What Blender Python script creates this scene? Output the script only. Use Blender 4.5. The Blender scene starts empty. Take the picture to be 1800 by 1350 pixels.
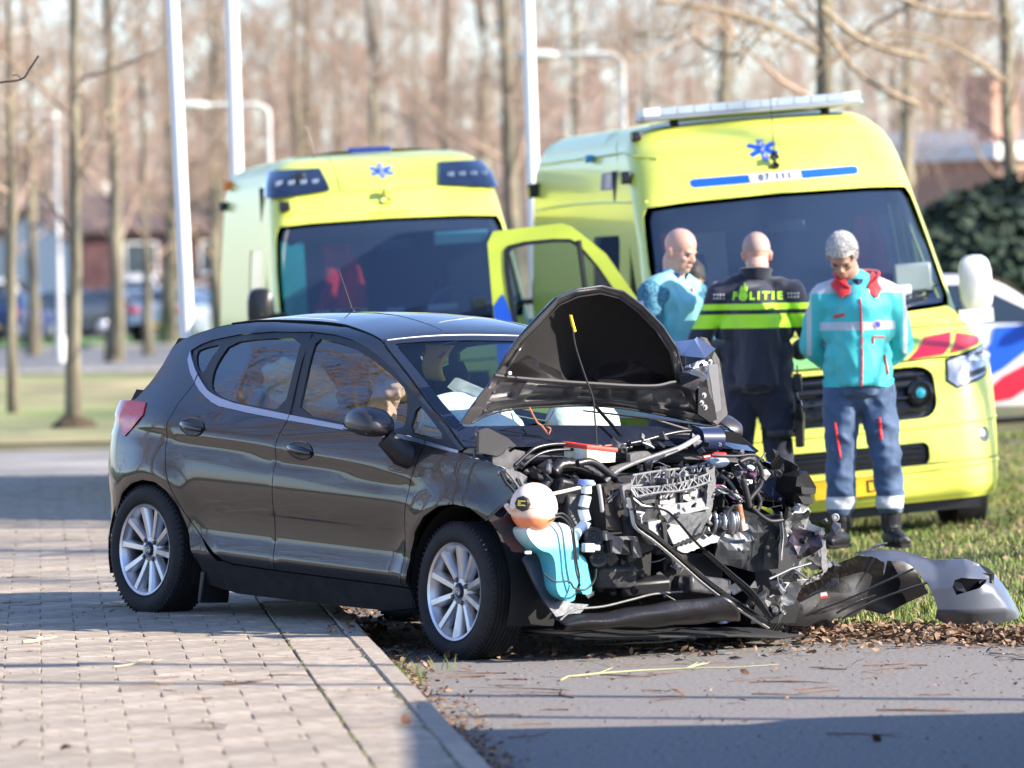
import bpy, bmesh, math, random
import numpy as np
from mathutils import Vector, Matrix, noise as mnoise
from mathutils.geometry import delaunay_2d_cdt
random.seed(7); RNG = np.random.default_rng(7)
R = math.radians; PI = math.pi
scn = bpy.context.scene; COL = scn.collection
# ---------------------------------------------------------------- camera, sky, sun, exposure
cam = bpy.data.cameras.new('camera'); camo = bpy.data.objects.new('camera', cam); COL.objects.link(camo)
cam.sensor_width = 36.0; cam.lens = 200.0; cam.clip_start = 0.5; cam.clip_end = 3000
camo.location = (0, 0, 1.70)
PITCH = math.atan(195/10000); ROLL = 0.020
camo.matrix_world = Matrix.Translation((0, 0, 1.70)) @ Matrix.Rotation(PI/2-PITCH, 4, 'X') @ Matrix.Rotation(-ROLL, 4, 'Z')
cam.dof.use_dof = True; cam.dof.focus_distance = 26.2; cam.dof.aperture_fstop = 3.2; cam.dof.aperture_blades = 9
scn.camera = camo
SUN_AZ = R(-20); SUN_EL = R(27)      # azimuth measured from +X towards +Y
wd = bpy.data.worlds.new('World'); scn.world = wd; wd.use_nodes = True
nt = wd.node_tree; nt.nodes.clear()
sky = nt.nodes.new('ShaderNodeTexSky'); sky.sky_type = 'NISHITA'; sky.sun_disc = False
sky.sun_elevation = SUN_EL; sky.sun_rotation = PI/2-SUN_AZ; sky.air_density = 1.0; sky.dust_density = 0.5; sky.ozone_density = 2.0
bg = nt.nodes.new('ShaderNodeBackground'); bg.inputs[1].default_value = 0.115
wo = nt.nodes.new('ShaderNodeOutputWorld'); vm = nt.nodes.new('ShaderNodeVectorMath'); vm.operation = 'MULTIPLY'; vm.inputs[1].default_value = (.86, .93, 1.16); nt.links.new(sky.outputs[0], vm.inputs[0]); nt.links.new(vm.outputs[0], bg.inputs[0]); nt.links.new(bg.outputs[0], wo.inputs[0])
sl = bpy.data.lights.new('sun', 'SUN'); slo = bpy.data.objects.new('sun', sl); COL.objects.link(slo)
sl.energy = 4.9; sl.angle = R(0.53); sl.color = (1.0, 0.91, 0.79)
sd = Vector((math.cos(SUN_EL)*math.cos(SUN_AZ), math.cos(SUN_EL)*math.sin(SUN_AZ), math.sin(SUN_EL)))
slo.rotation_euler = sd.to_track_quat('Z', 'Y').to_euler(); slo.location = (30, -10, 20)
scn.view_settings.view_transform = 'Standard'; scn.view_settings.look = 'None'
scn.view_settings.exposure = 1.52; scn.view_settings.gamma = 1.0
scn.cycles.max_bounces = 8; scn.cycles.transparent_max_bounces = 16; scn.cycles.use_denoising = True
scn.cycles.sample_clamp_indirect = 6.0; scn.cycles.caustics_reflective = False; scn.cycles.caustics_refractive = False
# ---------------------------------------------------------------- materials
MATS = {}
def mat(name, col, rough=0.5, metal=0.0, coat=0.0, coat_r=0.03, var=0.0, vs=8.0, bump=0.0, bs=60.0, emit=None, trans=0.0, spec=0.5, objvar=0.0, sss=0.0, sheen=0.0, col2=None, ior=1.45, detail=4.0, stretch=None, thr=None, coord='Object'):
    if name in MATS: return MATS[name]
    m = bpy.data.materials.new(name); m.use_nodes = True; n = m.node_tree.nodes; L = m.node_tree.links
    b = n['Principled BSDF']; b.inputs['Base Color'].default_value = (*col, 1)
    b.inputs['Roughness'].default_value = rough; b.inputs['Metallic'].default_value = metal
    b.inputs['Coat Weight'].default_value = coat; b.inputs['Coat Roughness'].default_value = coat_r
    b.inputs['Transmission Weight'].default_value = trans; b.inputs['Specular IOR Level'].default_value = spec
    b.inputs['IOR'].default_value = ior
    if sss: b.inputs['Subsurface Weight'].default_value = sss; b.inputs['Subsurface Radius'].default_value = (0.02, 0.008, 0.004)
    if sheen: b.inputs['Sheen Weight'].default_value = sheen
    if emit: b.inputs['Emission Color'].default_value = (*emit[0], 1); b.inputs['Emission Strength'].default_value = emit[1]
    if var or bump or objvar or col2:
        tc = n.new('ShaderNodeTexCoord'); mp = n.new('ShaderNodeMapping'); L.new(tc.outputs[coord], mp.inputs[0])
        if stretch: mp.inputs['Scale'].default_value = stretch
    last = None
    if col2:
        t = n.new('ShaderNodeTexNoise'); t.inputs['Scale'].default_value = vs; t.inputs['Detail'].default_value = detail; L.new(mp.outputs[0], t.inputs[0])
        cr = n.new('ShaderNodeValToRGB'); L.new(t.outputs[0], cr.inputs[0]); a, z = thr or (0.38, 0.62)
        cr.color_ramp.elements[0].position = a; cr.color_ramp.elements[1].position = z
        cr.color_ramp.elements[0].color = (*col, 1); cr.color_ramp.elements[1].color = (*col2, 1); last = cr.outputs[0]
    if var:
        t = n.new('ShaderNodeTexNoise'); t.inputs['Scale'].default_value = vs*2.3; t.inputs['Detail'].default_value = 6; L.new(mp.outputs[0], t.inputs[0])
        mr = n.new('ShaderNodeMapRange'); L.new(t.outputs[0], mr.inputs[0]); mr.inputs[1].default_value = .3; mr.inputs[2].default_value = .7
        mr.inputs[3].default_value = 1-var; mr.inputs[4].default_value = 1+var
        mx = n.new('ShaderNodeVectorMath'); mx.operation = 'SCALE'; L.new(mr.outputs[0], mx.inputs['Scale'])
        if last: L.new(last, mx.inputs[0])
        else: mx.inputs[0].default_value = col
        last = mx.outputs[0]
    if objvar:
        oi = n.new('ShaderNodeObjectInfo'); mr = n.new('ShaderNodeMapRange'); L.new(oi.outputs['Random'], mr.inputs[0]); mr.inputs[3].default_value = 1-objvar; mr.inputs[4].default_value = 1+objvar
        mx = n.new('ShaderNodeVectorMath'); mx.operation = 'SCALE'; L.new(mr.outputs[0], mx.inputs['Scale'])
        if last: L.new(last, mx.inputs[0])
        else: mx.inputs[0].default_value = col
        last = mx.outputs[0]
    if last: L.new(last, b.inputs['Base Color'])
    if bump:
        t = n.new('ShaderNodeTexNoise'); t.inputs['Scale'].default_value = bs; t.inputs['Detail'].default_value = 6; L.new(mp.outputs[0], t.inputs[0])
        bp = n.new('ShaderNodeBump'); bp.inputs['Strength'].default_value = min(1, bump); bp.inputs['Distance'].default_value = 0.01; L.new(t.outputs[0], bp.inputs['Height']); L.new(bp.outputs[0], b.inputs['Normal'])
    MATS[name] = m; return m
def glassmat(name, tint, refl=1.0, ior=1.5, rough=0.0, opac=0.0, oc=(0.02, 0.03, 0.04)):
    m = bpy.data.materials.new(name); m.use_nodes = True; n = m.node_tree.nodes; L = m.node_tree.links; n.clear()
    o = n.new('ShaderNodeOutputMaterial'); tr = n.new('ShaderNodeBsdfTransparent'); tr.inputs[0].default_value = (*tint, 1)
    gl = n.new('ShaderNodeBsdfGlossy'); gl.inputs['Roughness'].default_value = rough; gl.inputs[0].default_value = (refl, refl, refl, 1)
    fr = n.new('ShaderNodeFresnel'); ge = n.new('ShaderNodeNewGeometry'); mrg = n.new('ShaderNodeMapRange'); L.new(ge.outputs['Backfacing'], mrg.inputs[0]); mrg.inputs[3].default_value = ior; mrg.inputs[4].default_value = 1/ior; L.new(mrg.outputs[0], fr.inputs[0])
    mx = n.new('ShaderNodeMixShader'); L.new(fr.outputs[0], mx.inputs[0]); L.new(gl.outputs[0], mx.inputs[2])
    if opac:
        df = n.new('ShaderNodeBsdfDiffuse'); df.inputs[0].default_value = (*oc, 1); m2 = n.new('ShaderNodeMixShader'); m2.inputs[0].default_value = opac
        L.new(tr.outputs[0], m2.inputs[1]); L.new(df.outputs[0], m2.inputs[2]); L.new(m2.outputs[0], mx.inputs[1])
    else: L.new(tr.outputs[0], mx.inputs[1])
    L.new(mx.outputs[0], o.inputs[0]); MATS[name] = m; return m
# ---------------------------------------------------------------- tagging and mesh building
def tag(o, label=None, cat=None, group=None, kind=None):
    if label: o['label'] = label
    if cat: o['category'] = cat
    if group: o['group'] = group
    if kind: o['kind'] = kind
    return o
def empty(name, loc=(0, 0, 0), rz=0.0, parent=None):
    o = bpy.data.objects.new(name, None); COL.objects.link(o); o.location = loc; o.rotation_euler = (0, 0, rz); o.empty_display_size = .2
    if parent: o.parent = parent
    return o
def link(name, me, parent=None, loc=None):
    o = bpy.data.objects.new(name, me); COL.objects.link(o)
    if parent: o.parent = parent
    if loc is not None: o.location = loc
    return o
def nrm(v): v = np.asarray(v, float); return v/max(1e-9, np.linalg.norm(v))
class G:
    """collects vertices and faces of one mesh"""
    def __init__(s): s.v = []; s.f = []; s.m = []; s.k = 0
    def add(s, v, f, mi=0):
        k = s.k; v = [tuple(map(float, p)) for p in v]; s.v += v; s.k += len(v)
        for q in f: s.f.append(tuple(i+k for i in q)); s.m.append(mi)
        return s
    def box(s, c, d, rot=None, mi=0, taper=1.0):
        x, y, z = [q/2 for q in d]; P = []
        for sz in (-1, 1):
            t = taper if sz > 0 else 1
            for sx, sy in ((-1, -1), (1, -1), (1, 1), (-1, 1)): P.append(Vector((sx*x*t, sy*y*t, sz*z)))
        if rot is not None:
            M = rot if isinstance(rot, Matrix) else Matrix.Rotation(rot[2], 3, 'Z') @ Matrix.Rotation(rot[1], 3, 'Y') @ Matrix.Rotation(rot[0], 3, 'X')
            P = [M @ p for p in P]
        c = Vector(c); P = [p+c for p in P]
        return s.add(P, [(3, 2, 1, 0), (4, 5, 6, 7), (0, 1, 5, 4), (1, 2, 6, 5), (2, 3, 7, 6), (3, 0, 4, 7)], mi)
    def tube(s, pts, r, n=8, mi=0, cap=True, flat=1.0, up=(0, 0, 1), closed=False):
        pts = [np.asarray(p, float) for p in pts]; N = len(pts); rs = r if hasattr(r, '__len__') else [r]*N
        V = []; pu = np.asarray(up, float)
        for i, p in enumerate(pts):
            t = nrm((pts[(i+1) % N]-pts[i-1]) if closed else (pts[min(i+1, N-1)]-pts[max(i-1, 0)])); a = np.cross(t, pu)
            if np.linalg.norm(a) < 1e-3: a = np.cross(t, (1, 0, 0) if abs(t[0]) < .9 else (0, 1, 0))
            a = nrm(a); b = np.cross(a, t); rr = rs[i]; ra, rb = rr if hasattr(rr, '__len__') else (rr, rr*flat)
            for j in range(n):
                w = 2*PI*j/n; V.append(p+a*math.cos(w)*ra+b*math.sin(w)*rb)
        F = []
        for i in range(N if closed else N-1):
            for j in range(n): q = (i+1) % N; F.append((i*n+j, i*n+(j+1) % n, q*n+(j+1) % n, q*n+j))
        if cap and not closed: F.append(tuple(range(n-1, -1, -1))); F.append(tuple(range((N-1)*n, N*n)))
        return s.add(V, F, mi)
    def lathe(s, prof, c=(0, 0, 0), axis='Z', n=24, mi=0, rot=None, cap=False):
        V = []
        for rr, h in prof:
            for j in range(n):
                w = 2*PI*j/n; a, b = rr*math.cos(w), rr*math.sin(w)
                p = (a, b, h) if axis == 'Z' else ((a, h, b) if axis == 'Y' else (h, a, b))
                if rot is not None: p = rot @ Vector(p)
                V.append((p[0]+c[0], p[1]+c[1], p[2]+c[2]))
        F = [(i*n+j, i*n+(j+1) % n, (i+1)*n+(j+1) % n, (i+1)*n+j) for i in range(len(prof)-1) for j in range(n)]
        if axis == 'Y': F = [q[::-1] for q in F]
        if cap: F.append(tuple(range(n-1, -1, -1))); F.append(tuple(range((len(prof)-1)*n, len(prof)*n)))
        return s.add(V, F, mi)
    def grid(s, fn, nu, nv, mi=0, closeu=False):
        V = [fn(i/nu, j/nv) for j in range(nv+1) for i in range(nu+1)]; w = nu+1
        return s.add(V, [(j*w+i, j*w+i+1, (j+1)*w+i+1, (j+1)*w+i) for j in range(nv) for i in range(nu)], mi)
    def ell(s, c, r, rot=None, n=12, mi=0):
        V = []; F = []; m = max(4, n//2+2)
        for i in range(m+1):
            t = PI*i/m
            for j in range(n):
                w = 2*PI*j/n; p = Vector((r[0]*math.sin(t)*math.cos(w), r[1]*math.sin(t)*math.sin(w), r[2]*math.cos(t)))
                if rot is not None: p = rot @ p
                V.append((p[0]+c[0], p[1]+c[1], p[2]+c[2]))
        for i in range(m):
            for j in range(n): F.append((i*n+j, (i+1)*n+j, (i+1)*n+(j+1) % n, i*n+(j+1) % n))
        return s.add(V, F, mi)
    def prism(s, poly, fn, t, mi=0):
        """2-D outline mapped by fn(u, v, depth) with thickness t"""
        n = len(poly); V = [fn(u, v, 0) for u, v in poly]+[fn(u, v, t) for u, v in poly]
        tri = delaunay_2d_cdt([Vector(p) for p in poly], [], [list(range(n))], 1, 1e-6)
        F = []
        if len(tri[0]) == n:
            idx = [o[0] for o in tri[3]]
            for f in tri[2]: q = [idx[i] for i in f]; F.append(tuple(q)); F.append(tuple(i+n for i in q[::-1]))
        F += [(i, i+n, (i+1) % n+n, (i+1) % n) for i in range(n)]
        return s.add(V, F, mi)
    def mesh(s, name, mats, smooth=True, autos=None):
        me = bpy.data.meshes.new(name); me.from_pydata(s.v, [], s.f)
        for m in (mats if isinstance(mats, (list, tuple)) else [mats]): me.materials.append(m)
        if any(s.m): me.polygons.foreach_set('material_index', s.m)
        if smooth: me.polygons.foreach_set('use_smooth', [True]*len(s.f))
        me.update()
        if smooth and autos: 
            try: me.set_sharp_from_angle(angle=R(autos))
            except Exception: pass
        return me
    def obj(s, name, mats, parent=None, smooth=True, autos=40, bevel=0, loc=None, seg=2):
        o = link(name, s.mesh(name, mats, smooth or bool(bevel), autos), parent, loc)
        if bevel:
            b = o.modifiers.new('b', 'BEVEL'); b.width = bevel; b.segments = seg; b.limit_method = 'ANGLE'; b.angle_limit = R(35); b.harden_normals = False
        return o
def inpoly(P, poly):
    x, y = P[:, 0], P[:, 1]; ins = np.zeros(len(P), bool); q = np.asarray(poly); n = len(q)
    for i in range(n):
        x1, y1 = q[i]; x2, y2 = q[(i+1) % n]
        c = (y1 > y) != (y2 > y)
        with np.errstate(divide='ignore', invalid='ignore'): xi = (x2-x1)*(y-y1)/(y2-y1)+x1
        ins ^= c & (x < xi)
    return ins
def resamp(poly, step, smooth=0):
    q = [np.asarray(p, float) for p in poly]
    for _ in range(smooth):
        o = []
        for i in range(len(q)): a, b = q[i], q[(i+1) % len(q)]; o += [a*.75+b*.25, a*.25+b*.75]
        q = o
    out = []
    for i in range(len(q)):
        a, b = q[i], q[(i+1) % len(q)]; k = max(1, int(math.ceil(np.linalg.norm(b-a)/step)))
        for j in range(k): out.append(a+(b-a)*j/k)
    return np.array(out)
def offpoly(q, d):
    q = np.asarray(q, float); n = len(q); A = 0.5*np.sum(q[:, 0]*np.roll(q[:, 1], -1)-np.roll(q[:, 0], -1)*q[:, 1]); s = 1 if A > 0 else -1; out = []
    for i in range(n):
        e1 = nrm(q[i]-q[i-1]); e2 = nrm(q[(i+1) % n]-q[i]); n1 = np.array([-e1[1], e1[0]])*s; n2 = np.array([-e2[1], e2[0]])*s
        b = n1+n2; out.append(q[i]+nrm(b)*d/max(.5, np.linalg.norm(b)/2))
    return np.array(out)
def cdt(poly, holes, step):
    """triangles of a polygon with holes, with interior points on a square lattice"""
    loops = [np.asarray(poly)]+[np.asarray(h) for h in holes]; P = np.concatenate(loops); E = []; k = 0
    for l in loops: E += [(k+i, k+(i+1) % len(l)) for i in range(len(l))]; k += len(l)
    lo, hi = P.min(0), P.max(0); gx, gy = np.meshgrid(np.arange(lo[0]+step/2, hi[0], step), np.arange(lo[1]+step/2, hi[1], step)); g = np.stack([gx.ravel(), gy.ravel()], 1)
    if len(g):
        m = inpoly(g, loops[0])
        for h in loops[1:]: m &= ~inpoly(g, h)
        g = g[m]
        if len(g): d = np.min(np.linalg.norm(g[:, None]-P[None], axis=2), axis=1); g = g[d > step*.45]
    A = np.concatenate([P, g]) if len(g) else P
    r = delaunay_2d_cdt([Vector(p) for p in A], E, [], 0, 1e-7)
    V = np.array([tuple(v) for v in r[0]]); F = np.array([f for f in r[2] if len(f) == 3])
    c = V[F].mean(1); m = inpoly(c, loops[0])
    for h in loops[1:]: m &= ~inpoly(c, h)
    nb = [next((j for j in (o if len(o) else [])), -1) for o in r[3]]
    return V, F[m]
def panel(name, poly, S, matl, parent, holes=(), off=0.0, step=.05, gap=.0025, rim=.012, ring=.0, flip=False, smooth=0, hs=0, edge=None, kind=None):
    """sheet cut out of the parametric surface S(u, v, off); its border is folded inwards"""
    q = offpoly(resamp(poly, step*.6, smooth), gap) if gap else resamp(poly, step*.6, smooth)
    hs_ = [offpoly(resamp(h, step*.6, hs), -gap) if gap else resamp(h, step*.6, hs) for h in holes]
    V, F = cdt(q, hs_, step); n = len(V)
    P = [S(u, v, off) for u, v in V]; e = 1e-3
    N = []
    for u, v in V:
        a = (np.array(S(u+e, v, off))-np.array(S(u-e, v, off))); b = (np.array(S(u, v+e, off))-np.array(S(u, v-e, off))); N.append(nrm(np.cross(a, b)))
    N = np.array(N); Pa = np.array(P, float); t = F[int(np.argmax(np.linalg.norm(np.cross(Pa[F[:, 1]]-Pa[F[:, 0]], Pa[F[:, 2]]-Pa[F[:, 0]]), axis=1)))]; gn = np.cross(np.array(P[t[1]])-np.array(P[t[0]]), np.array(P[t[2]])-np.array(P[t[0]]))
    F = [tuple(f) for f in F]
    # outward = direction of growing offset
    u, v = V[t[0]]; outw = np.array(S(u, v, off+.01))-np.array(S(u, v, off))
    if gn@outw < 0: F = [f[::-1] for f in F]
    if N[t[0]]@outw < 0: N = -N
    # border edges
    cnt = {}
    for f in F:
        for i in range(3): a, b = f[i], f[(i+1) % 3]; cnt[(a, b)] = 1
    be = [(a, b) for (a, b) in cnt if (b, a) not in cnt]; mp = {}
    Pn = list(P); Nn = list(N); F2 = []
    if rim:
        for a, b in be:
            for i in (a, b):
                if i not in mp: mp[i] = len(Pn); Pn.append(S(V[i][0], V[i][1], off-rim)); Nn.append(N[i])
            F2.append((b, a, mp[a], mp[b]))
    me = bpy.data.meshes.new(name); me.from_pydata([tuple(map(float, p)) for p in Pn], [], F+F2); me.materials.append(matl)
    me.polygons.foreach_set('use_smooth', [True]*len(me.polygons))
    ln = []
    nf = len(F)
    for fi, pl in enumerate(me.polygons):
        if fi < nf: ln += [tuple(Nn[i]) for i in pl.vertices]
        else:
            fn = pl.normal; ln += [tuple(fn)]*len(pl.vertices)
    me.normals_split_custom_set(ln); me.update()
    o = link(name, me, parent)
    if kind: o['kind'] = kind
    return o
def interp(x, xs, ys): return float(np.interp(x, xs, ys))
def smooth_interp(xs, ys):
    xs = np.asarray(xs, float); ys = np.asarray(ys, float); h = np.diff(xs); d = np.diff(ys)/h; m = np.zeros(len(xs)); m[0] = d[0]; m[-1] = d[-1]
    for i in range(1, len(xs)-1): m[i] = 0 if d[i-1]*d[i] <= 0 else (h[i-1]+h[i])/(h[i-1]/d[i-1]+h[i]/d[i]) if True else 0
    xl, yl, ml, hl = xs.tolist(), ys.tolist(), m.tolist(), h.tolist(); import bisect
    def f(x):
        i = min(max(bisect.bisect_right(xl, x)-1, 0), len(hl)-1)
        if x <= xl[0]: return yl[0]+ml[0]*(x-xl[0])
        if x >= xl[-1]: return yl[-1]+ml[-1]*(x-xl[-1])
        t = (x-xl[i])/hl[i]; t2 = t*t; t3 = t2*t
        return (2*t3-3*t2+1)*yl[i]+(t3-2*t2+t)*hl[i]*ml[i]+(-2*t3+3*t2)*yl[i+1]+(t3-t2)*hl[i]*ml[i+1]
    return f
def copytree(o, parent=None):
    c = o.copy(); COL.objects.link(c); c.parent = parent
    for ch in [x for x in bpy.data.objects if x.parent == o]: copytree(ch, c)
    return c
def text_mesh(s, size=1.0, ext=0.0, bold=0.0, spacing=1.0):
    cu = bpy.data.curves.new('t', 'FONT'); cu.body = s; cu.size = size; cu.align_x = 'CENTER'; cu.align_y = 'CENTER'; cu.offset = bold; cu.space_character = spacing; cu.resolution_u = 3
    o = bpy.data.objects.new('t', cu); COL.objects.link(o); dg = bpy.context.evaluated_depsgraph_get(); me = bpy.data.meshes.new_from_object(o.evaluated_get(dg)); bpy.data.objects.remove(o)
    V = [tuple(v.co) for v in me.vertices]; F = [tuple(p.vertices) for p in me.polygons]; bpy.data.meshes.remove(me); return V, F
def bake(o):
    dg = bpy.context.evaluated_depsgraph_get(); me = bpy.data.meshes.new_from_object(o.evaluated_get(dg)); o.modifiers.clear(); o.data = me; return o
# frequently used materials
PAINT = mat('grey_car_paint', (0.021, 0.0185, 0.019), 0.36, 0.5, coat=.85, coat_r=0.012, spec=.25)
BLK = mat('black_plastic', (0.012, 0.012, 0.014), 0.42, bump=.12, bs=300)
BLKM = mat('matt_black', (0.008, 0.008, 0.009), 0.8)
GLOSSBLK = mat('gloss_black', (0.006, 0.006, 0.008), 0.12)
RUB = mat('tyre_rubber', (0.012, 0.012, 0.013), 0.75, bump=.3, bs=180, var=.25)
CHROME = mat('satin_trim', (0.42, 0.42, 0.45), 0.33, 1.0)
ALLOY = mat('alloy_wheel', (0.56, 0.56, 0.58), 0.33, 0.9, col2=(0.36, 0.35, 0.35), vs=9, thr=(.45, .75))
STEEL = mat('bare_steel', (0.30, 0.31, 0.33), 0.42, 0.85, var=.3, vs=12)
GREYP = mat('grey_plastic', (0.13, 0.13, 0.13), 0.45, var=.25, vs=14, bump=.2, bs=90)
WHITEP = mat('white_plastic', (0.75, 0.75, 0.74), 0.4)
RED = mat('red_plastic', (0.65, 0.02, 0.015), 0.35)
BLU = mat('signal_blue', (0.01, 0.09, 0.55), 0.4)
YEL = mat('ambulance_yellow', (0.68, 0.72, 0.115), 0.34, coat=.35, coat_r=.08)

# ---------------------------------------------------------------- ground
KT = np.array([-.083, 1.0]); KT /= np.linalg.norm(KT); KN = np.array([-KT[1], KT[0]])      # kerb direction, left normal
K0 = np.array([-.08, 18.15])
def kp(a, b, z=0.0): p = K0+KT*a+KN*b; return (p[0], p[1], z)       # a along the kerb, b to its left
def edge_x(Y): return interp(Y, [10, 24.9, 25.5, 26.3, 28.5, 32, 40, 47], [30, 30, 2.3, 1.2, .62, .35, -.2, -.7])
def gz(X, Y):
    s = min(1, max(0, (Y-25.5)/5))*min(1, max(0, (X+1.5)/2))*(1-min(1, max(0, (Y-70)/30)))
    return -.012+s*min(.30, max(-.10, .055+.05*(X-2.2)))+.012*mnoise.noise((X*.9, Y*.9, 0))*s
xs = np.unique(np.round(np.concatenate([np.linspace(-600, -60, 10), np.linspace(-50, -10, 14), np.linspace(-8, 12, 61), np.linspace(14, 60, 12), np.linspace(80, 600, 9)]), 3))
ys = np.unique(np.round(np.concatenate([np.linspace(-80, 14, 8), np.linspace(16, 24, 5), np.linspace(24.4, 48, 60), np.linspace(50, 120, 22), np.linspace(130, 400, 12), np.linspace(500, 1500, 6)]), 3))
g = G(); V = []
for Y in ys:
    for X in xs:
        z = gz(X, Y)
        if Y < 47 and (X < edge_x(Y)-.15) and Y > -60 and X > -40: z = -.06
        if Y >= 47: z = min(z, -.02)if Y < 57.5 and X < 3 else z
        V.append((X, Y, z))
w = len(xs); g.add(V, [(j*w+i, j*w+i+1, (j+1)*w+i+1, (j+1)*w+i) for j in range(len(ys)-1) for i in range(w-1)])
GRASSG = mat('grass_ground', (0.075, 0.082, 0.020), 0.95, col2=(0.17, 0.135, 0.065), vs=.9, var=.45, bump=.5, bs=25, thr=(.42, .66), detail=8)
o = g.obj('grass_ground', GRASSG, autos=None); o['kind'] = 'structure'
# far lawn strip on the left is paler
# asphalt street
ASPH = mat('asphalt', (0.14, 0.127, 0.115), 0.9, col2=(0.26, 0.236, 0.212), vs=45, var=.22, bump=.7, bs=170, detail=5, thr=(.35, .70))
ed = [(12, 24.9), (2.27, 25.43), (1.8, 25.9), (1.2, 26.5), (.62, 28.5), (.35, 32), (-.2, 40), (-.7, 47)]
def fine(l, k=6):
    out = []
    for a, b in zip(l[:-1], l[1:]):
        for i in range(k): t = i/k; out.append((a[0]+(b[0]-a[0])*t+random.uniform(-.03, .03), a[1]+(b[1]-a[1])*t+random.uniform(-.05, .05)))
    return out+[l[-1]]
ka, kb = kp(-24, -.001), kp(29.3, -.001)
poly = [(ka[0], ka[1]), (16, ka[1]), (16, 24.9)]+fine(ed)+[(kb[0], kb[1])]
g = G(); q = resamp(poly, .8); V, F = cdt(q, [], .8); g.add([(x, y, 0.0) for x, y in V], F.tolist())
o = g.obj('street', ASPH, autos=None); o['kind'] = 'structure'
for f in o.data.polygons:
    if f.normal.z < 0: o.data.flip_normals(); break
# asphalt path across, then the far road
PATHM = mat('path_asphalt', (0.20, 0.185, 0.17), 0.9, col2=(0.27, 0.25, 0.225), vs=.5, var=.25, bump=.4, bs=100)
g = G(); q = resamp([(-60, 46.9), (-.7, 46.9), (2.5, 46.5), (3.2, 57.2), (-60, 57.2)], 3); V, F = cdt(q, [], 3); g.add([(x, y, 0.004) for x, y in V], F.tolist())
o = g.obj('footpath', PATHM, autos=None); o['kind'] = 'structure'
g = G(); g.grid(lambda u, v: (-220+440*u, 104+v*38, .012), 20, 4)
o = g.obj('far_road', mat('road_asphalt', (0.17, 0.165, 0.16), 0.9, var=.2, vs=.4), autos=None); o['kind'] = 'structure'
g = G()
for y in (103.7, 142.1): g.box((0, y, .05), (440, .25, .14))
o = g.obj('far_kerb', mat('kerb_concrete', (0.30, 0.285, 0.26), 0.9, var=.25, vs=6, bump=.5, bs=120), autos=None); o['kind'] = 'structure'
g = G(); g.grid(lambda u, v: (-220+440*u, 60+v*43, .01+0*v), 12, 6)
o = g.obj('dry_lawn', mat('dry_lawn', (0.30, 0.25, 0.12), 0.95, col2=(0.15, 0.19, 0.05), vs=.22, var=.4, bump=.6, bs=12, stretch=(1, .35, 1)), autos=None); o['kind'] = 'structure'
g = G(); g.grid(lambda u, v: (-220+440*u, 142.5+v*26, .01+0*v), 12, 4)
o = g.obj('green_verge', mat('green_verge', (0.10, 0.20, 0.025), 0.95, var=.3, vs=.3), autos=None); o['kind'] = 'structure'
g = G(); g.grid(lambda u, v: (-220+440*u, 168.6+v*34, .008), 12, 4)
o = g.obj('parking_area', mat('parking_paving', (0.22, 0.20, 0.19), 0.95, var=.2, vs=.5), autos=None); o['kind'] = 'structure'
# pavement: bed, tiles one by one, kerb stones
JOINT = mat('joint_sand', (0.095, 0.085, 0.062), 1.0, var=.4, vs=30)
TILE = mat('paving_tile', (0.29, 0.235, 0.175), 0.92, objvar=.14, var=.26, vs=7, bump=.65, bs=130, col2=(0.36, 0.30, 0.235), coord='Object')
pv = G(); pv.add([kp(-24, .1, .105), kp(28.9, .1, .105), kp(28.9, 22, .105), kp(-24, 22, .105)], [(0, 1, 2, 3)])
pave = pv.obj('pavement', JOINT, autos=None); pave['kind'] = 'structure'
S = .3005; PJ = .0030; CC = .010
def octo(wa, wb, i):
    x, y, c = wa/2-i, wb/2-i, CC; return [(-x+c, -y), (x-c, -y), (x, -y+c), (x, y-c), (x-c, y), (-x+c, y), (-x, y-c), (-x, -y+c)]
OF = [(i+8*k, (i+1) % 8+8*k, (i+1) % 8+8+8*k, i+8+8*k) for k in (0, 1) for i in range(8)]+[tuple(range(16, 24))]
def tile_geo(g, a, b, wa, wb, jit=True):
    h = .120+(random.uniform(-.0022, .0022) if jit else 0); ta, tb = (random.uniform(-.0025, .0025) for _ in '12'); c = .003; P = []
    for z, i in ((.106, 0), (h-c, 0), (h, c)):
        for x, y in octo(wa, wb, i): P.append(kp(a+x, b+y, z+(0 if z < .11 else x*ta*6+y*tb*6)))
    return g.add(P, OF)
tiles = []
row = 0
for r in range(-8, 96):
    a = r*(S+PJ)
    if a > 28.8: break
    for c in range(0, 62):
        b = .380+S/2+c*(S+PJ)-(S/2 if r % 2 else 0)+ (0 if not (r % 2 and c == 0) else S/4)
        wb = S/2-.003 if (r % 2 and c == 0) else S
        p = kp(a, b); d = p[1]
        px = 900+p[0]/d*10000
        vis = -120 < px < 1900 and d > 18.0
        tiles.append((0 if vis else 1, d+abs(px)/1e5, a, b, wb))
tiles.sort()
tm = {}
proto = G(); 
for sfx, wb in (('', S), ('h', S/2-.003)):
    q = G(); c = .003; P = []
    for z, i in ((-.014, 0), (-c, 0), (0, c)): P += [(x, y, z) for x, y in octo(S, wb, i)]
    q.add(P, OF)
    tm[sfx] = q.mesh('tile', TILE, smooth=False)
rest = G(); ang = math.atan2(KT[1], KT[0]); cnt = 0
for vis, d, a, b, wb in tiles:
    if cnt < 285 and not vis:
        p = kp(a, b, .120+random.uniform(-.002, .002)); o = link('tile', tm['' if wb == S else 'h'], pave); o.location = p; o.rotation_euler = (random.uniform(-.009, .009), random.uniform(-.009, .009), ang+random.uniform(-.006, .006)); cnt += 1
    else: tile_geo(rest, a, b, S, wb)
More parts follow.
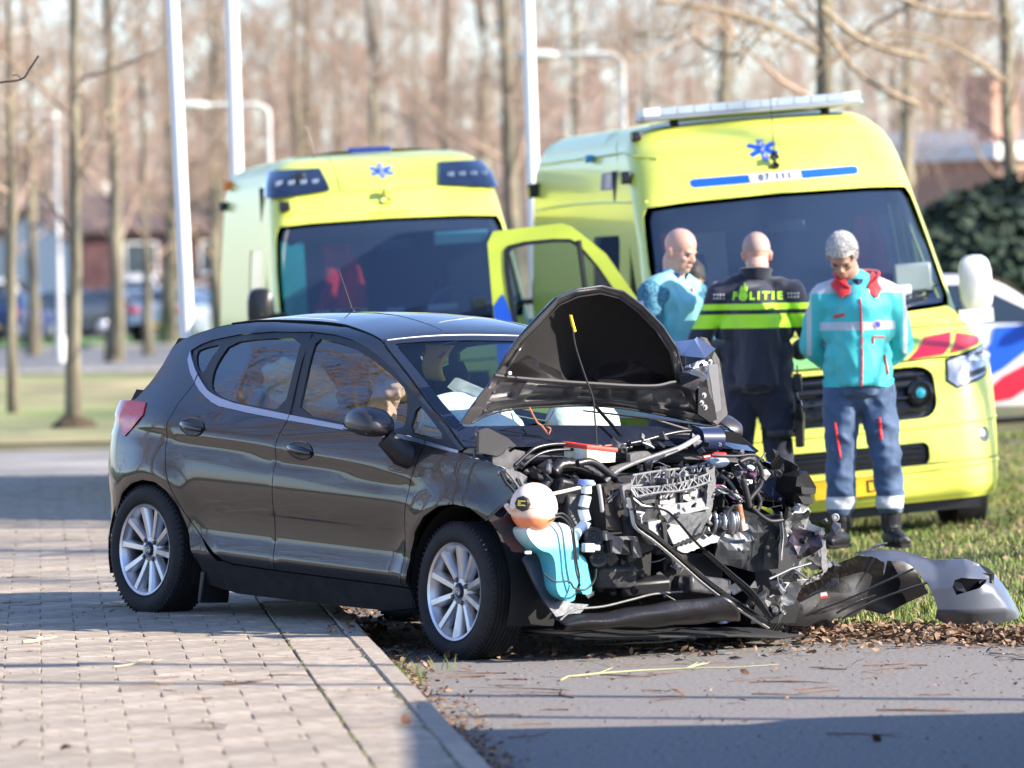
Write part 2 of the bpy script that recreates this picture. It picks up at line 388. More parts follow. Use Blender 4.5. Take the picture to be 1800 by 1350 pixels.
o = rest.obj('tiles', mat('paving_tile_far', (0.29, 0.235, 0.175), 0.92, var=.26, vs=7, bump=.65, bs=130, col2=(0.36, 0.30, 0.235)), pave, smooth=False, autos=None); o['kind'] = 'stuff'
# edge strip of long tiles between the kerb and the mossy joint
for k in range(-3, 40):
    a = k*.60
    if kp(a, 0)[1] > 46: break
    g = G(); tile_geo(g, a+.3, .237, .596, .268); o = g.obj('tile', TILE, pave, smooth=False, autos=None)
kerb = empty('kerb'); kerb['kind'] = 'structure'; KM = mat('kerb_stone', (0.32, 0.265, 0.205), 0.9, objvar=.1, var=.25, vs=7, bump=.6, bs=110)
for k in range(-4, 31):
    a = k*1.0; g = G(); L = .994
    prof = [(0, -.05), (0, .108), (.012, .122), (.088, .124), (.097, .118), (.097, -.05)]
    off = random.uniform(-.004, .004); P = []
    for s in (0, 1):
        for b, z in prof: P.append(kp(a+s*L, b+off*s, z))
    n = len(prof); g.add(P, [(i, i+1, i+1+n, i+n) for i in range(n-1)]+[tuple(range(n-1, -1, -1)), tuple(range(n, 2*n))])
    g.obj('kerb_stone', KM, kerb, smooth=False, autos=None)
# moss in the joints
MOSS = mat('moss', (0.10, 0.11, 0.045), 1.0, col2=(0.16, 0.15, 0.06), vs=40, var=.3, bump=.8, bs=200)
def moss_line(b, a0, a1, dens, wmax):
    V = []; F = []
    g = G(); a = a0
    while a < a1:
        a += random.expovariate(dens)
        if mnoise.noise((a*.8, b*7, 3)) < -.12: continue
        p = kp(a, b+random.gauss(0, wmax), .121); s = random.uniform(.006, .020); h = random.uniform(.004, .011)
        n = 5; P = [(p[0]+s*math.cos(i*1.257+a)*random.uniform(.6, 1.2), p[1]+s*1.6*math.sin(i*1.257+a)*random.uniform(.6, 1.2), .114) for i in range(n)]+[(p[0], p[1], p[2]-.002+h)]
        g.add(P, [(i, (i+1) % n, n) for i in range(n)])
    return g
mg = G()
for b, dens, wm in ((.376, 9, .003), (.105, 8, .003)):
    q = moss_line(b, -1.5, 22, dens, wm); mg.add(q.v, q.f)
for c in range(14):
    b = .385+c*(S+PJ)-(0)
    for r in range(-2, 60):
        if random.random() < .33:
            bb = b if r % 2 == 0 else b+S/2+.003
            for _ in range(random.randint(1, 4)):
                a = r*(S+PJ)+random.uniform(-.15, .15); p = kp(a, bb+random.gauss(0, .002), .114); s = random.uniform(.004, .009)
                mg.add([(p[0]+s*math.cos(i*1.257), p[1]+s*2*math.sin(i*1.257), p[2]) for i in range(5)]+[(p[0], p[1], .123)], [(i, (i+1) % 5, 5) for i in range(5)])
o = mg.obj('joint_moss', MOSS, pave, autos=None); o['kind'] = 'stuff'
# grass blades beside the street
def surf_z(X, Y):
    bb = (np.array([X, Y])-K0)@KN; 
    if bb > 0 and Y < 46.9: return .121
    if X < edge_x(Y) and Y < 47: return .001
    return gz(X, Y)
def blades(name, n, fx, mtl, h0, h1, wid):
    P = np.zeros((n, 5, 3), np.float32)
    for i in range(n):
        x, y = fx(); z = gz(x, y); h = random.uniform(h0, h1); a = random.uniform(0, 2*PI); l = random.uniform(.1, 1.1)*h; w = wid*random.uniform(.6, 1.3)
        dx, dy = math.cos(a), math.sin(a); sx, sy = -dy*w, dx*w
        P[i] = [(x-sx, y-sy, z-.01), (x+sx, y+sy, z-.01), (x+sx*.8+dx*l*.35, y+sy*.8+dy*l*.35, z+h*.6), (x-sx*.8+dx*l*.35, y-sy*.8+dy*l*.35, z+h*.6), (x+dx*l, y+dy*l, z+h)]
    me = bpy.data.meshes.new(name); F = []
    for i in range(n): k = i*5; F.append((k, k+1, k+2, k+3)); F.append((k+3, k+2, k+4))
    me.from_pydata(P.reshape(-1, 3).tolist(), [], F); me.materials.append(mtl); me.polygons.foreach_set('use_smooth', [True]*len(F)); o = link(name, me); o['kind'] = 'stuff'; return o
def fx():
    while True:
        y = 25.8+ (random.random()**1.7)*26; x = random.uniform(-.4, 5.2)
        if x < edge_x(y)+.02 or x > y*.098+.3: continue
        if mnoise.noise((x*1.1, y*.7, 9)) < random.uniform(-.75, .25): continue
        return x, y
GB = mat('grass_blade', (0.10, 0.175, 0.022), 0.75, col2=(0.20, 0.23, 0.06), vs=3, var=.4)
GD = mat('dry_grass_blade', (0.34, 0.26, 0.12), 0.8, var=.3, vs=5)
blades('grass', 62000, fx, GB, .018, .052, .003)
blades('dry_grass', 13000, fx, GD, .015, .045, .003)
def fx2():
    y = random.uniform(57.5, 80); return random.uniform(-9, 8), y

# ---------------------------------------------------------------- the crashed car (x forward, y left, z up)
car = empty('crashed_car'); car.matrix_world = Matrix([(0.598015, 0.799164, 0.060947, -1.098133), (-0.800304, 0.599531, -0.008692, 27.582320), (-0.043486, -0.043578, 0.998103, 0.072162), (0.000000, 0.000000, 0.000000, 1.000000)])
tag(car, 'dark grey five-door hatchback with its front end torn off and bonnet propped open', 'car')
_w = smooth_interp([.12, .2, .27, .335, .36, .42, .5, .6, .68, .74, .80, .86, .92, .97, 1.02, 1.1, 1.2, 1.3, 1.36, 1.40, 1.425, 1.445], [.770, .80, .828, .852, .850, .838, .842, .860, .868, .866, .861, .858, .846, .828, .806, .775, .735, .692, .662, .630, .592, .53])
def Wd(x, z):
    w = _w(z)
    d = z-(.905-.058*(x-.3)); w += .0075*math.exp(-(d/.05)**2)*(1 if d < 0 else 1)*min(1, max(0, (2.35-x)/.4))*min(1, max(0, (x+.2)/.3))-.0085*math.exp(-((d+.062)/.035)**2)*min(1, max(0, (2.3-x)/.4))
    for cx, cz in ((0.0, .31), (2.49, .31)):
        r = math.hypot(x-cx, z-cz); w += .016*math.exp(-((r-.375)/.085)**2)*(1 if z > .3 else 0.4)*(1 if r > .375 else 1)
    if x < .2: w -= .10*((.2-x)/.85)**2.2
    if x < -.30: w -= 1.1*(-.30-x)**2
    if x > 2.3: w -= .13*((x-2.3)/.85)**2+(.0 if z > .9 else 0)
    if x < .55: w -= max(0, z-1.0)*.16*(.55-x)
    return w
def SR(u, v, o): return (u, -(Wd(u, v)+o), v)
def SL(u, v, o): return (u, (Wd(u, v)+o), v)
FRAME = mat('window_frame_black', (0.010, 0.010, 0.012), 0.38)
CG = glassmat('car_side_glass', (0.45, 0.52, 0.50), ior=1.95)
CWS = glassmat('car_windscreen', (0.86, 0.95, 0.92), ior=1.38)
frame_top = [(.090, 1.273), (.14, 1.297), (.229, 1.322), (.437, 1.356), (.699, 1.38), (.98, 1.391), (1.197, 1.385), (1.353, 1.368), (1.519, 1.332), (1.639, 1.296), (1.768, 1.247), (1.906, 1.188), (2.04, 1.128), (2.20, 1.060), (2.469, .922)]
chrome_lo = [(.071, 1.262), (.078, 1.227), (.155, 1.165), (.232, 1.12), (.309, 1.080), (.418, 1.040), (.514, 1.020), (.795, 1.000), (1.1, .985), (1.639, .962), (2.06, .947), (2.209, .936), (2.458, .911)]
chrome_up = [(.071, 1.262), (.112, 1.232), (.185, 1.183), (.262, 1.138), (.362, 1.090), (.466, 1.062), (.629, 1.040), (1.107, 1.010), (1.627, .982), (2.052, .966), (2.471, .922)]
qglass = [(.12, 1.262), (.17, 1.282), (.315, 1.308), (.27, 1.232), (.265, 1.175), (.235, 1.165), (.166, 1.205)]
rglass = [(.389, 1.315), (.637, 1.346), (.955, 1.363), (.985, 1.241), (1.030, 1.024), (.775, 1.036), (.56, 1.050), (.45, 1.070), (.375, 1.102), (.342, 1.170), (.346, 1.233)]
fglass = [(1.072, 1.364), (1.182, 1.358), (1.343, 1.341), (1.497, 1.308), (1.637, 1.267), (1.791, 1.215), (1.926, 1.158), (1.977, 1.079), (2.005, .978), (1.626, .992), (1.15, 1.018), (1.125, 1.143), (1.088, 1.27)]
fq = [(2.035, 1.112), (2.156, 1.055), (2.340, .966), (2.224, .962), (2.050, .975)]
seam_r = [(.232, 1.12), (.165, 1.02), (.145, .93), (.150, .80), (.184, .701), (.236, .612), (.325, .513), (.47, .397), (.579, .335), (.652, .305), (.72, .294), (1.08, .290)]
seam_m = [(1.1, .985), (1.075, .916), (1.068, .801), (1.064, .737), (1.061, .54), (1.063, .40), (1.08, .290)]
seam_f = [(2.209, .936), (2.188, .885), (2.145, .776), (2.108, .62), (2.101, .45), (2.100, .33), (2.094, .291)]
archr = [(-.33, .24), (-.33, .40), (-.30, .49), (-.233, .562), (-.134, .615), (-.02, .64), (.095, .636), (.19, .602), (.275, .535), (.352, .440), (.395, .36), (.43, .28), (.451, .215)]
archf = [(2.150, .225), (2.142, .33), (2.152, .443), (2.195, .54), (2.27, .615), (2.38, .667), (2.490, .684), (2.60, .675), (2.694, .628)]
fend = [(2.694, .628), (2.78, .70), (2.885, .775), (2.84, .83), (2.754, .866), (2.65, .886), (2.536, .902), (2.472, .914), (2.455, .911)]
chl = lambda a, b: [p for p in chrome_lo if a <= p[0] <= b]
def car_side(S, right):
    sgn = '' if right else ''
    # quarter panel with the roof side rail, up to the A pillar
    top = [(2.50, .930), (2.32, 1.025), (2.15, 1.102), (2.04, 1.157), (1.92, 1.217), (1.78, 1.283), (1.66, 1.338), (1.59, 1.372), (1.479, 1.398), (1.32, 1.419), (1.151, 1.434), (.961, 1.438), (.696, 1.430), (.436, 1.417), (.277, 1.40), (.068, 1.355), (-.06, 1.315), (-.105, 1.287), (-.125, 1.262)]
    rear = [(-.13, 1.20), (-.16, 1.126), (-.20, 1.07), (-.25, 1.02), (-.33, 1.00), (-.42, .985)]
    low = [(-.45, .90), (-.47, .80), (-.50, .70), (-.54, .60), (-.57, .50), (-.55, .40), (-.50, .30), (-.40, .235)]
    p = [(2.455, .911)]+[(2.50, .930)]+top[1:]+rear+low+archr+[(.60, .205), (.62, .262)]+[(.60, .300), (.53, .345)]+seam_r[::-1][4:]+[q for q in chrome_lo[::-1] if q[0] < .232]+frame_top
    panel('quarter_panel', p, S, PAINT, car, step=.05, rim=.02)
    panel('sill', [(.451, .215), (.40, .18), (.70, .150), (1.30, .155), (1.90, .165), (2.15, .20), (2.150, .225), (2.142, .285), (2.094, .289), (1.08, .288), (.72, .292), (.652, .303), (.60, .30)], S, mat('dusty_sill', (.022, .021, .022), .45, .3, var=.3, vs=6), car, step=.06, rim=.05, off=.002)
    d = panel('rear_door', seam_r[::-1]+[q for q in chrome_lo if .232 < q[0] < 1.1]+seam_m, S, PAINT, car, step=.045)
    dr = panel('front_door', [seam_m[-1]]+seam_m[::-1][1:]+[q for q in chrome_lo if 1.1 < q[0] < 2.2]+seam_f, S, PAINT, car, step=.045)
    # black frame with the panes set in
    fr = [(.085, 1.262)]+frame_top+chrome_up[::-1][0:-1]
    panel('window_frame', fr, S, FRAME, car, holes=[qglass, rglass, fglass, fq], off=-.006, step=.05, gap=.0, rim=.014, hs=1)
    panel('quarter_window', resamp(qglass, .03), S, CG, car, off=-.014, gap=-.004, rim=0)
    panel('rear_window', resamp(rglass, .03), S, CG, car, off=-.014, gap=-.004, rim=0, step=.06)
    panel('front_window', resamp(fglass, .03), S, CG, car, off=-.014, gap=-.004, rim=0, step=.06)
    panel('quarter_window', resamp(fq, .03), S, CG, car, off=-.014, gap=-.004, rim=0)
    for a, b in ((.05, .225), (.235, 1.098), (1.104, 2.2), (2.212, 2.48)):
        q = [p for p in chrome_lo if a < p[0] < b]; t = [p for p in chrome_up if a < p[0] < b]
        lo = lambda x: interp(x, [c[0] for c in chrome_lo], [c[1] for c in chrome_lo]); up = lambda x: interp(x, [c[0] for c in chrome_up], [c[1] for c in chrome_up])
        X = np.linspace(max(a, .072), min(b, 2.465), 14); q = [(x, lo(x)) for x in X]+[(x, max(up(x), lo(x)+.006)) for x in X[::-1]]
        panel('waist_trim', q, S, CHROME, car, off=.004, gap=0, rim=.010, step=.05)
    return d, dr
dR, dF = car_side(SR, True); car_side(SL, False)
# seams on the frame between the doors
g = G(); g.tube([SR(1.096+.0*(z-1), z, -.0035) for z in (1.0,)]+[SR(x, z, -.0035) for x, z in ((1.068, 1.12), (1.036, 1.25), (1.010, 1.385))], .0022, 5)
g.obj('door_gap', BLKM, car)
# right front wing: cut off diagonally ahead of the wheel
panel('front_wing', [seam_f[-1], (2.142, .289)]+archf[1:]+fend[1:]+[(2.458, .911), (2.209, .936)]+seam_f[1:-1], SR, PAINT, car, step=.04, rim=.02)
panel('front_wing', [seam_f[-1], (2.142, .289)]+archf[1:]+[(2.72, .66), (2.76, .74), (2.70, .86), (2.60, .89), (2.458, .911), (2.209, .936)]+seam_f[1:-1], SL, PAINT, car, step=.05, rim=.02)
# wing edge fold, thin bright torn edge
g = G(); g.tube([SR(u, v, -.004) for u, v in fend[:6]], .004, 6, flat=.6); g.obj('wing_edge', STEEL, car)
# inner shell so nothing shows through the gaps
def shell(S, x0, x1, z0, z1, o=-.03, nx=24, nz=10, m=BLKM, name='inner_panel'):
    g = G(); g.grid(lambda u, v: S(x0+(x1-x0)*u, z0+(z1-z0)*v, o), nx, nz); return g.obj(name, m, car, autos=None)
for S in (SR, SL):
    shell(S, .45, 2.12, .20, .95); shell(S, -.35, .45, .66, 1.06, nx=8, nz=6); shell(S, 2.1, 2.62, .72, .87, nx=8, nz=3)
    s = -1 if S is SR else 1
    for cx, r in ((0, .375), (2.49, .372)):      # wheel housings
        g = G(); g.grid(lambda u, v: (cx+r*math.cos(PI*(1.12-1.24*u)), s*(.56+.262*v), .31+r*math.sin(PI*(1.12-1.24*u))*(1.0)), 20, 2); g.grid(lambda u, v: (cx+r*v*math.cos(PI*(1.12-1.24*u)), s*.56, .31+r*v*math.sin(PI*(1.12-1.24*u))), 20, 1)
        g.obj('wheel_housing', BLKM, car)
# floor pan, rear axle beam, mud flap, exhaust box
g = G(); g.box((1.15, 0, .22), (2.5, 1.5, .05)); g.box((1.2, 0, .19), (2.3, .22, .05)); g.obj('floor_pan', BLKM, car, smooth=False)
g = G(); g.tube([(.05, -.62, .27), (.18, -.3, .25), (.18, .3, .25), (.05, .62, .27)], .035, 8); g.box((.02, -.58, .3), (.5, .06, .07)); g.box((.02, .58, .3), (.5, .06, .07)); g.obj('rear_axle', BLKM, car)
g = G(); g.box((.44, -.745, .165), (.03, .16, .15), rot=(0, .12, 0)); g.obj('mud_flap', BLK, car, bevel=.006)
# roof skin with its two joints, and the rear end
ztop = smooth_interp([-.13, -.06, .1, .28, .6, .96, 1.15, 1.32, 1.48, 1.6], [1.29, 1.315, 1.362, 1.402, 1.432, 1.439, 1.435, 1.420, 1.398, 1.372])
def hw(x):  # half width of the roof skin at its edge
    return Wd(x, ztop(x)-.006)
def roofp(x, t, o=0): 
    z = ztop(x)-.004; h = hw(x); crown = interp(x, [-.15, .3, 1.0, 1.6], [.035, .05, .062, .062])
    return (x, -h*t, z+crown*(1-abs(t)**2.4)+o)
def hx(t): return 1.598-.0*t+.065*(t*t-1)*-1.0-.065*0   # header line bows forward at the middle
g = G(); 
def rf(u, v): t = 1-2*v; x1 = 1.598+.05*(1-t*t); x = -.04+(x1+.04)*u; xx = min(x, 1.598); p = roofp(xx, t); return (x, p[1], p[2]-(x-xx)*.42)
def rf1(u, v): t = 1-2*v; x1 = 1.598+.05*(1-t*t); x = .30+(x1-.30)*u; xx = min(x, 1.598); p = roofp(xx, t); return (x, p[1], p[2]-(x-xx)*.42)
g.grid(rf1, 34, 26); g.obj('roof', PAINT, car, autos=None)
g = G(); g.grid(lambda u, v: rf(u*.203, v), 8, 26); g.obj('roof_spoiler', PAINT, car, autos=None)
g = G(); g.tube([roofp(.302, t, .001) for t in np.linspace(-.97, .97, 20)], .003, 5)
for s in (-1, 1): g.tube([(x, s*(hw(x)-.006), ztop(x)+.0) for x in np.linspace(.3, 1.59, 14)], .004, 5)
g.obj('roof_joint', BLKM, car)
g = G(); g.grid(lambda u, v: (lambda p: (p[0], p[1]*.97, p[2]-.03))(roofp(.1+1.5*u, 1-2*v)), 12, 10); g.obj('headliner', mat('headliner_cloth', (.45, .45, .43), .9), car, autos=None)
# raised centre pressing line in the roof
g = G()
for s in (-1, 1): g.tube([roofp(x, s*.46, .0) for x in np.linspace(.36, 1.56, 14)], .004, 6, flat=.6)
g.obj('roof_pressing', PAINT, car)
g = G(); a0 = roofp(.42, -.0); g.lathe([(.0, -.004), (.026, -.002), (.024, .008), (.012, .02), (.006, .028), (0, .03)], (a0[0], a0[1], a0[2]), n=12); g.tube([(a0[0], a0[1], a0[2]+.015), (a0[0]-.13, a0[1], a0[2]+.215)], [.0045, .0025], 6); g.obj('roof_aerial', BLK, car)
# tailgate, rear bumper, rear glass (the back is turned away from the street)
def back(zz, xr):
    def f(u, v):
        z = zz[0]+(zz[1]-zz[0])*v; x0 = interp(z, [.235, .3, .4, .5, .6, .7, .8, .9, .985, 1.0, 1.02, 1.07, 1.126, 1.2, 1.262, 1.29], [-.40, -.50, -.55, -.57, -.54, -.50, -.47, -.45, -.42, -.33, -.25, -.20, -.16, -.13, -.125, -.11])
        h = Wd(x0, z); t = 2*u-1; dx = interp(z, [.2, .45, .7, .9, 1.0, 1.15, 1.29], [.12, .16, .14, .15, .20, .18, .12]); a = abs(t)
        return (x0-dx*(1-a**3.0), -h*t*-1 if False else h*t, z)
    return f
g = G(); g.grid(back((.235, .62), 0), 28, 10); g.obj('rear_bumper', PAINT, car, autos=None)
g = G(); g.grid(back((.62, .985), 0), 28, 8); g.obj('tailgate', PAINT, car, autos=None)
g = G(); g.grid(back((.985, 1.262), 0), 28, 8); g.obj('rear_screen', mat('dark_screen', (.01, .012, .014), .05, coat=1), car, autos=None)
g = G(); g.grid(back((1.262, 1.318), 0), 28, 2); g.obj('tailgate_spoiler', PAINT, car, autos=None)
# tail lamps wrap round the corner
TL = mat('tail_lamp', (.55, .012, .02), .12, coat=.4, col2=(.62, .02, .02), vs=30, thr=(.4, .6), stretch=(1, 1, 4))
for S in (SR, SL):
    panel('tail_lamp', [(-.245, .835), (-.33, .885), (-.44, .93), (-.435, 1.005), (-.28, 1.01), (-.19, 1.012), (-.118, 1.008), (-.095, .945), (-.16, .895)], S, TL, car, off=.006, step=.03, rim=.02)
# windscreen: edge line on the body side, bowed forward across
we = [(1.60, 1.372), (1.66, 1.338), (1.78, 1.283), (1.92, 1.217), (2.04, 1.157), (2.15, 1.102), (2.32, 1.025), (2.50, .930)]
wex = smooth_interp([i/7 for i in range(8)], [p[0] for p in we]); wez = smooth_interp([i/7 for i in range(8)], [p[1] for p in we])
def wsf(u, v, o=0):
    t = 1-2*u; x, z = wex(v), wez(v); h = Wd(x, z)-.004; bow = (.05+.20*v)*(1-t*t)+0; cr = (.058-.0*v)*(1-abs(t)**2.4)*(1-v)+.035*v*(1-t*t)
    return (x+bow+o*.5, -h*t, z+cr-.42*bow*(1-v)*.9+o*.85)
g = G(); g.grid(lambda u, v: wsf(u, v), 30, 20); g.obj('windscreen', CWS, car, autos=None)
g = G()    # black border of the windscreen
for j in range(1): 
    g.grid(lambda u, v: wsf(u, v*.075, .003), 30, 2); g.grid(lambda u, v: wsf(u*.035, v, .003), 2, 20); g.grid(lambda u, v: wsf(1-u*.035, v, .003), 2, 20); g.grid(lambda u, v: wsf(u, 1-v*.13, .003), 30, 2)
g.obj('windscreen_border', mat('frit', (.012, .016, .03), .08), car, autos=None)
for s in (0, 1):
    g = G(); g.tube([wsf(s, v, .006) for v in np.linspace(0, 1, 16)], .007, 6, flat=.7); g.obj('windscreen_seal', BLK, car)
g = G(); g.tube([wsf(u, 0, .004) for u in np.linspace(.01, .99, 24)], .004, 6); g.obj('roof_edge_trim', CHROME, car)
# wipers: one lying across, one flung up
def wiper(p0, p1, p2):
    g = G(); g.tube([p0, p1], [.009, .006], 6); p0, p1, p2 = map(np.array, (p0, p1, p2)); g.tube([p1*2-p2-(0, 0, .0), p1+(0, 0, .004), p2], [.008, .011, .007], 6, flat=.6); g.obj('wiper', BLK, car)
a = np.array(wsf(.47, .45, .09)); wiper(wsf(.42, .97, .03), tuple(a), tuple(a+(-.24, .06, .02)*np.array(1.0)))
wiper(wsf(.80, .98, .03), wsf(.62, .86, .03), wsf(.40, .80, .03))
# door handles: recessed cup and a bar
def handle(cx, cz, rx, rz, parent):
    g = G(); N = 28
    P = []
    for k, (f, o) in enumerate(((1.0, .0015), (.93, -.004), (.75, -.022), (.4, -.030), (.02, -.031))):
        for j in range(N): w = 2*PI*j/N; P.append(SR(cx+rx*f*math.cos(w), cz+rz*f*math.sin(w)-.03*(rx*f*math.cos(w)), o))
    g.add(P, [(k*N+j, k*N+(j+1) % N, (k+1)*N+(j+1) % N, (k+1)*N+j) for k in range(4) for j in range(N)][::1]); h = g.obj('handle_cup', GLOSSBLK, car, autos=None)
    g = G(); g.tube([SR(cx+t*rx*.98, cz+.012-.035*t, .004+.016*(1-t*t)) for t in np.linspace(-1, 1, 13)], [(.010+.012*(1-abs(t)**3), .016+.012*(1-t*t)) for t in np.linspace(-1, 1, 13)], 10, flat=1); g.obj('handle', mat('handle_paint', (.045, .04, .04), .22, .5, coat=1), h)
for cx, cz in ((.36, .915), (1.272, .855)):
    # the cup is drawn into the skin: dark lens on the surface
    g = G(); N = 32; P = [SR(cx, cz, .0022)]+[SR(cx+.098*math.cos(2*PI*j/N), cz+.040*math.sin(2*PI*j/N)-.05*.098*math.cos(2*PI*j/N), .0018) for j in range(N)]
    g.add(P, [(0, 1+(j+1) % N, 1+j) for j in range(N)]); hc = g.obj('handle_cup', GLOSSBLK, car, autos=None)
    g = G(); g.tube([SR(cx, cz, .001)]*0+[SR(cx+.099*math.cos(2*PI*j/N), cz+.041*math.sin(2*PI*j/N)-.05*.099*math.cos(2*PI*j/N), .002) for j in range(N)], .0025, 5, closed=True); g.obj('cup_rim', PAINT, car)
    g = G(); T = np.linspace(-1, 1, 15); g.tube([SR(cx+t*.094, cz+.002-.010*t, .006+.020*(1-t*t)) for t in T], [(.006+.010*(1-abs(t)**3), .010+.008*(1-t*t)) for t in T], 10); g.obj('handle', mat('handle_paint', (.035, .032, .032), .2, .5, coat=1), hc)
# mirror
mc = np.array((1.998, -0.99, 1.006)); g = G()
prof = [(-.135, .030, .045), (-.125, .055, .064), (-.09, .078, .074), (-.03, .088, .078), (.04, .084, .076), (.09, .062, .066), (.118, .03, .045), (.125, .006, .012)]
V = []; n = 20
for dx, rz, ry in prof:
    for j in range(n):
        w = 2*PI*j/n; c, s = math.cos(w), math.sin(w); c = math.copysign(abs(c)**.75, c); s = math.copysign(abs(s)**.75, s)
        V.append(mc+np.array([dx, ry*c*1.15-.12*dx, rz*s*(.88 if s > 0 else .62)-.05*dx+.004]))
g.add(V, [(i*n+j, i*n+(j+1) % n, (i+1)*n+(j+1) % n, (i+1)*n+j) for i in range(len(prof)-1) for j in range(n)]+[tuple(range(n))[::-1], tuple(range((len(prof)-1)*n, len(prof)*n))])
mir = g.obj('door_mirror', mat('mirror_paint', (.045, .042, .045), .42, .4, coat=.3, coat_r=.2), car, autos=50)
g = G(); g.tube([mc+(.07, .03, -.05), mc+(.10, .10, -.12), mc+(.115, .155, -.135)], [(.03, .045), (.032, .055), (.04, .06)], 12); g.obj('mirror_foot', BLK, mir)
g = G(); V = [mc+(-.136, .05*c*1.1, .028*s) for c, s in [(math.cos(2*PI*j/16), math.sin(2*PI*j/16)) for j in range(16)]]; g.add(V, [tuple(range(16))]); g.obj('mirror_glass', mat('mirror', (.8, .8, .8), .02, 1), mir)
g = G(); g.tube([mc+(dx, -.09*math.cos(dx*4)-.12*dx*1, -.028-.05*dx) for dx in np.linspace(-.12, .10, 9)], .003, 5); g.obj('mirror_joint', BLKM, mir)
mc2 = mc*np.array([1, -1, 1]); o = link('door_mirror', mir.data.copy(), car)
for v in o.data.vertices: v.co.y = -v.co.y
o.data.flip_normals()
# wheels: y axis is the axle, outer face towards -y
def wheel(loc, steer=0.0, side=-1, camber=0.0, phase=0.0):
    w = empty('wheel', loc, 0, car); w.rotation_euler = (camber, phase, steer+(0 if side < 0 else PI))
    g = G(); prof = [(.215, .075), (.222, .092), (.240, .103), (.268, .107), (.292, .098), (.305, .082)]
    tr = []
    for k in range(9): y = .082-.0205*k; tr += [(.3085, y-.002), (.3095, y-.0085), (.3085, y-.0155), (.302, y-.0165), (.302, y-.0195)] if k < 8 else []
    prof = [(.215, -.075), (.222, -.092), (.240, -.103), (.268, -.107), (.292, -.098), (.305, -.084)]+[(r, -y) for r, y in tr]+[(.305, .084), (.292, .098), (.268, .107), (.240, .103), (.215, .08)]
    g.lathe(prof, axis='Y', n=72)
    for k in range(72):       # shoulder tread blocks
        a = 2*PI*k/72
        for s in (-1, 1): g.box((.3025*math.cos(a), s*.080, .3025*math.sin(a)), (.016, .030, .006), rot=Matrix.Rotation(-a, 3, 'Y') @ Matrix.Rotation(s*.25, 3, 'X'))
    g.obj('tyre', RUB, w, autos=50)
    g = G(); g.lathe([(.196, .09), (.190, .02), (.188, -.05), (.198, -.075), (.205, -.092), (.2175, -.097), (.220, -.088), (.216, -.078)], axis='Y', n=64)
    # spokes
    for k in range(10):
        a = 2*PI*k/10+.05; ca, sa = math.cos(a), math.sin(a); pair = .0
        def P(r, t, y): return (r*ca-t*sa, y, r*sa+t*ca)
        V = []; T = np.linspace(0, 1, 7)
        for t in T:
            r = .048+t*.158; wd_ = .0125+.0035*t; y0 = -.066-.024*t**1.2; dep = .030+.012*t
            V += [P(r, -wd_*1.55, y0+dep), P(r, -wd_, y0+.003), P(r, -wd_*.80, y0), P(r, wd_*.80, y0), P(r, wd_, y0+.003), P(r, wd_*1.55, y0+dep)]
        g.add(V, [(i*6+j, i*6+j+1, (i+1)*6+j+1, (i+1)*6+j) for i in range(6) for j in range(5)])
    g.lathe([(.078, -.02), (.073, -.052), (.060, -.066), (.040, -.070), (.034, -.062), (.028, -.055), (0, -.055)], axis='Y', n=30)
    g.obj('rim', ALLOY, w, autos=35)
    g = G(); g.lathe([(.0275, -.058), (.0275, -.072), (.024, -.077), (0, -.078)], axis='Y', n=24); cp_ = g.obj('hub_cap', mat('hub_blue', (.01, .016, .05), .25, .3), w)
    g = G()
    V, F = text_mesh('Ford', .019); g.add([(x, -.0792, z) for x, z, _ in [(v[0], v[1], 0) for v in V]], F)
    N = 28
    for j in range(N):
        a, b = 2*PI*j/N, 2*PI*(j+1)/N; g.add([(rx*math.cos(q), -.0790, rz*math.sin(q)) for q in (a, b) for rx, rz in ((.0215, .0115), (.0228, .0128))], [(0, 1, 3, 2)])
    g.obj('badge', mat('badge_silver', (.7, .7, .72), .3, .8), w, smooth=False)
    for k in range(4):
        a = PI/4+k*PI/2+.05; c = (.054*math.cos(a), 0, .054*math.sin(a)); g = G(); g.lathe([(.0145, -.060), (.0145, -.066), (.011, -.0655), (.0105, -.073), (.008, -.0765), (0, -.077)], c, 'Y', 12); g.obj('wheel_nut', mat('nut', (.10, .09, .09), .4, .7), w)
    g = G(); g.lathe([(.0, .0), (.11, .0), (.135, -.004), (.138, .012), (.05, .015), (.05, .06), (0, .06)], axis='Y', n=36); g.box((.10, 0.01, .07), (.12, .07, .10), rot=(0, .6, 0)); g.obj('brake_disc', mat('brake_iron', (.10, .09, .085), .55, .7, var=.3, vs=20), w)
    return w
wheel((0, -.762, .31), 0, -1, 0, .12)
wheel((2.493, -.757, .30), -.06, -1, .0, .35)
w = wheel((0.0, .745, .245), 0, 1); wheel((2.49, .74, .34), .1, 1)
